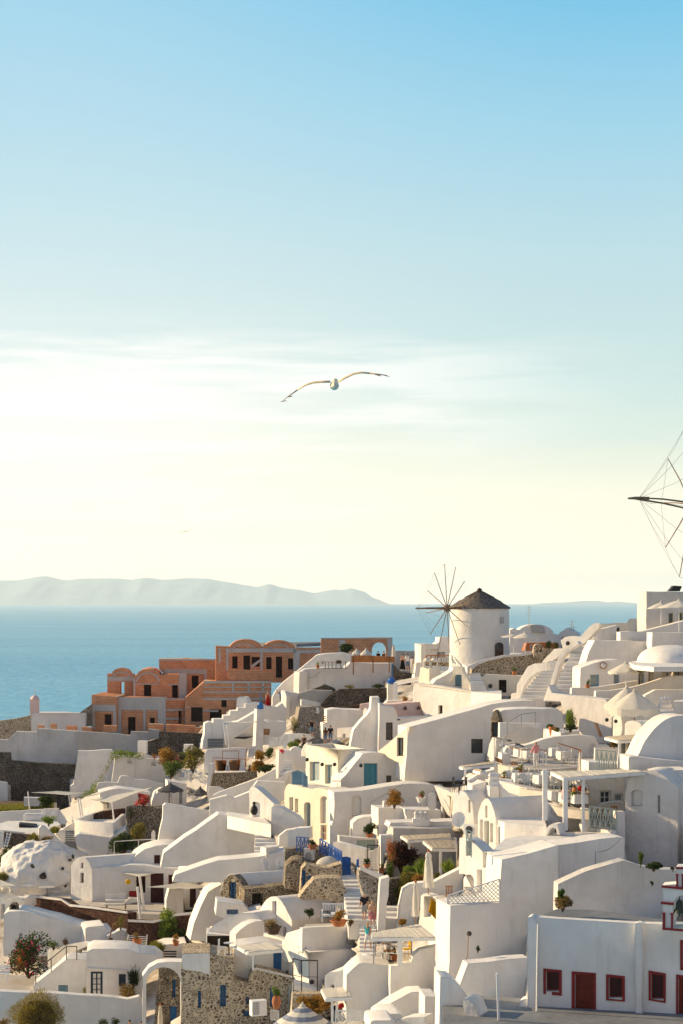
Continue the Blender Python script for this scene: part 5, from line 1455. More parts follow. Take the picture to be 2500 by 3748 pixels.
S('house','house','rough plastered gable with an arched window and a narrow dark slit window','K',[(215,2700),(225,1800),(270,1560),(300,1450),(440,1430),(520,1370),(640,1310),(780,1290),(900,1310),(1010,1360),(1110,1440),(1240,1560),(1360,1640),(1380,2000),(1360,2320),(1375,3500),(1000,3450),(200,3250)],-26,4,'white_rough',Y=112,x0=700,win=[('niche',355,1715,590,2060,.5),('whitedark',925,1830,972,2210)])
S('garden_wall','wall','smooth white roof wall behind the rough gable','K',[(980,1340),(1200,1290),(1700,1280),(1700,1600),(1260,1580),(1100,1440)],10,3,'white',Y=113.5)
S('house','house','smooth white house wall at the frame edge beside the rough gable','K',[(1355,2900),(1365,1600),(1380,1560),(1700,1570),(1700,3520),(1370,3500)],14,3,'white',Y=111.9)
S('house','vaulted house','broad low white vault with a rubble slit window and metal rail','D',[(290,420),(296,200),(330,186),(700,180),(735,205),(745,300),(730,420)],4,4,'white',Y=143)
S('stone_house','house','arched rubble gable with a barred window','D',[(236,400),(240,240),(255,200),(268,186),(285,215),(298,270),(300,400)],-30,.6,'stone_mix',Y=142,win=[('wood',244,270,290,390)])
S('garden_wall','wall','white parapet with a sloping stair rail wall','D',[(272,480),(275,378),(300,378),(302,276),(560,280),(600,285),(600,330),(480,300),(440,310),(340,370),(300,480)],4,.8,'white',Y=139)
S('garden_wall','wall','white planter terrace wall with a sunlit curved top','D',[(310,520),(345,450),(440,440),(520,420),(600,390),(680,372),(850,360),(960,372),(990,430),(1060,430),(1060,520)],6,1,'white',Y=134)
S('garden_wall','wall','sunlit pointed wall end beside the restaurant lamps','D',[(214,500),(230,420),(250,375),(275,378),(275,420),(262,560),(245,540)],-50,.6,'white',Y=135)
PR('planter','planter','long white planter box of the potted palm','D',[(672,336),(722,344),(852,330),(850,318),(700,318)],.9,Y=136,m='white')
PR('planter','planter','small white planter box of the low bush','D',[(602,318),(690,330),(690,312),(612,308)],.7,Y=138,m='white')
S('restaurant_terrace','terrace','upper restaurant terrace front with a bright white pier','D',[(258,700),(260,545),(312,556),(316,490),(364,492),(372,570),(450,600),(620,605),(620,760),(330,760)],2,2.0,'white',Y=128.5)
S('garden_wall','wall','sunlit left side of the upper restaurant pier','D',[(256,600),(258,548),(314,552),(322,660),(300,650)],-54,.5,'white',Y=128.2,x0=318)
PR('terrace_floor','terrace','upper restaurant terrace floor laid with tables','D',[(262,555),(460,600),(640,600),(1110,560),(1100,480),(900,440),(300,460)],.6,Y=129,m='paving')
PR('terrace_floor','terrace','lower restaurant terrace floor laid with tables','D',[(300,690),(480,735),(740,770),(920,760),(920,640),(620,640),(330,640)],.6,Y=121.5,m='paving')
S('restaurant_terrace','terrace','sunlit curved front wall of the lower restaurant terrace','D',[(200,830),(200,664),(285,668),(470,722),(490,730),(490,930),(400,900),(330,800)],-46,1.0,'white',Y=118,x0=480,win=[('niche',206,710,236,800,.9)])
S('restaurant_terrace','terrace','shaded bastion of the lower restaurant terrace','D',[(462,1000),(480,850),(488,730),(570,734),(590,780),(600,850),(640,870),(640,1000)],8,2.5,'white',Y=117.5)
S('restaurant_terrace','terrace','sunlit parapet under the lower row of dining chairs','D',[(566,850),(568,735),(720,770),(722,860),(640,850),(625,880)],-36,.6,'white',Y=118.5)
S('restaurant_terrace','terrace','sunlit wall of the lowest dining balcony','D',[(622,1010),(630,828),(680,832),(745,862),(750,1010)],-40,.6,'white',Y=114.5)
S('restaurant_terrace','terrace','cream shaded wall below the lowest dining balcony','D',[(742,1010),(745,868),(880,880),(920,885),(920,1010)],6,2,'cream',Y=114)
PR('terrace_floor','terrace','lowest dining balcony floor','D',[(630,838),(745,870),(920,886),(920,820),(700,800)],.5,Y=115.2,m='paving')
S('house','vaulted house','slim white vaulted passage roof beside the dining pier','D',[(64,820),(66,690),(80,670),(96,690),(112,720),(112,800),(200,800),(200,830),(64,860)],-40,1,'white',Y=121,win=[('sagedoor',76,702,104,770,.9)])
S('vault_roof','roof','sunlit rounded vault roof rising to the dining pier','D',[(76,690),(100,660),(180,620),(260,600),(310,640),(260,665),(200,680),(112,716)],6,2.5,'white',Y=122)
S('house','house','white wall under the sunlit vault roof','D',[(104,860),(112,708),(205,682),(210,860)],10,2,'white',Y=120)
S('house','house','narrow sunlit house front beside the satellite dish','D',[(-30,970),(-20,760),(36,742),(70,760),(112,830),(130,1000),(60,990)],-44,2,'white',Y=119,win=[('olive',84,810,98,895)])
S('house','vaulted house','white vaulted chapel like house with arched sunlit gable and tall panes','D',[(150,1160),(150,910),(160,870),(176,825),(200,798),(218,796),(240,820),(262,880),(275,935),(275,1160)],-50,5.0,'white',Y=114,back=62,win=[('whitedark',201,850,216,930),('whitedoor',164,945,184,1110),('sagedoor',194,955,226,1118),('whitedoor',234,970,254,1100)])
S('house','house','white wing with a curved ledge right of the arched gable','D',[(284,1120),(286,980),(295,950),(330,962),(335,1120)],-46,.6,'white',Y=112.5,win=[('niche',288,992,312,1118,.9)])
PR('terrace_floor','terrace','curved white ledge roof right of the arched gable','D',[(290,948),(332,965),(625,985),(600,900),(460,915),(340,925)],2.5,Y=113,m='white')
S('arch_wall','arch','small sunlit arched canopy over a stair door','D',[(612,1070),(620,1010),(640,985),(665,972),(700,975),(718,1050),(700,1050),(690,1010),(670,1000),(650,1010),(632,1050)],-30,.8,'white',Y=110)
S('house','house','white house with a fretwork balcony and recessed windows','D',[(916,900),(916,545),(1105,560),(1180,560),(1182,640),(1165,650),(1165,900)],6,3,'white',Y=120,win=[('whitedark',992,744,1070,838),('white',1092,765,1152,820)])
S('garden_wall','wall','curved white parapet behind the wooden balcony chairs','D',[(915,900),(960,866),(1040,830),(1100,822),(1166,826),(1166,920),(920,920)],6,.6,'white',Y=118)
S('garden_wall','wall','white balcony pier beside the crossed railing','D',[(1104,1120),(1105,890),(1168,890),(1168,1120)],6,1.0,'white',Y=111.5)
S('garden_wall','wall','white balcony post before the crossed railing','D',[(876,1040),(884,872),(925,872),(928,1040)],6,1.0,'white',Y=112)
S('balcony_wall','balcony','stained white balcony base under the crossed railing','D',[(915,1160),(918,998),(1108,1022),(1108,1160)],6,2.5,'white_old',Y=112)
PR('terrace_floor','terrace','small balcony floor of the wooden chairs','D',[(918,1000),(1108,1024),(1110,985),(930,960)],.5,Y=112.4,m='white')
S('house','house','long white restaurant screen wall behind the upper tables','D',[(955,560),(960,448),(1120,450),(1120,560)],4,.3,'linen',Y=130.5,wob=0)
S('house','house','sunlit house with tall openings under the reed pergola','D',[(1125,560),(1126,395),(1300,398),(1300,560)],-20,2,'cream',Y=125,win=[('whitedark',1140,400,1168,530),('whitedark',1186,398,1212,545),('niche',1232,400,1270,500)])
S('garden_wall','wall','low cream wall under the reed pergola openings','D',[(1096,600),(1100,556),(1194,562),(1194,605)],-20,1,'cream',Y=122)
PR('house','house','big white house with a broad sunlit roof sloping to the chapel','G',[(236,318),(316,372),(480,334),(705,268),(930,238),(1125,210),(1120,170),(800,180),(500,190),(330,230)],10,Y=103,m='white')
S('house','house','sunlit flank of the big roof house with two tall recessed windows','G',[(20,470),(22,220),(60,215),(140,270),(185,318),(235,316),(316,370),(312,660),(150,640),(60,470)],-50,.8,'white',Y=101.5,x0=300,win=[('sagedoor',68,242,108,344),('white',186,320,214,425),('niche',232,405,266,545),('whitedoor',144,440,178,600),('niche',50,475,122,560,1.0)])
S('house','house','tall plain shaded wall stepping down beside the chapel','G',[(-60,1600),(-40,690),(100,682),(300,668),(316,372),(500,330),(706,270),(712,800),(640,1600)],14,3,'white',Y=99,x0=300)
S('house','house','plain white wall under the broad roof with a thin cable','G',[(700,620),(704,272),(1120,215),(1165,220),(1165,380),(1000,410),(900,460)],12,2,'white',Y=102)
S('retaining_wall','wall','stained white hillside wall behind the chapel roof','G',[(700,800),(704,540),(900,450),(1160,376),(1290,420),(1420,440),(1700,450),(1700,860),(1000,800)],6,1,'white_old',Y=96)
PR('yard_floor','terrace','bluish grey yard before the chapel door','G',[(-100,1560),(1700,1640),(1700,1440),(480,1380),(470,1330),(120,1310),(-100,1300)],.8,Y=77,m='roof_grey')
rc=H('chapel','white chapel with dark red trimmed windows, red door and bell gable','G',494,540,1240,768,1440,0,'white',Y=82,cat='chapel',roofm='roof_grey',minL=6,winR=[('reddoor',820,1162,950,1468),('red',622,1140,716,1280),('red',1054,1184,1148,1326)])if False else None
rc=S('chapel','chapel','white chapel with dark red trimmed windows, red door and bell gable','G',[(490,1480),(496,772),(505,765),(700,780),(980,796),(1240,812),(1560,820),(1700,824),(1700,1560),(1240,1500)],-15,.5,'white',Y=81,win=[('redpanel',820,1162,950,1470),('red',620,1142,712,1282),('red',1054,1184,1148,1328),('red',1346,1160,1434,1338),('redpanel',1536,1190,1640,1520),('red',1566,950,1640,1112)],plates=[('door_trim','trim_red',.035,[[(798,1142),(966,1154),(966,1472),(950,1470),(950,1166),(820,1162),(820,1462),(798,1458)]]),('window_trim','trim_red',.035,[[(602,1122),(730,1134),(730,1312),(712,1310),(712,1150),(620,1142),(620,1300),(602,1298)]]),('sill_trim','trim_red',.03,[[(662,1284),(712,1288),(712,1310),(662,1306)]]),('window_trim','trim_red',.035,[[(1036,1162),(1166,1176),(1166,1352),(1036,1342),(1036,1330),(1148,1340),(1148,1190),(1054,1184),(1054,1330),(1036,1330)]]),('window_trim','trim_red',.035,[[(1330,1136),(1450,1158),(1448,1362),(1328,1342),(1330,1332),(1434,1346),(1434,1172),(1346,1160),(1346,1334),(1330,1332)]]),('door_trim','trim_red',.035,[[(1520,1164),(1640,1180),(1640,1196),(1536,1190),(1536,1500),(1520,1500)]]),('window_trim','trim_red',.035,[[(1548,926),(1640,936),(1640,950),(1566,950),(1566,1112),(1640,1116),(1640,1140),(1548,1134)]])])
pl=PLATES[rc.name]
def chapel_pt(x,y,dep=0):
 u,z=pl.uv(*px('G',x,y))
 return pl.at(u,z,dep)
top=[(500,790),(690,716),(960,722),(1424,786),(1700,812),(1700,840),(1240,828),(980,812)]
PR('x','x','x','G',top,5.5,Y=82.7,m='white',root=rc,part='body')
PR('x','x','x','G',[(520,786),(690,713),(960,719),(1424,783),(1700,808),(1700,834),(1240,824),(980,808)],.06,Y=82.75,m='roof_grey',root=rc,part='roof')
S('x','x','x','G',[(488,1470),(494,770),(520,764),(560,810),(556,1480)],-15,.8,'white',Y=81.5,root=rc,part='buttress')
S('x','x','x','G',[(1236,1510),(1238,812),(1262,806),(1290,816),(1290,1500),(1260,1512)],-15,.5,'white',Y=80.45,root=rc,part='buttress')
S('x','x','x','G',[(430,1420),(440,1345),(470,1335),(495,1330),(495,1420)],-15,.8,'white',Y=81.7,root=rc,part='kerb')
bt=S('x','x','x','G',[(1424,850),(1426,548),(1520,540),(1520,420),(1700,425),(1700,868)],-15,.9,'white',Y=79.3,root=rc,part='bell_gable',win=[('through',1502,618,1640,838,.9)],plates=[('red_cornice','trim_red',.09,[[(1420,548),(1700,572),(1700,590),(1420,562)]]),('red_cornice','trim_red',.09,[[(1416,660),(1504,668),(1504,684),(1416,676)]]),('red_cornice','trim_red',.09,[[(1516,420),(1700,424),(1700,438),(1516,434)]]),('red_cornice','trim_red',.09,[[(1426,840),(1700,862),(1700,876),(1426,854)]]),('red_column','trim_red',.07,[[(1422,736),(1448,736),(1446,748),(1444,842),(1428,842),(1428,748)]]),('red_column','trim_red',.07,[[(1478,740),(1506,740),(1500,756),(1498,846),(1486,846),(1486,756)]]),('red_column','trim_red',.07,[[(1516,470),(1540,470),(1534,484),(1534,556),(1521,556),(1521,484)]]),('red_column','trim_red',.07,[[(1556,470),(1580,470),(1574,484),(1574,560),(1560,560),(1560,484)]])])
p=atF('G',1556,690,79.0)+Vector((0,.45,0))
bm=bmesh.new()
add_lathe(bm,p+Vector((0,0,-.35)),[(.24,0),(.22,.08),(.15,.2),(.13,.42),(.07,.5),(.02,.56)],14)
add_bar(bm,p+Vector((0,0,-.5)),p+Vector((0,0,-.3)),.03,seg=6)
add_bar(bm,p+Vector((0,0,.2)),p+Vector((0,0,.45)),.02,seg=6)
tag(fin('bell',bm,'bronze',origin=p),'green bronze bell hanging in the red trimmed bell gable','bell')
S('garden_wall','wall','ragged sunlit wall top rising from the bottom edge','G',[(70,1600),(80,1500),(60,1440),(45,1375),(50,1332),(95,1345),(125,1375),(150,1440),(175,1500),(190,1600)],-22,1.2,'white_rough',Y=80,x0=60)
S('garden_wall','wall','white ramp wall at the bottom edge beside the white pole','G',[(-120,1600),(-110,1180),(-40,1190),(20,1240),(100,1340),(190,1400),(240,1508),(250,1600)],4,1.5,'white',Y=82)
S('garden_wall','wall','plinth of the tall plain wall beside the yard','G',[(10,1320),(20,1250),(80,1090),(500,1050),(500,1340)],10,1,'white',Y=93)
t=NT('ground')
geo=t.new('ShaderNodeNewGeometry')
n1=t.new('ShaderNodeTexNoise',i_Scale=.25,i_Detail=8.0,i_Roughness=.65)
t.link(geo.outputs['Position'],n1 .inputs['Vector'])
rp=ramp(t,[(.33,(.13,.10,.075)),(.42,(.30,.25,.20)),(.5,(.48,.44,.39)),(.6,(.62,.59,.55))])
t.link(n1 .outputs['Fac'],rp.inputs['Fac'])
t.link(rp.outputs[0],t.p.inputs['Base Color'])
n2=t.new('ShaderNodeTexNoise',i_Scale=2.5,i_Detail=6.0)
t.link(geo.outputs['Position'],n2 .inputs['Vector'])
bp=t.new('ShaderNodeBump',i_Strength=.9,i_Distance=.2)
t.link(n2 .outputs['Fac'],bp.inputs['Height'])
t.link(bp.outputs[0],t.p.inputs['Normal'])
t.p.inputs['Roughness'].default_value=.95
MATS['ground']=t.m
RIDGE=[(-900,2760),(-500,2720),(0,2690),(240,2680),(420,2640),(560,2600),(900,2560),(1100,2470),(1400,2440),(1550,2440),(1900,2380),(2150,2290),(2500,2260),(3000,2240),(3600,2240)]
def ridge(X):
 for a,b in zip(RIDGE,RIDGE[1:]):
  if a[0]<=X<=b[0]:
   return a[1]+(b[1]-a[1])*(X-a[0])/(b[0]-a[0])
 return RIDGE[-1][1]
bm=bmesh.new()
grid=[]
bpy.context.view_layer.update()
DG=bpy.context.evaluated_depsgraph_get()
NX,NY=200,140
for i in range(NX+1):
 X=-650+4100*i/NX
 rt=ridge(X)+22
 col=[]
 for j in range(NY+1):
  W=4500+(rt-4500)*j/NY
  d=dist(X,W)+1.6
  ray=Vector(((X-CX)/FPX,1,(HY-W)/FPX))
  o_=Vector((0,0,0))
  for _ in range(4):
   hit,loc,nn,fi,ob,mm=SC.ray_cast(DG,o_,ray.normalized(),distance=400)
   if not hit or ob.name.startswith(('haze','sea','hills')):
    if hit and ob.name.startswith('haze'):
     o_=loc+ray.normalized()*.05
     continue
    break
   if d<loc.y+1.0 and loc.y<d+34:
    d=loc.y+1.0
   break
  p=at(X,W,d)
  p.z+=.25*noise.fractal(p*.3,1,2,3)-.35
  col.append(p)
 last=col[-1]
 for k,(dy,dz)in enumerate(((6,-.8),(14,-5),(30,-16),(60,-38),(110,-75),(170,-125))):
  col.append(Vector((last.x*(1+dy/last.y),last.y+dy,last.z+dz)))
 grid.append([bm.verts.new(p)for p in col])
for a,b in zip(grid,grid[1:]):
 for r in range(len(a)-1):
  bm.faces.new((a[r],b[r],b[r+1],a[r+1]))
tag(fin('hillside',bm,'ground',ang=180),'steep rubble hillside under the village',kind='structure')
def umbrella_open(label,F,xc,ytop,yedge,wpx,ybase,Y,mat='canvas',group=None,n=8,stripes=None,valance=.16,lean=0,polemat='paint'):
 s=Y/FPX*FR[F][2]
 r=wpx*s/2
 top=atF(F,xc,ytop,Y)
 base=atF(F,xc,ybase,Y)
 ze=atF(F,xc,yedge,Y).z
 rt=empty('parasol',base,label,'parasol',group)
 bm=bmesh.new()
 add_tube(bm,[base,Vector((top.x,top.y,top.z-.05))],.035,8)
 fin('pole',bm,polemat,rt)
 bm=bmesh.new()
 K=6
 rings=[]
 for j in range(K+1):
  f=j/K
  z=top.z+(ze-top.z)*(f**1.12)
  row=[]
  for i in range(n*4):
   a=2*math.pi*(i+.5)/(n*4)
   sag=1-.055*f*(abs(math.sin(n*a/2))**1.0)
   row.append(bm.verts.new((top.x+math.cos(a)*r*f*sag+.001,top.y+math.sin(a)*r*f*sag,z-.06*f*abs(math.sin(n*a/2)))))
  rings.append(row)
 row=[bm.verts.new((v.co.x,v.co.y,v.co.z-valance*(1+.25*math.sin(i*2.3))))for i,v in enumerate(rings[-1])]
 rings.append(row)
 m=n*4
 for j,(a,b)in enumerate(zip(rings,rings[1:])):
  for i in range(m):
   f=bm.faces.new((a[i],a[(i+1)%m],b[(i+1)%m],b[i]))
   if stripes and j%2==1:
    f.material_index=1
 bmesh.ops.remove_doubles(bm,verts=bm.verts[:],dist=.003)
 fin('canopy',bm,[mat]+([stripes]if stripes else[]),rt,ang=20)
 bm=bmesh.new()
 for i in range(n):
  a=2*math.pi*(i+.0)/n
  e=Vector((top.x+math.cos(a)*r*.96,top.y+math.sin(a)*r*.96,ze-.02))
  add_bar(bm,top-Vector((0,0,.06)),e,.025)
  mid=top.lerp(e,.55)
  add_bar(bm,Vector((top.x,top.y,ze-(top.z-ze)*.3)),mid-Vector((0,0,.03)),.02)
 fin('ribs',bm,polemat,rt)
 bm=bmesh.new()
 add_lathe(bm,top-Vector((0,0,.04)),[(.16,0),(.1,.06),(.04,.12),(.05,.16),(.02,.2)],10)
 fin('finial',bm,mat,rt)
 return rt
def umbrella_closed(label,F,xc,ytop,ylow,ybase,wpx,Y,group='closed cream parasols',mat='canvas'):
 s=Y/FPX*FR[F][2]
 top,low,base=atF(F,xc,ytop,Y),atF(F,xc,ylow,Y),atF(F,xc,ybase,Y)
 rt=empty('parasol',base,label,'parasol',group)
 bm=bmesh.new()
 add_tube(bm,[base,top+Vector((0,0,.05))],.03,8)
 fin('pole',bm,'wood',rt)
 bm=bmesh.new()
 h=top.z-low.z
 prof=[(.03,h),(.10,h*.97),(.16,h*.86),(.12,h*.84),(.17,h*.7),(.20,h*.5),(.21,h*.3),(.26,h*.1),(.29,0)]
 w=wpx*s/2/.29
 rings=[]
 for r,z in prof:
  row=[]
  for i in range(24):
   a=i*math.pi/12
   q=r*w*(1+.18*math.sin(a*6+z*2))
   row.append(bm.verts.new((low.x+math.cos(a)*q,low.y+math.sin(a)*q,low.z+z+.04*math.sin(a*6)*(z==0))))
  rings.append(row)
 for a,b in zip(rings,rings[1:]):
  for i in range(24):
   bm.faces.new((a[i],a[(i+1)%24],b[(i+1)%24],b[i]))
 bm.faces.new(rings[0])
 fin('furled_canopy',bm,mat,rt)
 bm=bmesh.new()
 add_lathe(bm,top,[(.05,0),(.07,.06),(.05,.12),(.01,.16)],8)
 fin('finial',bm,'terracotta',rt)
 return rt
def sail(label,F,pts,Ys,poles=(),mat='canvas',th=.035,cat='shade sail',name='shade_sail',group=None,sag=.1,polemat='paint',polew=.06):
 """stretched cloth between corner points; poles = (x, ytop, x, ybase, Y)"""
 P=[atF(F,x,y,Y)for(x,y),Y in zip(pts,Ys)]
 cen=sum(P,Vector())/len(P)
 rt=empty(name,P[0],label,cat,group)
 bm=bmesh.new()
 n=6
 k=len(P)
 top=[]
 c=bm.verts.new(cen-Vector((0,0,sag)))
 ring=[]
 for i in range(k):
  a,b=P[i],P[(i+1)%k]
  for j in range(n):
   f=j/n
   q=a.lerp(b,f)
   q+=(cen-q)*.10*math.sin(math.pi*f)
   ring.append(q)
 m=len(ring)
 rows=[]
 for s in(1,.7,.4):
  rows.append([bm.verts.new(cen+(q-cen)*s-Vector((0,0,sag*(1-s*s))))for q in ring])
 for a,b in zip(rows,rows[1:]):
  for i in range(m):
   bm.faces.new((a[i],a[(i+1)%m],b[(i+1)%m],b[i]))
 for i in range(m):
  bm.faces.new((rows[-1][i],rows[-1][(i+1)%m],c))
 bmesh.ops.recalc_face_normals(bm,faces=bm.faces[:])
 bmesh.ops.solidify(bm,geom=bm.faces[:],thickness=th)
 fin('cloth',bm,mat,rt)
 for x0,y0,x1,y1,Y in poles:
  bm=bmesh.new()
  add_tube(bm,[atF(F,x1,y1,Y),atF(F,x0,y0,Y)],polew,8)
  fin('pole',bm,polemat,rt)
 return rt
def pergola(label,F,quad,Ys,posts=(),reed=True,mat='canvas',th=.1,name='pergola',cat='pergola',beams=True,n=0,edge=.16):
 """flat reed or board roof on posts; quad = corner pixels, posts = (x, ytop, ybase, Y, width)"""
 P=[atF(F,x,y,Y)for(x,y),Y in zip(quad,Ys)]
 rt=empty(name,P[0],label,cat)
 bm=bmesh.new()
 n=n or 26
 rng=random.Random(len(label))
 for i in range(n):
  f0,f1=i/n,(i+.86)/n
  e0,e1=rng.uniform(-.015,.02),rng.uniform(-.02,.015)
  a,b=P[0].lerp(P[3],f0),P[0].lerp(P[3],f1)
  c,d=P[1].lerp(P[2],f0),P[1].lerp(P[2],f1)
  q=[a.lerp(c,e0),c.lerp(a,-e1),d.lerp(b,-e1),b.lerp(d,e0)]
  z=Vector((0,0,rng.uniform(-.012,.012)))
  add_sheet(bm,[p+z for p in q],.03,Vector((0,0,1)))
 fin('reed_roof' if reed else 'board_roof',bm,mat,rt,smooth=False)
 if beams:
  bm=bmesh.new()
  dn=Vector((0,0,-.11))
  for i in range(4):
   add_bar(bm,P[i]+dn,P[(i+1)%4]+dn,.12,edge)
  for f in(.33,.66):
   add_bar(bm,P[0].lerp(P[1],f)+dn*.8,P[3].lerp(P[2],f)+dn*.8,.08,.1)
  fin('beams',bm,'paint',rt,smooth=False)
 for x,yt,yb,Y,w in posts:
  bm=bmesh.new()
  add_bar(bm,atF(F,x,yb,Y),atF(F,x,yt,Y),w)
  fin('post',bm,'paint',rt,smooth=False)
 return rt
def railing(label,F,pts,h,Y,style='bars',mat='iron',group=None,cat='railing',name='railing',n=10,Ys=None,top=None):
 B=[atF(F,x,y,(Ys[i]if Ys else Y))for i,(x,y)in enumerate(pts)]
 up=Vector((0,0,h))
 rt=empty(name,B[0],label,cat,group)
 bm=bmesh.new()
 for a,b in zip(B,B[1:]):
  add_bar(bm,a+up,b+up,.06)
 fin('top_rail',bm,top or mat,rt,smooth=False)
 if style!='rail':
  bm=bmesh.new()
  for a,b in zip(B,B[1:]):
   add_bar(bm,a+Vector((0,0,.08)),b+Vector((0,0,.08)),.04)
   if style=='bars':
    for i in range(n+1):
     q=a.lerp(b,i/n)
     add_bar(bm,q,q+up,.022)
   elif style=='cross':
    for i in range(n):
     q,r=a.lerp(b,i/n),a.lerp(b,(i+1)/n)
     add_bar(bm,q+Vector((0,0,.1)),r+up,.045)
     add_bar(bm,r+Vector((0,0,.1)),q+up*.998,.04)
     add_bar(bm,r+Vector((0,0,.05)),r+up,.055)
   elif style=='two':
    add_bar(bm,a+up*.5,b+up*.5,.03)
  fin('infill',bm,mat,rt,smooth=False)
 for q in B:
  bm=bmesh.new()
  add_bar(bm,q-Vector((0,0,.1)),q+up,.06)
  fin('post',bm,mat,rt,smooth=False)
 return rt
def lattice(label,F,quad,Y,mat='linen',step=.16,group=None):
 P=[atF(F,x,y,Y)for x,y in quad]
 rt=empty('lattice_screen',P[3],label,'screen',group)
 bm=bmesh.new()
 w,h=(P[2]-P[3]).length,max((P[0]-P[3]).length,(P[1]-P[2]).length)
 u=(P[2]-P[3]).normalized()
 def top(d):
  f=d/w
  return P[0].z+(P[1].z-P[0].z)*f,P[3].z+(P[2].z-P[3].z)*f
 k=int((w+h)/step)
 for sgn in(1,-1):
  for i in range(-k,k):
   d0=i*step
   pts=[]
   for j in range(25):
    d=w*j/24
    zt,zb=top(d)
    z=P[3].z+sgn*(d-d0)
    if zb<=z<=zt:
     pts.append(P[3]+u*d+Vector((0,0,z-P[3].z))-Vector((0,0,(u*d).z)))
   if len(pts)>1:
    add_bar(bm,pts[0]+Vector((0,.01*sgn,0)),pts[-1]+Vector((0,.01*sgn,0)),step*.13,seg=4)
 fin('lattice',bm,mat,rt,smooth=False)
 bm=bmesh.new()
 for a,b in((0,1),(1,2),(2,3),(3,0)):
  add_bar(bm,P[a],P[b],.06)
 fin('frame',bm,mat,rt,smooth=False)
 return rt
_proto={}
def proto_copy(key,make,loc,rz,label,cat,group):
 if key not in _proto:
  o=make()
  _proto[key]=o
  c=o
 else:
  c=copy_tree(_proto[key])
 c.location=loc
 c.rotation_euler=(0,0,rz)
 tag(c,label,cat,group)
 return c
def P_table(r=.42,h=.75,drop=.5,square=True,setting=True,mat='linen'):
 def make():
  rt=empty('table',(0,0,0))
  bm=bmesh.new()
  add_lathe(bm,(0,0,0),[(.22,0),(.2,.03),(.035,.06),(.035,h-.03)],10)
  local_fin('pedestal',bm,'iron',rt)
  bm=bmesh.new()
  add_box(bm,(0,0,h),(2*r,2*r,.03))if square else add_lathe(bm,(0,0,h-.015),[(r,0),(r,.03)],20)
  local_fin('tabletop',bm,'wood' if drop else mat,rt,smooth=False)
  if drop:
   bm=bmesh.new()
   n=32
   rings=[]
   for s,z in((.98,h+.022),(1.03,h+.018),(1.06,h-.1),(1.1,h-drop)):
    row=[]
    for i in range(n):
     a=2*math.pi*i/n
     c,q=math.cos(a),math.sin(a)
     m=max(abs(c),abs(q))if square else 1
     wv=1+(.05*math.sin(i*2.1)if z<h-.05 else 0)
     row.append(bm.verts.new((c/m*r*s*wv,q/m*r*s*wv,z)))
    rings.append(row)
   bm.faces.new(rings[0])
   for a,b in zip(rings,rings[1:]):
    for i in range(n):
     bm.faces.new((a[i],a[(i+1)%n],b[(i+1)%n],b[i]))
   local_fin('tablecloth',bm,mat,rt)
  if setting:
   for sx in(-1,1):
    bm=bmesh.new()
    add_lathe(bm,(sx*r*.5,.1,h+.025),[(.13,0),(.14,.012),(.08,.016)],12)
    local_fin('plate',bm,'paint',rt)
    bm=bmesh.new()
    add_lathe(bm,(sx*r*.4,-.18,h+.025),[(.035,0),(.006,.01),(.006,.08),(.04,.12),(.035,.19)],8)
    local_fin('wine_glass',bm,'glass_pale',rt)
  return rt
 return make
def P_chair(mat='iron',seat='linen',hoop=True):
 def make():
  rt=empty('chair',(0,0,0))
  bm=bmesh.new()
  add_lathe(bm,(0,0,.44),[(.21,0),(.22,.03),(.19,.05)],14)if hoop else add_box(bm,(0,0,.45),(.42,.42,.04))
  local_fin('seat',bm,seat,rt)
  for sx in(-1,1):
   for sy in(-1,1):
    bm=bmesh.new()
    add_tube(bm,[(sx*.2,sy*.2,0),(sx*.16,sy*.16,.45)],.016,6)
    local_fin('leg',bm,mat,rt)
  bm=bmesh.new()
  if hoop:
   pts=[(.2*math.cos(a)*(1.05 if.3<a<2.8 else 1),.19+.06*max(0,math.sin(a)),.45+.46*max(0,math.sin(a)))for a in[k*math.pi/12 for k in range(13)]]
   add_tube(bm,pts,.018,6)
   pts=[(.11*math.cos(a),.2+.05*max(0,math.sin(a)),.45+.36*max(0,math.sin(a)))for a in[k*math.pi/8 for k in range(9)]]
   add_tube(bm,pts,.012,5)
   add_tube(bm,[(0,.2,.45),(0,.25,.9)],.012,5)
  else:
   for k in range(4):
    add_box(bm,(-.15+.1*k,.2,.68),(.06,.025,.42))
   add_box(bm,(0,.2,.9),(.42,.03,.06))
  local_fin('backrest',bm,mat,rt)
  return rt
 return make
def lamp_post(label,F,x,ybase,ytop,Y,arm,group):
 b,t_=atF(F,x,ybase,Y),atF(F,x,ytop,Y)
 rt=empty('lamp',b,label,'lamp',group)
 bm=bmesh.new()
 e=t_+Vector((arm,0,.12))
 add_tube(bm,[b,t_,t_+Vector((arm*.5,0,.1)),e],.025,6)
 fin('arm',bm,'metal',rt)
 bm=bmesh.new()
 add_lathe(bm,e+Vector((.05,0,-.1)),[(.17,0),(.14,.06),(.05,.1)],12)
 fin('shade',bm,'iron',rt)
 return rt
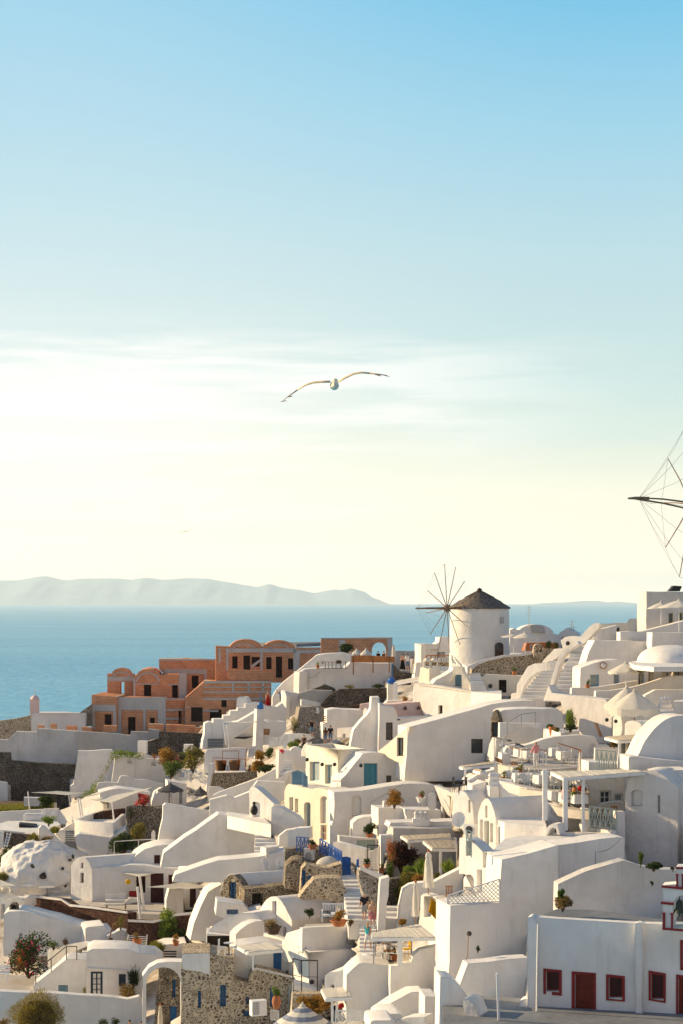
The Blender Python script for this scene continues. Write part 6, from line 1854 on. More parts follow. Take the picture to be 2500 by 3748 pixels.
def dish(label,P,r,face,mat='paint',group='satellite dishes'):
 P=Vector(P)
 rt=empty('satellite_dish',P,label,'satellite dish',group)
 q=Vector(face).normalized().to_track_quat('Z','Y').to_matrix().to_4x4()
 M=Matrix.Translation(P+Vector((0,0,r*.9+.15)))@q
 bm=bmesh.new()
 rings=[]
 for j in range(7):
  f=j/6
  rings.append([bm.verts.new(M@Vector((math.cos(k*math.pi/12)*r*f+(1e-4 if f==0 else 0),math.sin(k*math.pi/12)*r*f*1.06,.22*r*f*f)))for k in range(24)])
 for a,b in zip(rings,rings[1:]):
  for k in range(24):
   bm.faces.new((a[k],a[(k+1)%24],b[(k+1)%24],b[k]))
 bmesh.ops.remove_doubles(bm,verts=bm.verts[:],dist=.0015)
 bmesh.ops.solidify(bm,geom=bm.faces[:],thickness=.02)
 fin('reflector',bm,mat,rt)
 bm=bmesh.new()
 add_tube(bm,[M@Vector((0,-r*.95,.2*r)),M@Vector((0,-r*.1,r*.75))],.018,6)
 add_tube(bm,[M@Vector((0,0,0)),P],.035,6)
 add_lathe(bm,P,[(.2,-.02),(.2,.03),(.05,.05)],8)
 fin('mount',bm,'metal',rt)
 return rt
def skin_body(verts,edges,radii,root=0):
 me=bpy.data.meshes.new('skeleton')
 me.from_pydata([Vector(v)for v in verts],edges,[])
 o=bpy.data.objects.new('skeleton',me)
 COL.objects.link(o)
 md=o.modifiers.new('skin','SKIN')
 md.use_smooth_shade=True
 for i,r in enumerate(radii):
  rr=r if isinstance(r,tuple)else(r,r)
  me.skin_vertices[0].data[i].radius=rr
 me.skin_vertices[0].data[root].use_root=True
 o.modifiers.new('sub','SUBSURF').levels=1
 dg=bpy.context.evaluated_depsgraph_get()
 ev=o.evaluated_get(dg)
 out=bpy.data.meshes.new_from_object(ev)
 bpy.data.objects.remove(o)
 bpy.data.meshes.remove(me)
 return out
def person(label,P,facing=0,h=1.72,pose='stand',top='white',bottom='denim',hair='hair_dark',sleeves='short',legs='short',skirt=None,dress=None,arms=(0,0),cap=None,group=None,build=1.0,longhair=False,stride=0):
 """facing: 0 looks away from the viewer, 180 towards; arms: forward swing of each arm in degrees"""
 k=h/1.75
 sit=pose=='sit'
 hipz=.5 if sit else.93
 J={}
 J['pelvis']=(0,0,hipz)
 J['belly']=(0,.01,hipz+.16)
 J['chest']=(0,.0,hipz+.38)
 J['neck']=(0,-.0,hipz+.54)
 J['head']=(0,.02,hipz+.66)
 J['crown']=(0,.01,hipz+.79)
 E=[('pelvis','belly'),('belly','chest'),('chest','neck'),('neck','head'),('head','crown')]
 rad={'pelvis':(.155,.115),'belly':(.135,.10),'chest':(.165,.115),'neck':.055,'head':(.078,.098),'crown':(.058,.072)}
 for s,n in((-1,'L'),(1,'R')):
  sw=R(arms[0]if s<0 else arms[1])
  sh=Vector((s*.175,0,hipz+.475))
  dirn=Vector((s*.16,math.sin(sw),-math.cos(sw))).normalized()
  el=sh+dirn*.29
  bend=sw+R(18+(50 if sw>.6 else 0))
  d2=Vector((s*.04-(.35*s if sw>.6 else 0),math.sin(bend),-math.cos(bend))).normalized()
  wr=el+d2*.25
  hd=wr+d2*.08
  J['sh'+n],J['el'+n],J['wr'+n],J['ha'+n]=sh,el,wr,hd
  E+=[('chest','sh'+n),('sh'+n,'el'+n),('el'+n,'wr'+n),('wr'+n,'ha'+n)]
  rad.update({'sh'+n:.062,'el'+n:.042,'wr'+n:.029,'ha'+n:(.036,.018)})
  hp=Vector((s*.095,0,hipz-.04))
  if sit:
   kn=hp+Vector((s*.05,.42,.0))
   an=kn+Vector((0,.02,-.40))
  else:
   st=stride*s
   kn=hp+Vector((s*.01,st*.20+.02,-.41+abs(st)*.03))
   an=kn+Vector((0,st*.10-.04,-.40+(abs(st)*.05 if st<0 else 0)))
  to=an+Vector((s*.02,.17,-.045))
  J['hp'+n],J['kn'+n],J['an'+n],J['to'+n]=hp,kn,an,to
  E+=[('pelvis','hp'+n),('hp'+n,'kn'+n),('kn'+n,'an'+n),('an'+n,'to'+n)]
  rad.update({'hp'+n:.09,'kn'+n:.056,'an'+n:.038,'to'+n:(.042,.028)})
 names=list(J)
 low=min(Vector(J['to'+n]).z-.03 for n in 'LR')
 verts=[Vector(J[n])-Vector((0,0,low))for n in names]
 rads=[tuple(x*build for x in(rad[n]if isinstance(rad[n],tuple)else(rad[n],)*2))for n in names]
 me=skin_body(verts,[(names.index(a),names.index(b))for a,b in E],rads)
 rt=empty('person',(0,0,0),label,'person',group)
 V=dict(zip(names,verts))
 segs=[(a,b)for a,b in E]
 def nearest(p):
  best=None
  for a,b in segs:
   A,B=V[a],V[b]
   ab=B-A
   t_=max(0,min(1,(p-A).dot(ab)/ab.length_squared))
   d=(p-A-ab*t_).length
   if best is None or d<best[0]:
    best=(d,a,b,t_)
  return best
 bm=bmesh.new()
 bm.from_mesh(me)
 bpy.data.meshes.remove(me)
 bm.faces.ensure_lookup_table()
 bm.normal_update()
 near={f.index:nearest(f.calc_center_median())for f in bm.faces}
 base=bm.copy()
 for n,s in(('L',-1),('R',1)):
  wr,hd=V['wr'+n],V['ha'+n]
  d=(hd-wr).normalized()
  side=d.cross(Vector((s,0,0))).normalized()
  for q,(off,ln)in enumerate(((-.026,.060),(-.009,.075),(.009,.072),(.026,.058))):
   a=hd-d*.015+side*off
   add_tube(bm,[a,a+d*ln*.55+Vector((-s*.006,0,0)),a+d*ln+Vector((-s*.02,0,0))],[.0095,.009,.006],5)
  a=wr+d*.035+side*.028
  add_tube(bm,[a,a+(d*.6+side).normalized()*.035,a+(d+side*.5).normalized()*.065],[.011,.010,.007],5)
 hd=V['head']
 add_tube(bm,[hd+Vector((0,.085,.03)),hd+Vector((0,.118,-.01))],[.008,.016],5)
 add_tube(bm,[hd+Vector((-.022,.098,-.052)),hd+Vector((.022,.098,-.052))],.006,4)
 for s in(-1,1):
  bmesh.ops.create_icosphere(bm,subdivisions=1,radius=.03,matrix=Matrix.Translation(hd+Vector((s*.082,-.005,.005)))@Matrix.Diagonal((.4,.8,1.1,1)))
 local_fin('body',bm,'skin',rt,ang=180)
 bm=bmesh.new()
 for s in(-1,1):
  bmesh.ops.create_icosphere(bm,subdivisions=1,radius=.011,matrix=Matrix.Translation(hd+Vector((s*.032,.093,.03))))
 local_fin('eyes',bm,'black',rt)
 def wear(name,test,mat,off):
  b2=base.copy()
  b2 .faces.ensure_lookup_table()
  kill=[f for f in b2 .faces if not test(near[f.index],f.calc_center_median())]
  bmesh.ops.delete(b2,geom=kill,context='FACES')
  if not b2 .faces:
   b2 .free()
   return
  if name!='shoes':
   left,best=set(b2 .faces),[]
   while left:
    st_,comp=[left.pop()],[]
    while st_:
     f=st_.pop()
     comp.append(f)
     for e in f.edges:
      for g in e.link_faces:
       if g in left:
        left.discard(g)
        st_.append(g)
    if len(comp)>len(best):
     best=comp
   keep_=set(best)
   bmesh.ops.delete(b2,geom=[f for f in b2 .faces if f not in keep_],context='FACES')
  b2 .normal_update()
  for v in b2 .verts:
   v.co+=v.normal*off
  local_fin(name,b2,mat,rt,ang=180)
 torso={'pelvis','belly','chest','neck'}
 def is_top(nr,c):
  d,a,b,t_=nr
  if a in torso and b in torso and not(a=='chest' and b=='neck' and t_>.75):
   return c.z>V['pelvis'].z+.0
  if a=='chest' and b.startswith('sh'):
   return True
  if a.startswith('sh')and sleeves!='none':
   return t_<(.7 if sleeves=='short' else 2)
  if a.startswith('el')and sleeves=='long':
   return True
  return False
 def is_bottom(nr,c):
  d,a,b,t_=nr
  if(a=='pelvis' and(b=='belly' or b.startswith('hp'))):
   return c.z<V['pelvis'].z+.08
  if a.startswith('hp'):
   return legs=='long' or t_<.8
  if a.startswith('kn'):
   return legs=='long' and t_<.9
  return False
 if dress is None:
  wear('shirt',is_top,top,.014)
  if skirt is None:
   wear('trousers' if legs=='long' else 'shorts',is_bottom,bottom,.02)
 if skirt or dress:
  bm=bmesh.new()
  pz=V['pelvis']
  if skirt:
   prof=[(.16,.10),(.185,0),(.22,-.16),(.25,-.34)]
  else:
   wear('bodice',lambda nr,c:nr[1]in torso and nr[2]in torso and c.z<V['neck'].z-.06,dress,.014)
   prof=[(.15,.16),(.18,0),(.23,-.3),(.28,-.6),(.33,-.80)]
  rings=[]
  for r_,z in prof:
   rings.append([bm.verts.new(pz+Vector((math.cos(q*math.pi/10)*r_*(1+.06*math.sin(q*1.9)*(z<-.1)),math.sin(q*math.pi/10)*r_*.82*(1+.06*math.cos(q*1.4)*(z<-.1)),z)))for q in range(20)])
  for a,b in zip(rings,rings[1:]):
   for q in range(20):
    bm.faces.new((a[q],a[(q+1)%20],b[(q+1)%20],b[q]))
  bmesh.ops.solidify(bm,geom=bm.faces[:],thickness=.012)
  local_fin('skirt',bm,skirt or dress,rt)
 wear('shoes',lambda nr,c:nr[1].startswith('an')or(nr[1].startswith('kn')and nr[3]>.96),'paint' if legs!='long' else 'black',.012)
 hz=V['head'].z
 wear('hair',lambda nr,c:c.z>hz-.02 and(c.z>hz+.075 or c.y<hd.y-.015),hair,.02)
 if longhair:
  bm=bmesh.new()
  add_tube(bm,[hd+Vector((0,-.06,.04)),hd+Vector((0,-.105,-.10)),hd+Vector((0,-.11,-.24))],[.075,.07,.035],8)
  local_fin('hair',bm,hair,rt)
 if cap:
  bm=bmesh.new()
  add_lathe(bm,V['crown']+Vector((0,0,-.03)),[(.108,-.03),(.105,.03),(.07,.08),(.02,.095)],14)
  add_box(bm,V['crown']+Vector((0,.13,-.05)),(.13,.12,.015))
  local_fin('cap',bm,cap,rt)
 base.free()
 rt.location=P
 rt.rotation_euler=(0,0,R(facing))
 rt.scale=(k,k,k)
 return rt
def gull(label,c,span,roll,yaw,scale_detail=True):
 rt=empty('gull',c,label,'seagull')
 c=Vector((0,0,0))
 k=span/1.3
 bm=bmesh.new()
 bmesh.ops.create_uvsphere(bm,u_segments=24,v_segments=14,radius=1)
 for v in bm.verts:
  y=v.co.z
  x,z=v.co.x,v.co.y
  w=1.0 if y>-.2 else 1-.55*((-.2-y)/.8)
  v.co=Vector((x*.056*w,y*.21,z*.057*w-.012*(1-abs(y))))
 bmesh.ops.create_uvsphere(bm,u_segments=14,v_segments=10,radius=.036,matrix=Matrix.Translation((.008,.205,.03)))
 bmesh.ops.create_cone(bm,cap_ends=True,segments=8,radius1=.013,radius2=.003,depth=.055,matrix=Matrix.Translation((.042,.225,.024))@Matrix.Rotation(R(90),4,'Y'))
 add_sheet(bm,[(-.03,-.18,0),(.03,-.18,0),(.055,-.33,-.005),(-.055,-.33,-.005)],.008)
 local_fin('body',bm,'gull_white',rt,ang=180)
 prof={-1:[(.05,.03,.15,0),(.14,.028,.155,.02),(.26,.018,.14,.05),(.36,-.012,.125,.04),(.46,-.07,.10,.0),(.56,-.135,.065,-.05),(.64,-.19,.015,-.1)],1:[(.05,.03,.15,0),(.13,.075,.155,.02),(.24,.125,.14,.05),(.34,.142,.125,.04),(.44,.136,.10,.0),(.55,.128,.065,-.05),(.65,.122,.012,-.1)]}
 for s,pr in prof.items():
  inner,outer=bmesh.new(),bmesh.new()
  for bm,rows in((inner,pr[:5]),(outer,pr[4:])):
   rings=[]
   for o_,u,ch,f in rows:
    th=.10*ch+.003
    y0=f+ch*.45
    ring=[(y0,0),(y0-ch*.12,th),(y0-ch*.4,th*.9),(y0-ch,0.004),(y0-ch,-.002),(y0-ch*.4,th*.1),(y0-ch*.12,-th*.25)]
    rings.append([bm.verts.new((s*o_,y,u+z))for y,z in ring])
   for a,b in zip(rings,rings[1:]):
    for i in range(7):
     bm.faces.new((a[i],a[(i+1)%7],b[(i+1)%7],b[i]))
   bm.faces.new(rings[0])
   bm.faces.new(rings[-1])
   if bm is outer:
    for q in range(5):
     o_,u,ch,f=rows[min(q//2+1,len(rows)-1)]
     add_sheet(bm,[(s*(o_-.05),f-ch*.2,u+.0),(s*(o_-.02),f-ch*.25,u),(s*(o_+.035),f-ch*.75-.02,u-.012),(s*(o_+.0),f-ch*.8-.02,u-.01)],.004)
  local_fin('wing',inner,'gull_tan',rt,ang=180)
  local_fin('wing_tip',outer,'gull_dark',rt,ang=180)
 rt.rotation_euler=(R(10),R(roll),R(yaw))
 rt.scale=(k,k,k)
 return rt
plain('gull_white',(.97,.80,.60),.8,.1,var=.3,scale=18)
plain('gull_tan',(.86,.60,.36),.8,.1,var=.4,scale=25)
plain('gull_dark',(.42,.31,.21),.8,.1,var=.3,scale=25)
gull('gull gliding with spread wings high above the sea',at(1224,1408,24.2),1.27,0,0)
gull('tiny far gull low over the distant water',at(681,1946,190),1.1,-8,20)
m2=at(2620,2420,121)
hub=at(2528,1846,117.2)
tipb=at(2326,1823,116.4)
ml=empty('windmill',m2,'nearer windmill whose spokes and twin shaft reach in past the frame edge','windmill')
bm=bmesh.new()
add_lathe(bm,(m2 .x+3.0,m2 .y+.5,m2 .z-3),[(3.5,-14),(3.2,0),(3.05,4),(2.95,11.2)],48)
fin('tower',bm,'white',ml)
bm=bmesh.new()
add_lathe(bm,(m2 .x+3.0,m2 .y+.5,m2 .z+8.1),[(3.1,0),(3.1,.2),(1.5,1.5),(.1,2.7)],32)
fin('cap',bm,'thatch',ml)
ax=(tipb-hub)
AL=ax.length
ax.normalize()
axh=Vector((-.975,-.222,0)).normalized()
sv=Vector((-axh.y,axh.x,0))
bm=bmesh.new()
for dz0,dz1 in((.10,.03),(-.30,-.06)):
 pts=[hub-axh*4+Vector((0,0,dz0)),hub+Vector((0,0,dz0)),hub.lerp(tipb,.5)+Vector((0,0,(dz0+dz1)/2+.06)),tipb+Vector((0,0,dz1))]
 add_tube(bm,pts,[.07,.055,.05,.04],8)
add_tube(bm,[tipb+Vector((.8,.0,-.02)),tipb,tipb+Vector((-.45,0,-.02))],[.10,.09,.05],8)
fin('shaft',bm,'spar',ml)
RD=285/FPX*117.2
tips=[]
for k in range(10):
 a=R(-4+36*k)
 q=hub-(sv*math.cos(a))*RD+Vector((0,0,math.sin(a)*-RD))
 tips.append(q)
 bm=bmesh.new()
 add_tube(bm,[hub,hub.lerp(q,.5)+Vector((.06,0,.04)),q],[.045,.038,.028],6)
 fin('spoke',bm,'spar',ml)
bm=bmesh.new()
for k in range(10):
 a,b=tips[k],tips[(k+1)%10]
 add_tube(bm,[a,a.lerp(b,.5)-Vector((0,0,.12)),b],.008,4)
 e=tipb.lerp(hub,.06)
 add_tube(bm,[a,a.lerp(e,.5)-Vector((0,0,.18)),e],.008,4)
fin('rigging',bm,'wood_dark',ml)
sail('long cream shade sail over the lawn on a white pole','E',[(218,380),(395,370),(606,384),(470,397)],[200,203,204,198],poles=[(193,372,205,492,200),(474,392,486,480,200)],group='shade sails on the west terraces',sag=.05)
sail('wide white shade sail stretched over the angular terrace','E',[(600,436),(1050,346),(775,450)],[190,194,183],poles=[(776,448,787,572,183.5),(538,416,560,545,187),(552,416,574,545,187.2)],group='shade sails on the west terraces',sag=.05,polew=.07)
sail('narrow sunlit shade sail behind the pair of leaning poles','E',[(560,414),(640,402),(742,377),(660,390)],[187,189,192,191],group='shade sails on the west terraces',sag=.03)
sail('white shade sail before the dark red doors on a leaning pole','H',[(838,84),(1018,66),(1112,82),(966,112)],[164,167,166,158],poles=[(966,110,998,345,158.4)],group='shade sails on the rose terrace',sag=.06,polew=.1)
sail('cream shade sail before the rounded gable on a white pole','H',[(1005,186),(1262,150),(1482,186),(1300,196)],[153,158,156,152],poles=[(952,182,972,412,152.5)],group='shade sails on the rose terrace',sag=.08,polew=.1)
sail('sunlit shade sail corner at the frame edge below the white rock','H',[(-40,128),(0,134),(112,176),(-40,190)],[162,162,158,157],group='shade sails on the rose terrace',sag=.04)
sail('thin pale awning edge beside the white rock','H',[(118,172),(200,164),(278,170),(200,180)],[160,162,163,160],group='shade sails on the rose terrace',sag=.02)
sail('second pale awning in shade below the frame edge sail','H',[(-40,205),(60,215),(165,272),(-40,268)],[158,159,156,154],group='shade sails on the rose terrace',sag=.05)
S('house','house','sunlit white room front under the frame edge awnings','H',[(-40,410),(-40,262),(70,270),(165,262),(170,330),(120,350),(120,405)],-20,2,'white',Y=158,win=[('whitedoor',8,300,36,395)])
S('arch_wall','wall','small arched stone niche with a white bow beside the red lava wall','H',[(62,352),(66,310),(80,294),(110,292),(124,310),(126,352)],2,.6,'stone_mix',Y=153.5,win=[('dark',76,304,114,346,.9)])
umbrella_open('dark grey parasol with a pale underside beside the balcony','E',1180,318,358,182,470,189,'canvas_grey',polemat='paint')
umbrella_open('grey parasol half hidden behind the curling wall','E',1385,345,382,110,430,184,'canvas_grey',polemat='paint')
umbrella_open('white cafe parasol beside the brick arch','B',1020,236,268,80,330,232,group='white cafe parasols')
umbrella_open('white cafe parasol partly behind the dark shrub','B',955,240,264,70,330,234,group='white cafe parasols')
umbrella_open('round white parasol top behind the ochre house roof','B',785,893,902,84,960,176,valance=.03)
umbrella_closed('furled white parasol beside the orange cafe fence','B',1210,218,290,330,34,213)
sail('dark triangular awning over the white house terrace','R',[(522,400),(690,270),(832,382),(640,410)],[192,194,191,189],mat='canvas_grey',cat='awning',name='awning',sag=.02)if False else None
sail('sunlit white sail edge crossing before the white house','R',[(432,176),(640,176),(862,160),(862,172),(480,204)],[189,190,190,189.5,188.5],group='shade sails by the blue topped tower',sag=.02,poles=[(380,165,420,500,188),(430,200,466,545,188)],polew=.05)
sail('sunlit white sail edge right of the blue topped tower','R',[(960,150),(1180,128),(1240,140),(1020,172)],[188,189,189,187.5],group='shade sails by the blue topped tower',sag=.02)
S('shade_panel','opening','grey panel put in for the shaded wall under the triangular awning','R',[(525,400),(700,290),(850,178),(834,380),(660,412)],4,.3,'plaster_grey',Y=192.6)  # grey slab before the wall, its colour stands in for shade
S('sill_shadow','sill','black strip put in for the shadow below the grey panel','R',[(525,402),(560,384),(834,374),(700,412)],4,.3,'black',Y=192.2,wob=0)  # black strip painted in as shadow
pergola('thin white canopy on a slim post before the blue door','I',[(126,588),(205,632),(440,612),(345,566)],[122.5,117,118,123],posts=[(238,628,755,117.2,.1)],reed=False,n=12)
pergola('small tiled looking canopy on two white posts','I',[(714,884),(745,950),(916,938),(890,876)],[105,101.2,101.2,105],posts=[(786,950,1120,101.4,.13),(818,948,1090,102,.13)],reed=False,n=16)
pergola('broad sunlit reed pergola over the guests terrace','I',[(1060,500),(1060,532),(1500,528),(1385,440)],[106,101.6,101.6,107.5],posts=[(1254,540,722,101.8,.26)],n=30)
railing('steel terrace rail with a wooden handrail','I',[(1072,702),(1085,640),(1240,655),(1335,655)],.95,104,'two','metal',Ys=[102.8,105.5,102.5,103],top='wood')
pergola('dark reed pergola over the courtyard beside the plum creeper','F',[(1262,676),(1310,708),(1600,690),(1600,662)],[136,132.5,133,137],posts=[(1318,700,770,133,.16)],n=30,mat='thatch_pale')
pergola('lower reed pergola panel of the courtyard','F',[(1385,686),(1480,765),(1640,768),(1640,690)],[134,129.5,129.5,134],posts=[(1535,768,970,129.6,.17)],n=34,mat='thatch_pale')
pergola('straw canopy beside the sunlit passage roof','D',[(25,574),(50,580),(262,560),(262,540)],[125,122.8,123.5,126],posts=[(62,584,700,122.9,.12)],n=18,mat='thatch_pale')
pergola('second straw canopy edge under the first','D',[(120,600),(170,612),(180,604),(140,590)],[122.5,121.5,121.8,123],n=8,mat='thatch_pale')
pergola('pale reed pergola leaning on the rough plaster vault','D',[(1030,372),(1120,396),(1330,388),(1290,352)],[126,121.5,122,127],posts=[(1128,396,556,121.7,.14)],n=26,mat='thatch_pale')
pergola('long white beam pergola before the dining terraces','D',[(658,612),(748,655),(1300,612),(1240,596)],[117,111,111.5,117.5],posts=[(614,600,950,112,.26),(754,655,1020,111,.26),(878,648,1030,111.2,.16)],reed=False,n=14)
umbrella_open('large cream parasol with a ragged valance, the higher of the pair','J',760,650,900,660,1200,138,group='large cream parasols on the white drum terrace',n=8,valance=.3,polemat='wood')
umbrella_open('large cream parasol with a ragged valance, the lower of the pair','J',870,700,940,740,1140,132,group='large cream parasols on the white drum terrace',n=8,valance=.45,polemat='wood')
umbrella_open('white parasol before the recessed windows','C',1240,666,716,210,815,149.5,n=8)
for q in((595,500,516,150,618,192,'white square parasol beside the windmill door'),(662,494,520,150,616,190,'white square parasol nearest the dark tiled shed')):
 umbrella_open(q[6],'C',q[0],q[1],q[2],q[3],q[4],q[5],group='white parasols at the foot of the windmill',n=4,valance=.05)
for q in((1442,320,352,160,452,166,'white parasol close to the wall of the ridge house'),(1545,308,346,240,495,160,'wider white parasol in front of the ridge house')):
 umbrella_open(q[6],'C',q[0],q[1],q[2],q[3],q[4],q[5],group='white parasols at the ridge house',n=8,valance=.05)
umbrella_closed('tall furled parasol standing behind the yellow cloth','O',815,440,925,1045,150,109)
umbrella_closed('slim furled parasol standing on the pergola terrace','O',640,865,1320,1420,110,107.5)
umbrella_closed('furled parasol among the dining tables','D',858,478,605,640,42,122,mat='canvas')
umbrella_closed('furled white parasol by the sunken lane','H',1108,1002,1160,1200,42,131)
umbrella_open('open cream parasol at the bottom edge beside the stone house','H',1332,1032,1112,312,1240,125,n=6,valance=.05)
umbrella_open('blue and white striped round parasol at the bottom edge','N',400,850,1120,860,1300,104,mat='canvas',stripes='stripe_blue',n=10,valance=.1)
cvr=umbrella_open
S('board_fence','fence','orange brown board fence on the cafe terrace','B',[(918,286),(1060,284),(1216,290),(1216,332),(918,330)],3,.08,'wood_orange',Y=212.5,wob=0,plates=[('post','wood',.08,[(928,282,936,415)]),('post','wood',.08,[(1064,282,1072,402)]),('post','wood',.08,[(1176,286,1184,400)])])
S('flag_post','post','slim white lamp post at the fence end of the cafe','B',[(906,340),(907,255),(913,255),(914,340)],0,.15,'paint',Y=213.5,wob=0)
S('blue_post','post','tall blue and white post beside the dark rubble','B',[(1193,480),(1196,335),(1204,335),(1206,480)],0,.15,'blue',Y=204,wob=0)
railing('orange wooden rail before the two wicker chairs','R',[(235,850),(708,872)],1.1,183.4,'rail','wood_orange')
railing('orange rail behind the two wicker chairs','R',[(370,800),(600,795)],1.4,186,'rail','wood_orange')
S('orange_post','post','leaning orange corner post of the chair terrace','R',[(690,805),(712,545),(722,545),(704,808)],0,.12,'wood_orange',Y=184.2,wob=0)
S('picket_gate','gate','white picket gate beside the blue topped tower','R',[(738,675),(742,560),(780,520),(830,510),(870,530),(872,650)],0,.1,'linen',Y=188,wob=0,plates=[('picket_gap','plaster_grey',.01,[(758,560,764,640)]),('picket_gap','plaster_grey',.01,[(782,545,788,640)]),('picket_gap','plaster_grey',.01,[(806,545,812,640)]),('picket_gap','plaster_grey',.01,[(830,545,836,640)])])
r=empty('plank_fence',atF('F',545,330,158.5),'pale blue plank gate beside the ochre house','gate')
for i in range(6):
 bm=bmesh.new()
 add_bar(bm,atF('F',514+i*12,338+i*2,158.2),atF('F',514+i*12,224+abs(i-2.5)*5,158.2),.17,.03)
 fin('plank',bm,'soft_blue',r,smooth=False)
bm=bmesh.new()
add_bar(bm,atF('F',510,258,158.3),atF('F',578,262,158.3),.1,.03)
fin('cross_bar',bm,'soft_blue',r,smooth=False)
r=empty('plank_fence',atF('F',590,350,157),'pale blue plank fence continuing past the corner of the ochre house','fence')
for i in range(3):
 bm=bmesh.new()
 add_bar(bm,atF('F',588+i*11,345+i*6,157),atF('F',588+i*11,240+i*12,157),.16,.03)
 fin('plank',bm,'soft_blue',r,smooth=False)
railing('bright blue crossed railing on the rubble wall','F',[(540,782),(620,790)],.95,136.2,'cross','blue_deep',n=3)
railing('long bright blue crossed railing sloping down to the blue gate','F',[(700,800),(800,862),(852,892)],1.0,136,'cross','blue_deep',n=5,Ys=[136,134,133])
S('blue_gate','gate','solid bright blue gate at the head of the village steps','F',[(850,945),(852,826),(884,822),(915,830),(914,948)],8,.08,'blue_deep',Y=132,wob=0,plates=[('latch','iron',.03,[(902,880,910,888)])])
S('blue_post','post','slim bright blue gate post opposite the blue gate','F',[(954,962),(956,842),(970,840),(971,962)],8,.15,'blue_deep',Y=130.5,wob=0)
railing('black iron gate beside the plum creeper','F',[(1030,920),(1112,925)],1.75,135,'bars','iron',n=9,cat='gate',name='iron_gate')
railing('thin black rail on the low step wall','I',[(515,905),(574,918),(684,918)],1.9,114.8,'two','iron')
railing('slanting iron handrail of the outside stair','M',[(490,815),(700,640),(908,475),(1050,475)],.85,141.5,'rail','iron',Ys=[141.5,142,142.5,143])
railing('white pipe rail below the stone wall','E',[(790,806),(958,795),(1075,790)],1.1,172,'rail','paint')
railing('steel handrail on the white parapet stair','D',[(352,350),(450,290),(548,278)],.75,138.5,'rail','metal')
railing('wood topped rail with pale posts before the upper tables','P',[(575,445),(745,490),(1050,490),(1095,510)],1.05,127.6,'two','paint',Ys=[128.6,127,127,128],top='wood')
railing('short wood topped rail on the bright pier','P',[(348,400),(465,440)],1.5,128,'two','paint',top='wood')
S('planter_box','planter','long dark brown planter under the rail of the upper tables','P',[(748,548),(748,488),(1050,488),(1105,512),(1060,548)],2,.4,'wood_dark',Y=126.8,wob=0)
S('planter_box','planter','tan wooden trough on the side of the upper terrace','P',[(588,480),(590,420),(745,490),(745,520)],-30,.3,'wood',Y=127.4,wob=0)
S('planter_box','planter','tan wooden panel below the short rail of the pier','P',[(345,410),(346,356),(455,396),(455,450)],-30,.12,'wood',Y=127.9,wob=0)
railing('pale green fretwork railing of the upper balcony','D',[(972,660),(1102,672)],1.7,118.6,'cross','sage',n=4)
railing('pale green crossed balcony railing before the wooden chairs','D',[(922,996),(1106,1018)],1.15,111.4,'cross','sage',n=5)
railing('small pale green balcony rail on the sunlit flank','G',[(72,330),(105,342)],1.2,100.8,'cross','sage',n=1)
lattice('large white lattice screen above the tall plain wall','G',[(-60,620),(300,506),(302,660),(-60,680)],99,step=.2)
lattice('white lattice panel at the bottom edge by the stepped parapet','I',[(808,1036),(1080,1046),(1040,1150),(808,1150)],97,step=.13)
lattice('small white lattice panel below the clay urn','I',[(362,1034),(415,1040),(415,1100),(362,1100)],111,step=.12)
lattice('white trellis screen of the restaurant terrace','D',[(962,446),(1118,448),(1118,510),(962,510)],129.8,step=.18)
S('white_pole','pole','tall white pole at the bottom edge before the yard','G',[(290,1600),(276,1160),(288,1158),(306,1600)],0,.13,'paint',Y=79,wob=0)
S('slatted_cabinet','cabinet','white slatted cabinet on the lawn by the dark stone wall','E',[(166,474),(166,414),(290,418),(290,474)],8,1.0,'linen',Y=204,wob=0,plates=[('slat_gap','plaster_grey',.01,[(170,420+k*9,286,423+k*9)])for k in range(5)])
S('lamp_column','column','white rounded column beside the grey stone wall','E',[(1044,745),(1046,660),(1052,648),(1064,646),(1071,660),(1072,745)],0,.5,'white',Y=173)
S('stone_column','post','short white post on the lawn edge','E',[(372,490),(372,452),(390,452),(390,490)],0,.3,'white',Y=201)
r=empty('ladder',atF('L',55,740,178),'white wooden ladder leaning on the rough stone','ladder')
for xo in(0,48):
 bm=bmesh.new()
 add_bar(bm,atF('L',60+xo*.7,745,178),atF('L',100+xo,556,179.3),.09)
 fin('rail',bm,'paint',r)
for k in range(5):
 bm=bmesh.new()
 f=(k+.5)/5
 add_bar(bm,atF('L',60+40*f,745-189*f,178+1.3*f),atF('L',94+54*f,745-189*f,178+1.3*f),.07)
 fin('rung',bm,'paint',r)
def box_thing(name,cat,label,F,x,y,size,Y,mat,rz=0,group=None):
 p=atF(F,x,y,Y)
 bm=bmesh.new()
 vs=add_box(bm,(0,0,size[2]/2),size)
 bmesh.ops.bevel(bm,geom=bm.edges[:],offset=min(size)*.18,segments=2,affect='EDGES')
 o=local_fin(name,bm,mat)
 o.location=p
 o.rotation_euler=(0,0,rz)
 return tag(o,label,cat,group)
for x,y,rz,l in((300,560,.3,'white garden chair beside the green hedge bush'),(365,560,-.3,'white garden chair nearer the sunlit ramp wall')):
 proto_copy('gchair',P_chair('paint','linen',False),atF('E',x,y,194),rz,l,'chair','white garden chairs by the pool')
box_thing('outdoor_sofa','sofa','white outdoor sofa by the plunge pool','E',235,580,(2.0,.9,.8),193,'linen')
for i,(x,y,w,mat,l)in enumerate(((766,278,.8,'linen','cream cushion on the built bench'),(838,275,.8,'linen','white cushion on the built bench nearer the red one'),(922,256,.7,'red_cushion','dark red cushion on the corner bench'))):
 o=box_thing('cushion','cushion',l,'H',x,y,(w,.22,.55),162.6+.3*(i==2),mat,.1)
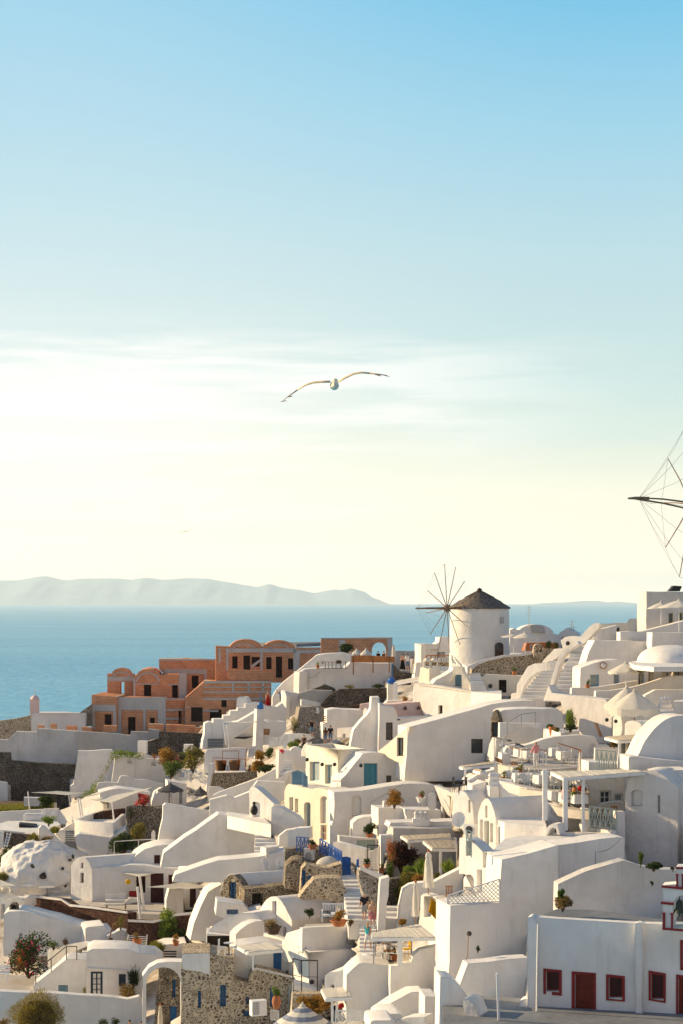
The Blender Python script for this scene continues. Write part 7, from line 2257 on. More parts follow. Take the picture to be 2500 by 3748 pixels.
S('built_bench','bench','white masonry bench before the cushions','H',[(725,305),(728,276),(880,272),(885,258),(955,262),(955,285),(880,305)],4,.7,'white',Y=161.9)
r=empty('sun_lounger',atF('H',790,335,159),'cream sun lounger with a raised back on the rose terrace','sun lounger')
bm=bmesh.new()
P0=atF('H',730,330,159)
add_box(bm,P0+Vector((.7,0,.32)),(1.5,.65,.1))
fin('bed',bm,'canvas',r)
bm=bmesh.new()
add_sheet(bm,[P0+Vector(v)for v in((1.4,-.3,.34),(1.4,.3,.34),(2.0,.3,.85),(2.0,-.3,.85))],.08)
fin('backrest',bm,'canvas',r)
for dx,dy in((.1,-.25),(.1,.25),(1.6,-.25),(1.6,.25)):
 bm=bmesh.new()
 add_bar(bm,P0+Vector((dx,dy,-.05)),P0+Vector((dx,dy,.3)),.06)
 fin('leg',bm,'wood',r)
proto_copy('roundtable',P_table(.7,.75,0,False,False,'plaster_grey'),atF('H',325,245,165.5),0,'round grey garden table at the end of the red lava wall','table',None)
r=empty('slatted_bench',atF('H',945,580,147),'white slatted bench before the dark red lava wall','bench')
for k in range(6):
 bm=bmesh.new()
 add_bar(bm,atF('H',876+k*1,578-k*12,147+k*.05),atF('H',1004+k*3,588-k*12,147+k*.05),.09,.04)
 fin('slat',bm,'paint',r)
for x in(880,1010):
 bm=bmesh.new()
 add_bar(bm,atF('H',x,590,147.1),atF('H',x+8,510,147.3),.08)
 fin('upright',bm,'paint',r)
for x,y,rz,l in((345,865,2.6,'brown wicker tub chair turned to the stairs'),(545,862,-2.4,'brown wicker tub chair beside the low table')):
 def make():
  rt=empty('wicker_chair',(0,0,0))
  bm=bmesh.new()
  rings=[]
  for z,r0 in((0,.34),(.4,.40),(.8,.44)):
   rings.append([bm.verts.new((math.cos(a)*r0,math.sin(a)*r0,z if z<.5 else z-.28*max(0,-math.sin(a))))for a in[k*math.pi/10 for k in range(20)]])
  for a,b in zip(rings,rings[1:]):
   for k in range(20):
    bm.faces.new((a[k],a[(k+1)%20],b[(k+1)%20],b[k]))
  bmesh.ops.solidify(bm,geom=bm.faces[:],thickness=.05)
  local_fin('shell',bm,'wicker',rt)
  bm=bmesh.new()
  add_lathe(bm,(0,0,.38),[(.36,0),(.37,.06),(.3,.1)],16)
  local_fin('seat_cushion',bm,'canvas',rt)
  return rt
 c=proto_copy('wicker',make,atF('R',x,y,184.4),rz,l,'armchair','wicker chairs on the terrace')
 c.scale=(1.25,1.25,1.25)
proto_copy('lowtable',P_table(.4,.5,0,True,False,'linen'),atF('R',445,865,184.8),0,'small white low table between the wicker chairs','table',None)
p=atF('F',246,533,150.6)
bm=bmesh.new()
add_lathe(bm,p,[(.14,0),(.27,.18),(.29,.38),(.22,.58),(.10,.7),(.08,.78),(.14,.87),(.12,.94),(.03,1.0)],18)
tag(fin('storage_jar',bm,'black',origin=p),'large black jar standing before the triangular wall niche','jar')
r=empty('garden_sofa',atF('I',790,440,120),'white wooden sofa with grey cushions on the little terrace','sofa')
P0=atF('I',716,425,120.3)
L=.52934/FPX*120.3*150
bm=bmesh.new()
add_box(bm,P0+Vector((L/2,.4,.38)),(L,.75,.1))
fin('seat',bm,'linen',r)
bm=bmesh.new()
for k in range(9):
 add_box(bm,P0+Vector((L*(k+.5)/9,.8,.68)),(.08,.05,.55))
add_box(bm,P0+Vector((L/2,.8,.98)),(L,.07,.08))
fin('backrest',bm,'paint',r)
for s in(0,1):
 bm=bmesh.new()
 add_box(bm,P0+Vector((L*s,.4,.62)),(.08,.8,.07))
 add_box(bm,P0+Vector((L*s,.05,.3)),(.08,.08,.62))
 add_box(bm,P0+Vector((L*s,.78,.3)),(.08,.08,.62))
 fin('armrest',bm,'paint',r)
for k in range(2):
 o=box_thing('cushion','cushion',['grey striped cushion at the outer end of the white sofa','grey striped cushion in the middle of the white sofa'][k],'I',735+42*k,398,(.5,.18,.45),120.9,'grey_cloth',0,'cushions on the white sofa')
proto_copy('sidetable',P_table(.5,.62,0,True,False,'linen'),atF('I',835,436,119.6),0,'white side table at the end of the white sofa','table',None)
r=empty('air_conditioner',atF('I',270,1072,110),'white air conditioner box with a grille beside the clay urn','air conditioner')
p=atF('I',272,1076,110)
bm=bmesh.new()
add_box(bm,p+Vector((0,.3,.42)),(.85,.5,.84),.35)
fin('casing',bm,'paint',r,smooth=False)
bm=bmesh.new()
M=Matrix.Translation(p+Vector((0,.3,.42)))@Matrix.Rotation(.35,4,'Z')
for k in range(7):
 add_box(bm,(-.2,-.257,-.3+k*.1),(.4,.01,.03),0,M)
 add_box(bm,(-.36+k*.055,-.26,0),(.012,.012,.68),0,M)
fin('grille',bm,'plaster_grey',r,smooth=False)
r=empty('air_conditioner',atF('O',1390,200,117),'grey air conditioner mounted beside the satellite dish','air conditioner')
p=atF('O',1395,205,117)
bm=bmesh.new()
add_box(bm,p+Vector((0,.3,.28)),(.75,.4,.6),-.5)
fin('casing',bm,'paint',r,smooth=False)
bm=bmesh.new()
bmesh.ops.create_cone(bm,cap_ends=True,segments=20,radius1=.22,radius2=.22,depth=.04,matrix=Matrix.Translation(p+Vector((-.1,.09,.28)))@Matrix.Rotation(-.5,4,'Z')@Matrix.Rotation(R(90),4,'X'))
fin('fan_grille',bm,'iron',r)
dish('white satellite dish facing out beside the air conditioner',atF('D',20,1010,118.5),.44,(-.25,-1,.35))
dish('white satellite dish tilted up on the plain roof wall',atF('F',322,905,138),.32,(.6,-.7,.5))
dish('white satellite dish next to the rubble mound',atF('F',425,900,137.5),.32,(-.2,-1,.1))
for x,y0,y1,Y,l in((683,440,342,208,'tall television antenna behind the windmill'),(927,478,425,197,'short antenna above the small gabled cube'),(940,480,455,197,'stub antenna beside the short one')):
 b,t_=atF('C',x,y0,Y),atF('C',x,y1,Y)
 r=empty('antenna',b,l,'antenna')
 bm=bmesh.new()
 add_tube(bm,[b-Vector((0,0,.5)),t_],.035,6)
 fin('mast',bm,'metal',r)
 bm=bmesh.new()
 for k in range(4):
  z=t_-Vector((0,0,.12+.28*k))
  add_bar(bm,z-Vector((.35-.04*k,0,0)),z+Vector((.35-.04*k,0,0)),.025)
 fin('elements',bm,'metal',r)
S('skylight_box','roof light','black tilted solar panel on the roof of the ridge house','T',[(585,1952),(638,1892),(715,1896),(722,1905),(700,1952)],0,1.2,'black',Y=168,wob=0)
r=empty('pavilion',atF('J',920,660,148.5),'dark framed pavilion hung with tied cream curtains','pavilion')
for x,yb in((938,740),(1085,725),(1340,690),(1498,680)):
 bm=bmesh.new()
 add_bar(bm,atF('J',x,yb,148.6),atF('J',x,410,148.6),.1)
 fin('post',bm,'wood_dark',r)
bm=bmesh.new()
add_bar(bm,atF('J',920,418,148.5),atF('J',1500,418,148.5),.12)
add_bar(bm,atF('J',920,418,148.5),atF('J',960,405,152),.12)
add_bar(bm,atF('J',1500,418,148.5),atF('J',1500,405,152),.12)
fin('beam',bm,'wood_dark',r)
for x,wd,yb in((965,50,735),(1118,70,725),(1300,75,690),(1460,72,682)):
 bm=bmesh.new()
 rows=[]
 for f,w_ in((0,1),(.3,.85),(.62,.35),(.7,.28),(.8,.45),(1,.55)):
  y=424+(yb-424)*f
  row=[]
  for k in range(13):
   q=atF('J',x-wd*w_/2+wd*w_*k/12,y,148.4)
   row.append(bm.verts.new(q+Vector((0,.07*math.sin(k*1.7),0))))
  rows.append(row)
 for a,b in zip(rows,rows[1:]):
  for k in range(12):
   bm.faces.new((a[k],a[k+1],b[k+1],b[k]))
 bmesh.ops.solidify(bm,geom=bm.faces[:],thickness=.02)
 fin('curtain',bm,'canvas',r,ang=180)
bm=bmesh.new()
rows=[]
for f in range(8):
 row=[]
 for k in range(25):
  u=k/24
  x=850+70*u-(38*f/7)*(1-u)
  y=1072+50*u+(175+70*u)*f/7
  row.append(bm.verts.new(atF('O',x,y,106.6-.2*u)+Vector((0,.05*math.sin(k*1.35+f*.25)*(1+f*.1)-.02*f,0))))
 rows.append(row)
for a,b in zip(rows,rows[1:]):
 for k in range(24):
  bm.faces.new((a[k],a[k+1],b[k+1],b[k]))
bmesh.ops.solidify(bm,geom=bm.faces[:],thickness=.02)
tag(fin('towel',bm,'yellow_cloth',origin=atF('O',880,1100,106.6),ang=180),'yellow cloth hanging over the sunlit balcony rail','cloth')
proto_copy('woodchair',P_chair('wood','wood',False),atF('D',1010,985,112.8),2.4,'wooden balcony chair turned to the table','chair','wooden balcony chairs')
proto_copy('woodchair',None,atF('D',1098,965,114.5),.2,'wooden balcony chair behind the table','chair','wooden balcony chairs')
proto_copy('balctable',P_table(.4,.72,0,False,False,'linen'),atF('D',1075,985,113.4),0,'small round white table on the balcony','table',None)
proto_copy('woodchair',None,atF('O',1100,1140,109.5),0,'brown chair by the lattice screen behind the yellow cloth','chair',None)
c=proto_copy('yellowchair',P_chair('yellow_cloth','yellow_cloth',False),atF('I',1300,668,106.2),-1.2,'yellow chair under the broad reed pergola','chair',None)
proto_copy('stool',P_table(.3,.55,0,True,False,'wood'),atF('I',1185,694,105),0,'small wooden table before the seated guest','table',None)
def floorpt(F,x,y,Fz,xz,yz,Yz):
 z=atF(Fz,xz,yz,Yz).z-.6+.5 if False else atF(Fz,xz,yz,Yz).z
 X,W=px(F,x,y)
 t_=z/((HY-W)/FPX)
 return Vector(((X-CX)/FPX*t_,t_,z))
TW=['beside the lamp at the pier','next to the short rail','behind the long brown planter','where the pink clad guest sits','under the white trellis screen','near the furled parasol','in the middle of the upper floor','at the back of the upper floor','on the sunlit lower parapet','beside the white post','at the pier of the lower floor','in the middle of the lower floor','below the tan wall','beside the beam pergola','on the lowest balcony','by the red balloon']
tl=[('u',310,500),('u',385,510),('u',450,535),('u',500,548),('u',640,500),('u',690,530),('u',745,555),('u',590,485),('u',800,500),('u',880,490),('u',920,505),('u',690,480),('l',375,690),('l',440,712),('l',520,712),('l',590,725),('l',690,730),('l',720,700),('l',800,715),('l',870,725),('l',640,700),('b',690,838),('b',770,852),('b',850,862)]
zref={'u':('D',262,555,129),'l':('D',300,690,121.5),'b':('D',630,838,115.2)}
where={'u':'on the upper restaurant terrace','l':'on the lower restaurant terrace','b':'on the lowest dining balcony'}
ordn=['first','second','third','fourth','fifth','sixth','seventh','eighth','ninth','tenth','eleventh','twelfth']
cnt={}
rng=random.Random(4)
rank={}
for k in 'ulb':
 xs=sorted(x for a,x,y in tl if a==k)
 for i,x in enumerate(xs):
  rank[(k,x)]=rank.get((k,x),i)
nch=0
used=set()
for k,x,y in tl:
 p=floorpt('D',x,y,*zref[k])
 i=rank[(k,x)]
 while(k,i)in used:
  i+=1
 used.add((k,i))
 proto_copy('dining',P_table(.38,.75,.5,True,True),p,rng.uniform(-.2,.2)+.3,'white clothed table %s, %s from the pier'%(where[k],ordn[i]),'table','restaurant tables')
 for j,(dx,dy,rz,side)in enumerate(((.1,-.8,3.14,'front'),(.85,.1,-1.57,'end'))):
  if nch>33:
   break
  nch+=1
  proto_copy('hoop',P_chair('metal','linen',True),p+Vector((dx+rng.uniform(-.1,.1),dy,0)),rz+rng.uniform(-.3,.3),'hoop backed chair at the %s of the %s table %s'%(side,ordn[i],where[k]),'chair','restaurant chairs')
for i,q in enumerate(((281,450,405,128.2),(352,470,430,127.8),(388,480,442,127.5))):
 lamp_post(['tall bent terrace lamp on the bright pier','middle bent lamp on the terrace rail','short bent lamp on the terrace rail'][i],'D',q[0],q[1],q[2],q[3],.75-.1*i,'bent terrace lamps')
S('red_rail','rail','terracotta coloured sloping handrail above the tables','D',[(700,418),(706,414),(866,462),(862,470)],0,.12,'terracotta',Y=126.5,wob=0)
for x,y,mat,l in((818,741,'wood_orange','orange balloon above the lowest balcony'),(857,729,'red_cloth','red balloon beside the slim beam post'),(812,765,'leaf_bright','green balloon above the seated diner')):
 p=atF('D',x,y,113.2)
 bm=bmesh.new()
 bmesh.ops.create_uvsphere(bm,u_segments=16,v_segments=10,radius=.15,matrix=Matrix.Translation(p)@Matrix.Diagonal((1,1,1.15,1)))
 add_tube(bm,[p-Vector((0,0,.15)),p-Vector((0,0,.5))],.006,4)
 tag(fin('balloon',bm,mat,origin=p),l,'balloon','balloons at the lowest balcony')
for i,x in enumerate((738,762,786,812,846,878)):
 proto_copy('stool2',P_table(.28,.7,0,True,False,'wood'),atF('B',x,372,213),.3*i,'small cafe table, %s along the cafe wall from the brick house'%ordn[i],'table','small cafe tables')
r=S('cafe_fence','fence','brown wooden cafe railing by the windmill foot','Q',[(672,185),(676,130),(700,76),(1072,76),(1072,88),(712,92),(712,180)],2,.12,'wood_orange',Y=196.5,wob=0,plates=[('post','wood_orange',.05,[(764,84,780,185)]),('post','wood_orange',.05,[(832,84,850,185)])])
for i,(x,y)in enumerate(((905,165),(985,160))):
 proto_copy('cafechair',P_chair('iron','wood',False),atF('Q',x,y+20,197),.5*i,['cafe chair with a rose seat behind the brown railing','dark cafe chair against the windmill foot'][i],'chair','cafe chairs by the windmill')
for i,(x,y)in enumerate(((1100,565),(1172,540))):
 p=atF('C',x,y-0,206)if False else None
for x,y,F,Y,l,w in((1402,578,'F',139.6,'white cluster of chimney cowls on the long rounded roof',1.0),(262,700,'D',119.5,'little stone cowl on the square white chimney',.5),(1470,920,'C',137,'small white twin cowl near the large parasols',.7)):
 p=atF(F,x,y,Y)
 r=empty('chimney',p,l,'chimney')
 bm=bmesh.new()
 add_box(bm,p+Vector((0,.3,-.1)),(w*1.2,w*.9,.55))
 fin('base',bm,'white',r)
 for s in(-.35,0,.35):
  bm=bmesh.new()
  add_lathe(bm,p+Vector((s*w,.3,.15)),[(.14,0),(.14,.3),(.19,.32),(.1,.48),(.02,.52)],10)
  fin('cowl',bm,'white',r)
S('chimney','chimney','square white chimney block beside the sunlit restaurant wall','D',[(232,800),(234,715),(296,712),(298,800)],14,.9,'white',Y=119.3)
r=empty('garden_bench',atF('M',60,770,144),'white ornate garden bench by the flowering bush','bench')
P0=atF('M',10,760,144)
for k in range(4):
 bm=bmesh.new()
 add_box(bm,P0+Vector((0,.25+.02*k,.5+.14*k)),(1.3,.06,.08))
 fin('backrest',bm,'paint',r)
bm=bmesh.new()
add_box(bm,P0+Vector((0,0,.4)),(1.3,.5,.07))
fin('seat',bm,'paint',r)
for s in(-.55,.55):
 bm=bmesh.new()
 add_box(bm,P0+Vector((s,-.15,.15)),(.1,.1,.5))
 fin('leg',bm,'paint',r)
S('dry_stick','branch','bleached bent branch leaning by the stair block','H',[(740,600),(776,440),(795,426),(798,432),(782,446),(750,602)],0,.08,'wood',Y=145,wob=0)
S('sign','sign','small white sign board on a post above the plaque wall','R',[(1242,545),(1236,450),(1280,450),(1292,545)],0,.06,'linen',Y=172.5,wob=0)
S('board_sign','sign','grey wooden board sign beside the blue topped tower','R',[(960,352),(962,262),(1055,268),(1040,356)],0,.1,'wood',Y=187.5,wob=0)
S('letter_box','plaque','small framed plaque on the white rounded wall','F',[(448,70),(444,30),(468,28),(472,70)],0,.06,'linen',Y=173.2,wob=0)if False else None
bm=bmesh.new()
p=atF('F',820,374,157)
add_tube(bm,[p,p+Vector((0,0,.75))],.025,6)
add_box(bm,p+Vector((0,0,.85)),(.8,.5,.04))
for k in range(3):
 a=k*2.1
 add_tube(bm,[p+Vector((0,0,.12)),p+Vector((.35*math.cos(a),.35*math.sin(a),-.02))],.02,5)
tag(fin('metal_pedestal',bm,'metal',origin=p),'grey metal pedestal on the ledge below the ochre house','pedestal')
for x,y,Y,l in((612,152,160.6,'round wall lamp at the outer end of the ochre facade'),(716,185,159.8,'wall lamp between the two ochre windows'),(802,185,159.4,'wall lamp at the corner of the ochre facade'),(926,176,159.2,'dark porthole lamp on the shaded side of the ochre house'),(983,192,157.6,'small lamp beside the teal door')):
 p=atF('F',x,y,Y)
 bm=bmesh.new()
 bmesh.ops.create_uvsphere(bm,u_segments=12,v_segments=8,radius=.16,matrix=Matrix.Translation(p))
 tag(fin('wall_lamp',bm,'iron',origin=p),l,'lamp','wall lamps of the ochre house')
G3='people on the village steps'
person('person in a black top and dark shorts, grey cap, climbing the village steps',atF('I',1008,420,118.9),8,1.80,top='black_cloth',bottom='grey_cloth',hair='hair_grey',cap='grey_cloth',arms=(12,-8),stride=.9,group=G3,build=1.1)
person('person in a white top and pink skirt following up the village steps',atF('I',1064,468,116.6),-4,1.68,top='linen',skirt='pink_cloth',hair='hair_fair',sleeves='none',arms=(-14,16),stride=-.7,group=G3)
person('person in a turquoise top and white shorts, one arm out, on the lower steps',atF('I',1032,622,113.4),-20,1.66,top='teal_cloth',bottom='linen',hair='hair_fair',sleeves='none',arms=(40,-14),stride=.8,group=G3,longhair=True)
person('person in white sitting at the small wooden table under the pergola',atF('I',1168,684,105.45),160,1.72,'sit',top='linen',bottom='linen',hair='hair_grey',legs='long',arms=(50,55))
person('person in a rose jacket standing among the clothed tables',atF('D',552,588,126.0),20,1.70,top='pink_cloth',bottom='linen',hair='hair_fair',sleeves='long',legs='long',arms=(30,40))
person('person in a black shirt seated on the lowest balcony',atF('D',815,866,113.3),-50,1.75,'sit',top='black_cloth',bottom='denim',legs='long',arms=(50,60),group='diners on the lowest balcony')
person('person with long brown hair seated behind the beam post',atF('D',738,852,113.8),-90,1.66,'sit',top='pink_cloth',bottom='denim',sleeves='none',longhair=True,arms=(50,45),group='diners on the lowest balcony')
person('person with fair skin and bare arms seated beyond the black shirt',atF('D',893,878,113.6),90,1.68,'sit',top='linen',bottom='denim',sleeves='none',arms=(40,45),group='diners on the lowest balcony')
person('person in a long red dress posing above the stepped parapet',atF('B',341,645,201.5),190,1.70,dress='red_cloth',hair='hair_fair',sleeves='none',arms=(-10,30),longhair=True)
person('person in a blue shirt lifting a camera beside the white block',atF('B',426,640,203.5),100,1.78,top='denim',bottom='grey_cloth',arms=(95,100))
person('person in a dark vest and denim shorts standing on the pale rubble slope',atF('B',645,852,186.0),15,1.80,top='black_cloth',bottom='denim',sleeves='none',arms=(35,-6))
person('person with dark hair behind the flat roof, the one nearer the rubble',atF('B',738,900,183),20,1.65,top='wood_dark',bottom='denim',longhair=True,group='pair sitting behind the low roof')
person('person in black behind the flat roof, the one nearer the cream wall',atF('B',774,895,183),-10,1.78,top='black_cloth',bottom='denim',group='pair sitting behind the low roof')
person('person in a black dress at the sea wall',atF('B',1272,386,200),25,1.70,dress='black_cloth',hair='hair_dark',sleeves='none',group='people at the sea wall')
person('person in a white shirt and blue shorts at the sea wall',atF('B',1306,390,201),5,1.80,top='linen',bottom='denim',sleeves='short',arms=(20,40),group='people at the sea wall')
person('person in pale shirt and pale trousers at the sea wall stairs',atF('B',1338,410,197),-40,1.76,top='canvas',bottom='canvas',legs='long',arms=(25,10),group='people at the sea wall')
person('person in dark clothes seated under the brick arch, beside the cafe parasol',atF('B',1104,330,222),30,1.7,'sit',top='black_cloth',bottom='black_cloth',group='cafe guests under the brick arch')
person('person in dark clothes seated under the brick arch, beside its outer pier',atF('B',1142,330,222),-40,1.7,'sit',top='wood_dark',bottom='black_cloth',group='cafe guests under the brick arch')
person('person in dark brown clothes standing behind the plaque wall',atF('B',591,960,178),160,1.72,top='wood_dark',bottom='black_cloth',legs='long')
person('person with dark hair at the bottom edge, beside the furled parasol',atF('H',980,1282,131),0,1.68,top='black_cloth',bottom='denim',group='heads at the bottom edge')
person('person with dark hair at the bottom edge, below the hanging dry bush',atF('H',897,1276,131),20,1.72,top='grey_cloth',bottom='denim',group='heads at the bottom edge')
def B(label,F,x,yb,wpx,hpx,Y,mat='leaf_green',n=500,leaf=None,seed=1,**k):
 s=Y/FPX*FR[F][2]
 w,h=wpx*s,hpx*s
 return bush(k.pop('name','shrub'),label,atF(F,x,yb,Y),w,h,mat,n,leaf or max(.05,min(.12,w*.05)),seed,**k)
B('orange and green bush spilling over the niche house roof','E',1150,215,190,150,209,'leaf_orange',1500,seed=2)
B('dark green leafy shrub below the orange bush','E',1180,280,170,130,206,'leaf_green',1200,seed=3)
B('tall olive green bush against the white stair house','E',1335,240,150,190,203,'leaf_olive',1800,seed=4)
B('feathery green bush at the dark lava wall, pink blooms on top','E',1255,210,130,130,208,'leaf_green',1000,seed=5,flowers='flower_pink',nf=60)
B('small pink flowering clump on the niche house roof','E',1068,148,60,40,211,'leaf_olive',250,seed=6,flowers='flower_pink',nf=70)
B('rounded dark hedge bush on the lawn','E',318,490,150,95,200.5,'leaf_dark',1300,seed=7)
B('bright green clipped hedge bush by the plunge pool','E',338,606,105,70,183.5,'leaf_bright',1100,seed=8,lumps=9)
B('dark shrubs spreading down the bank under the stone wall','E',860,805,220,150,173,'leaf_dark',1800,seed=9)
B('yellow green shrub on the bank under the stone wall','E',950,730,150,150,175,'leaf_olive',1500,seed=10)
B('agave like green shrub beside the angular terrace','E',905,560,55,80,183,'leaf_dark',400,seed=11)
B('crimson bougainvillea by the stone wall','E',995,470,130,75,183.5,'leaf_green',300,seed=12,flowers='flower_red',nf=380)
B('small red bougainvillea sprig above the crimson one','E',968,425,40,45,190,'leaf_green',80,seed=13,flowers='flower_red',nf=160)
B('dark green undergrowth beside the white rock','E',45,945,170,200,174,'leaf_dark',2200,seed=14,lumps=10)
B('dry orange plant in the dark undergrowth','E',58,935,45,60,170,'leaf_orange',250,seed=15)
B('dark tangle of plants at the foot of the dark undergrowth','E',10,1010,120,90,168,'leaf_olive',900,seed=16)
B('brown heath cushion capping the white rock','E',318,722,110,42,172,'leaf_dry',500,seed=17)
tuft('agave_plant','spiky grey green agave on top of the white rock',atF('E',232,725,172),1.5,.95,'leaf_olive',150,3,bw=.05)
tuft('grass_tuft','yellow grass tuft behind the white ridge wall',atF('E',380,660,178),1.2,.7,'grass_blade',500,4)
rt=empty('climbing_vine',atF('E',560,440,190),'green creeper trailing from the roof down the smooth white wall','creeper')
path=[(975,122,209),(900,118,210),(820,105,211),(785,135,211.5),(760,180,211),(735,230,210.5),(700,270,209),(685,320,207),(640,372,204),(590,410,200),(560,445,198)]
pp=[atF('E',x,y,Y-.5)for x,y,Y in path]
bm=bmesh.new()
add_tube(bm,pp,.035,5)
fin('stem',bm,'wood',rt)
bm=bmesh.new()
rg=random.Random(9)
bl=[]
for i,(a,b)in enumerate(zip(pp,pp[1:])):
 for f in(.15,.5,.85):
  w_=.62 if i<2 else(.5 if i in(2,7,8)else.26)
  q=a.lerp(b,f+rg.uniform(-.1,.1))
  bl.append((q+Vector((rg.uniform(-.15,.15),0,rg.uniform(-.1,.15))),(w_,w_*.6,w_*(.6 if i<2 else.9))))
leaf_cloud(bm,bl,1500,.09,rg)
fin('foliage',bm,'leaf_bright',rt,smooth=False)
B('pink and orange bougainvillea cascading by the low house','H',200,800,290,290,147,'leaf_dark',2600,seed=20,flowers='flower_pink',nf=220,lumps=11)
B('orange red blooms on the sunny side of the bougainvillea','H',135,770,110,170,146,'leaf_orange',500,seed=21,flowers='flower_red',nf=60)
B('dark red leaved sprig at the end of the bougainvillea','H',448,590,70,55,150,'leaf_plum',300,seed=22)
B('trailing green bougainvillea branch over the white parapet','H',370,610,110,60,149,'leaf_green',400,seed=23)
B('light green leafy tree before the red lava wall','H',1150,560,175,235,148,'leaf_bright',2600,seed=24,lumps=10,name='small_tree',cat='tree')
B('dark shrub at the foot of the light green tree','H',1240,570,140,110,147,'leaf_dark',1000,seed=25)
B('tall yellow flowering weed before the red lava wall','H',835,480,70,110,150,'leaf_olive',350,seed=26)
tuft('grass_tuft','big yellow green grass tuft on the weedy roof',atF('H',1085,655,143),1.4,1.15,'grass_blade',700,27)
tuft('grass_tuft','low yellow grass tuft beside the big one on the weedy roof',atF('H',985,650,143.5),1.2,.6,'grass_blade',400,28)
B('green weeds by the clay pots on the weedy roof','H',880,590,80,50,146,'leaf_olive',250,seed=29)
tuft('aloe','tall aloe with sword leaves beside the archway',atF('H',935,860,139),1.5,1.7,'leaf_green',90,30,bw=.055,splay=1.2)
B('dark green mass under the tall aloe','H',920,880,120,130,138.6,'leaf_dark',900,seed=31)
B('hanging dry brown bush below the aloe','H',880,1020,190,180,137.5,'leaf_dry',2000,leaf=.07,seed=32,lumps=9)
rt=empty('round_bush',atF('H',260,1180,130),'big round olive bush of fine upright twigs at the bottom edge','bush')
bm=bmesh.new()
rg=random.Random(33)
c=atF('H',258,1105,130)
for _ in range(9000):
 d=Vector((rg.gauss(0,1),rg.gauss(0,1),abs(rg.gauss(0,1))-.15)).normalized()
 u=.5+.5*rg.random()**.6
 lump=1+.26*noise.noise(d*2.1+Vector((4,1,2)))+.12*noise.noise(d*5+Vector((1,7,2)))
 q=c+Vector((d.x*1.72,d.y*1.6,d.z*1.85))*u*lump
 e=(d+Vector((rg.gauss(0,.25),rg.gauss(0,.25),.5+rg.gauss(0,.25)))).normalized()
 sd_=e.orthogonal().normalized()
 sd_=Matrix.Rotation(rg.uniform(0,6.28),3,e)@sd_*.012
 L_=rg.uniform(.10,.26)
 bm.faces.new([bm.verts.new(x)for x in(q-sd_,q+sd_,q+e*L_)])
fin('twigs',bm,'leaf_broom',rt,smooth=False)
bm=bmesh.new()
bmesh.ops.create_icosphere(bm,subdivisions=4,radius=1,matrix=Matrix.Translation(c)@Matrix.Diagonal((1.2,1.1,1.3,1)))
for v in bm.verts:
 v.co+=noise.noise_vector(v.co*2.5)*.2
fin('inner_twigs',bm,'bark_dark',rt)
B('ragged dark weeds along the bottom edge of the front wall','H',710,1150,90,60,132,'leaf_dark',400,seed=35)
B('second clump of dark weeds along the bottom edge of the front wall','H',800,1150,75,70,132,'leaf_dark',400,seed=36)
B('dry bushy scrub at the bottom corner','H',30,1150,120,60,133,'leaf_dry',500,seed=37)
B('leafy pot plant beside the dark panelled door','H',592,935,70,70,139,'leaf_olive',300,seed=38)
pot('pot_plant','clay pot with dry stems beside the slatted bench',atF('H',948,598,145.5),.33,.6,'leaf_dry',.7,.6,39)
pot('pot_plant','clay pot with a small plant on the ledge above the black louvre',atF('H',1216,588,143.5),.24,.34,'leaf_orange',.6,.45,40)
pot('pot_plant','small blue pot by the archway shoulder',atF('H',1270,830,134),.15,.2,'leaf_green',.25,.3,41,mat='soft_blue')
B('olive shrubs beside the pale rubble slope','B',522,820,70,120,194,'leaf_olive',900,seed=50)
B('orange and green shrub below the white picket gate','R',940,720,190,150,181.5,'leaf_orange',1700,seed=51)
B('green bushy shrub above the rough terrace wall','R',1040,680,150,160,181,'leaf_green',1500,seed=52)
B('dark green and rust shrub over the end of the rough wall','R',900,880,230,170,179,'leaf_orange',2200,seed=53)
B('dark hedge along the straight parapet','R',980,880,260,110,177.5,'leaf_dark',1600,seed=54)
B('bright green plants along the peeling parapet','R',1400,560,230,110,181,'leaf_bright',1200,seed=55)
B('grey rock plants behind the peeling parapet','R',1440,480,160,80,184,'leaf_olive',500,seed=56)
B('magenta flowers hanging from the bright newel wall','F',440,105,38,26,170,'leaf_green',60,seed=57,flowers='flower_pink',nf=150)
B('dark bushy tree behind the cafe parasol','B',885,262,130,65,236,'leaf_dark',1200,seed=58,name='small_tree',cat='tree')
B('green weeds on the lava outcrop under the cafe','B',910,512,90,30,202,'leaf_olive',350,seed=59)
B('green weeds beside the end of the dark cafe wall','B',1110,508,120,30,202,'leaf_dark',350,seed=60)
B('green and rust bush behind the windmill terrace wall','C',800,590,60,55,190,'leaf_green',700,seed=61)
B('yellow green bush beside the small gabled cube','C',838,590,45,45,189,'leaf_olive',500,seed=62)
B('red tipped plant by the pergola bench','Q',360,840,130,120,181,'leaf_orange',500,seed=63)
B('rust orange leaved small tree on the courtyard ledge','F',1215,482,130,135,145,'leaf_orange',1500,seed=64,name='small_tree',cat='tree')
S('planter_box','planter','white planter box under the rust orange tree','F',[(1142,482),(1144,440),(1190,440),(1192,482)],8,.6,'white',Y=145.6)
pot('pot_plant','wide clay pot with a dark spreading plant on the white shelf',atF('F',1045,690,146.4),.3,.28,'leaf_dark',.9,1.2,65,n=700,leaf=.08)
r=pot('pot_plant','white pot with pink tipped plant on the iron chair',atF('F',1400,450,145),.35,.4,'leaf_green',.6,.6,66,mat='paint',flowers='flower_pink',nf=20)
proto_copy('ironchair',P_chair('paint','linen',False),atF('F',1405,492,144.8),.5,'white iron chair holding a plant pot','chair',None)
box_thing('gas_cylinder','tank','grey white rounded tank beside the iron chair','F',1476,497,(.6,.5,1.2),144.8,'linen')
B('plum dark creeper mass in the courtyard corner','F',1262,935,190,235,133.5,'leaf_plum',3200,seed=67,lumps=10,flowers='flower_rust',nf=60)
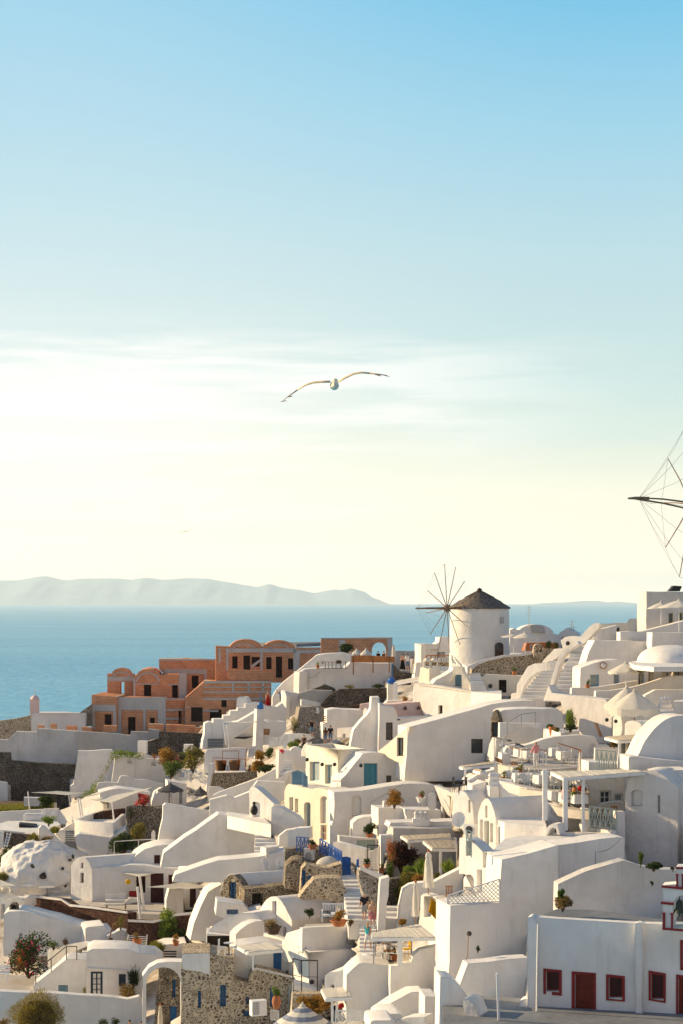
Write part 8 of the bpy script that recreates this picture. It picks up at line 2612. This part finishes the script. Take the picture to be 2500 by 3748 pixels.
B('rust and pink flowering spray at the courtyard gate post','F',1196,870,75,175,132.5,'leaf_olive',400,seed=68,flowers='flower_rust',nf=500)
B('dark shadowy creeper hanging under the reed pergola','F',1395,880,90,90,133,'leaf_plum',500,seed=69)
B('green shrub at the foot of the plum creeper','F',1180,965,80,110,131,'leaf_green',700,seed=70)
B('rounded green bush in the courtyard bed','F',1310,960,130,80,130,'leaf_bright',1300,seed=71)
B('big olive green bush over the planter wall','I',1300,190,190,110,126,'leaf_olive',2200,seed=72)
B('cascading olive bush hanging over the dark rubble','I',1255,310,120,190,124,'leaf_olive',2400,seed=73)
B('orange tipped bush beside the tall furled parasol','I',1375,160,110,70,122,'leaf_orange',900,seed=74)
tuft('spiky_plant','spiky green dracaena in the courtyard bed',atF('F',1405,950,129),1.3,1.3,'leaf_bright',120,75,bw=.035)
tuft('spiky_plant','spiky green plant in a pot by the white pergola post',atF('O',1085,720,126),1.2,1.0,'leaf_bright',120,76,bw=.035)
B('low rust shrub beside the white pergola post','O',930,800,80,80,124,'leaf_olive',500,seed=77)
B('brown green bush on the pergola terrace planter','I',1268,445,85,45,106.5,'leaf_orange',700,seed=78)
for q in((648,772,'dark potted shrub on the blue railing wall',.5,79,135.4),(708,902,'bronze potted shrub beside the boulder',.55,80,133),(1026,898,'low clay pot trough on the grey coping',.4,81,129)):
 pot('pot_plant',q[2],atF('F',q[0],q[1],q[5]),q[3]*.6,q[3]*.6,'leaf_dark',.45,.65,q[4],n=300,leaf=.05)
p=atF('F',755,905,132.5)
bm=bmesh.new()
bmesh.ops.create_icosphere(bm,subdivisions=3,radius=.75,matrix=Matrix.Translation(p+Vector((0,.2,.3)))@Matrix.Diagonal((1,.8,.62,1)))
for v in bm.verts:
 v.co+=noise.noise_vector(v.co*1.4)*.08
tag(fin('boulder',bm,'canvas',origin=p,ang=180),'pale smooth boulder on the rubble wall','boulder')
B('round dark potted shrub on the sofa terrace wall','I',628,388,80,62,122.6,'leaf_dark',900,seed=82)
pot('pot_plant','clay trough with a green yellow shrub before the white sofa',atF('I',832,452,118.8),.5,.35,'leaf_orange',.75,.95,83,n=450)
B('dry shrub in a pot at the head of the lower steps','I',912,448,50,42,118.4,'leaf_dry',300,seed=84)
pot('pot_plant','brown hanging planter on the balcony front',atF('I',378,508,125.4),.5,.5,'leaf_dry',.5,.9,85,n=250,mat='wood_dark')
p=atF('I',400,1025,109.5)
rt=empty('clay_urn',p,'tall clay urn with a leafy plant before the blue door','urn')
bm=bmesh.new()
add_lathe(bm,p,[(.11,0),(.17,.1),(.245,.32),(.25,.46),(.2,.62),(.16,.69),(.19,.73),(.16,.74),(.14,.68)],20)
fin('urn',bm,'terracotta',rt)
bush('foliage',None,p+Vector((0,0,.62)),.5,.62,'leaf_bright',350,.05,86,root=rt,lumps=6)
B('big orange bush in the bottom bed beside the striped parasol','N',530,960,350,240,108,'leaf_orange',2600,seed=87,lumps=11)
B('rust and green bush nearer the little tiled canopy','N',720,920,230,230,107.5,'leaf_orange',1800,seed=88,lumps=9)
B('golden low bush under the big orange bush','N',610,965,120,60,104,'leaf_orange',500,seed=89)
B('red geraniums under the little tiled canopy','N',920,905,90,70,103,'leaf_green',150,seed=90,flowers='flower_red',nf=250)
B('potted palm bush with bright upright leaves on the planter','D',790,322,105,150,136.5,'leaf_bright',1800,seed=91,lumps=9)
B('dark shrub under the palm bush','D',790,330,110,50,135.8,'leaf_dark',700,seed=92)
B('low green bush in the small white planter','D',650,318,70,36,138,'leaf_green',600,seed=93)
B('green plants at the side of the long white planter','D',700,335,50,32,136,'leaf_olive',350,seed=94)
B('plant with pale leaves below the dark brown planter','P',680,640,180,140,124.5,'leaf_olive',900,seed=95)
B('reddish dry plant by the reed pergola wall','D',1092,445,50,60,124,'leaf_dry',350,seed=96)
p=atF('D',663,362,137)
pot('pot_plant','clay pot beside the small white planter',p,.25,.6,'leaf_dark',.2,.2,97,n=40)
B('brown and green weed clump on the chapel roof corner','G',735,715,125,100,83.5,'leaf_dry',1300,leaf=.05,seed=98)
B('upright green leaves above the chapel roof weed clump','G',725,640,60,70,83.2,'leaf_green',400,leaf=.05,seed=99)
B('dark green weeds on the stained hillside wall','G',1365,440,105,56,95,'leaf_dark',900,leaf=.06,seed=100)
B('thin tall weed on the stained hillside wall','G',1275,412,50,105,95.5,'leaf_green',260,leaf=.06,seed=101)
B('small dark weed tuft near the bell gable','G',1497,442,36,22,94,'leaf_dark',200,leaf=.05,seed=102)
B('single weed growing from the wall below the hillside weeds','G',1353,545,24,26,94.5,'leaf_dark',120,leaf=.05,seed=103)
B('tiny weed on the tall plain wall','G',148,1005,36,38,94,'leaf_dark',120,leaf=.05,seed=104)
bm=bmesh.new()
rg=random.Random(77)
Z0=atF('E',-30,512,202).z
for _ in range(5200):
 x=rg.uniform(-30,385)
 y=rg.uniform(478,514)-max(0,x)*.05
 X,W=px('E',x,y)
 t_=Z0/((HY-W)/FPX)
 q=Vector(((X-CX)/FPX*t_,t_,Z0))
 s_=Vector((rg.uniform(-1,1),rg.uniform(-1,1),0)).normalized()*.05
 bm.faces.new([bm.verts.new(v)for v in(q-s_,q+s_,q+Vector((rg.uniform(-.15,.15),rg.uniform(-.15,.15),rg.uniform(.15,.4))))])
tag(fin('grass',bm,'grass_blade',smooth=False),'sunlit green grass on the lawn strip',kind='stuff')
def cable(name,cat,label,F,pts,Y,r=.02,mat='plaster_grey',yaw=0):
 X0=px(F,*pts[0])[0]
 pl_=Plane(X0,Y,yaw)
 P_=[pl_.hit(*px(F,*p))-Vector((0,.05,0))for p in pts]
 bm=bmesh.new()
 add_tube(bm,P_,r,6)
 tag(fin(name,bm,mat,origin=P_[0]),label,cat)
cable('cable','cable','looping cable clipped to the plain wall under the broad roof','G',[(962,430),(962,310),(985,318),(1040,305),(1100,265),(1135,225)],101.6,.02,yaw=12)
cable('drain_pipe','pipe','thin upright drain pipe on the chapel corner','G',[(556,1440),(560,1100),(566,815)],80.9,.05,'white',yaw=-15)
cable('cable','cable','thin rusty cable down the tall plain wall','G',[(84,880),(80,960),(78,1040),(30,1110),(8,1180)],97.2,.02,'wood',yaw=14)
cable('cable','cable','dark cable sagging across the cafe terrace wall','B',[(590,430),(620,440),(660,430),(690,405),(700,395)],213.6,.025,yaw=4)
cable('cable','cable','slanting pipe line on the broad curved wall','F',[(1045,450),(1120,410),(1200,365),(1275,320)],150.5,.03,yaw=12)
cable('drain_pipe','pipe','white drain pipe on the big roof house where two walls meet','G',[(708,560),(706,420),(705,290)],101.2,.05,'white',yaw=12)
for F,x,y,Y,r,l in(('I',948,700,106.3,.16,'round dark porthole vent beside the lower steps'),('I',645,840,117.2,.15,'round vent low on the cubic house'),('I',474,770,122.6,.10,'small dark wall lamp beside the blue door'),('D',1333,192,134.6,.16,'round vent on the white house behind the parasols, nearer them'),('D',1396,196,134.4,.16,'round vent on the white house behind the parasols, farther from them'),('D',1042,255,140,.14,'round lamp on the big sunlit wall'),('D',1104,265,133,.13,'round lamp on the pointed sunlit gable'),('G',90,884,97.3,.13,'small junction box on the tall plain wall'),('F',372,685,147,.13,'round lamp beside the village steps'),('C',907,556,176.5,.2,'round lamp on the upper balustrade'),('C',692,743,165.6,.2,'round lamp on the lower balustrade'),('C',462,802,176.4,.2,'round porthole on the cream wall by the dark doorway'),('H',886,148,159,.22,'small yellow plaque beside the barred window')):
 p=atF(F,x,y,Y)
 bm=bmesh.new()
 bmesh.ops.create_cone(bm,cap_ends=True,segments=16,radius1=r,radius2=r*.8,depth=.14,matrix=Matrix.Translation(p)@Matrix.Rotation(R(90),4,'X'))
 tag(fin('wall_fitting',bm,'yellow_cloth' if 'yellow' in l else 'iron',origin=p),l,'wall fitting')
proto_copy('ironset',P_table(.4,.72,0,False,False,'iron'),atF('D',22,755,119.5),0,'dark round table on the sunlit ledge beside the passage','table',None)
for x,rz,l in((2,1.2,'dark iron chair on the sunlit ledge, its back to the big wall'),(46,-1.2,'dark iron chair on the sunlit ledge by the passage post')):
 proto_copy('ironchair2',P_chair('iron','iron',False),atF('D',x,757,119.5),rz,l,'chair','dark iron chairs on the ledge')
proto_copy('bistro',P_table(.32,.7,0,False,False,'linen'),atF('I',72,650,118.5),0,'small round bistro table on the stone house roof','table',None)
for x,rz,l in((25,1.4,'white bistro chair on the stone house roof by the dark opening'),(104,-1.5,'white bistro chair on the stone house roof beside the boulder')):
 proto_copy('ironchair',None,atF('I',x,650,118.4),rz,l,'chair','white bistro chairs')
for i,(x0,y0,x1,y1)in enumerate(((952,272,992,372),(966,274,1004,372))):
 S('leaning_pole','pole',['bamboo pole leaning on the big sunlit wall, outer one','bamboo pole leaning on the big sunlit wall, inner one'][i],'D',[(x0,y0),(x0+4,y0),(x1+3,y1),(x1-2,y1)],-40,.1,'wood',Y=138,wob=0)
pergola('white beamed pergola between the gate pillar and the cream chimney','Q',[(185,492),(235,524),(668,440),(640,415)],[187,184,182.5,185.5],posts=[(210,520,790,184.2,.35),(470,480,640,183.5,.16)],reed=False,n=10)
r=empty('slatted_bench',atF('Q',400,740,183),'white slatted bench under the beamed pergola','bench')
for k in range(5):
 bm=bmesh.new()
 add_bar(bm,atF('Q',330+k*12,735-k*30,183+k*.1),atF('Q',465+k*4,700-k*30,183+k*.1),.14,.05)
 fin('slat',bm,'paint',r)
r=empty('wooden_rack',atF('B',735,755,184),'orange wooden rack beside the flat roof block','rack')
for k in range(4):
 bm=bmesh.new()
 add_bar(bm,atF('B',720,700+k*14,184),atF('B',750,708+k*14,184),.3,.06)
 fin('board',bm,'wood_orange',r)
rg=random.Random(31)
for i,(F,x,y,Y,l)in enumerate((('D',330,690,121,'clay pot with herbs at the pier end of the lower terrace'),('D',448,640,122,'clay pot below the pale leaved plant'),('F',960,950,131,'clay pot beside the slim blue gate post'),('F',1130,938,133,'clay pot at the foot of the white gate post'),('I',1215,690,105.2,'clay pot on the pergola terrace floor'),('R',760,890,183.6,'clay pot at the end of the orange rail'),('E',700,500,192,'clay pot beside the pale green door'),('C',600,740,177,'clay pot beside the broad steps'),('C',1020,820,151,'clay pot on the low garden wall'),('B',686,372,213,'clay pot at the brick end of the cafe tables'))):
 pot('pot_plant',l,atF(F,x,y,Y),.2,.35,rg.choice(['leaf_green','leaf_olive','leaf_bright']),.5,.45,120+i,n=120,leaf=.05)
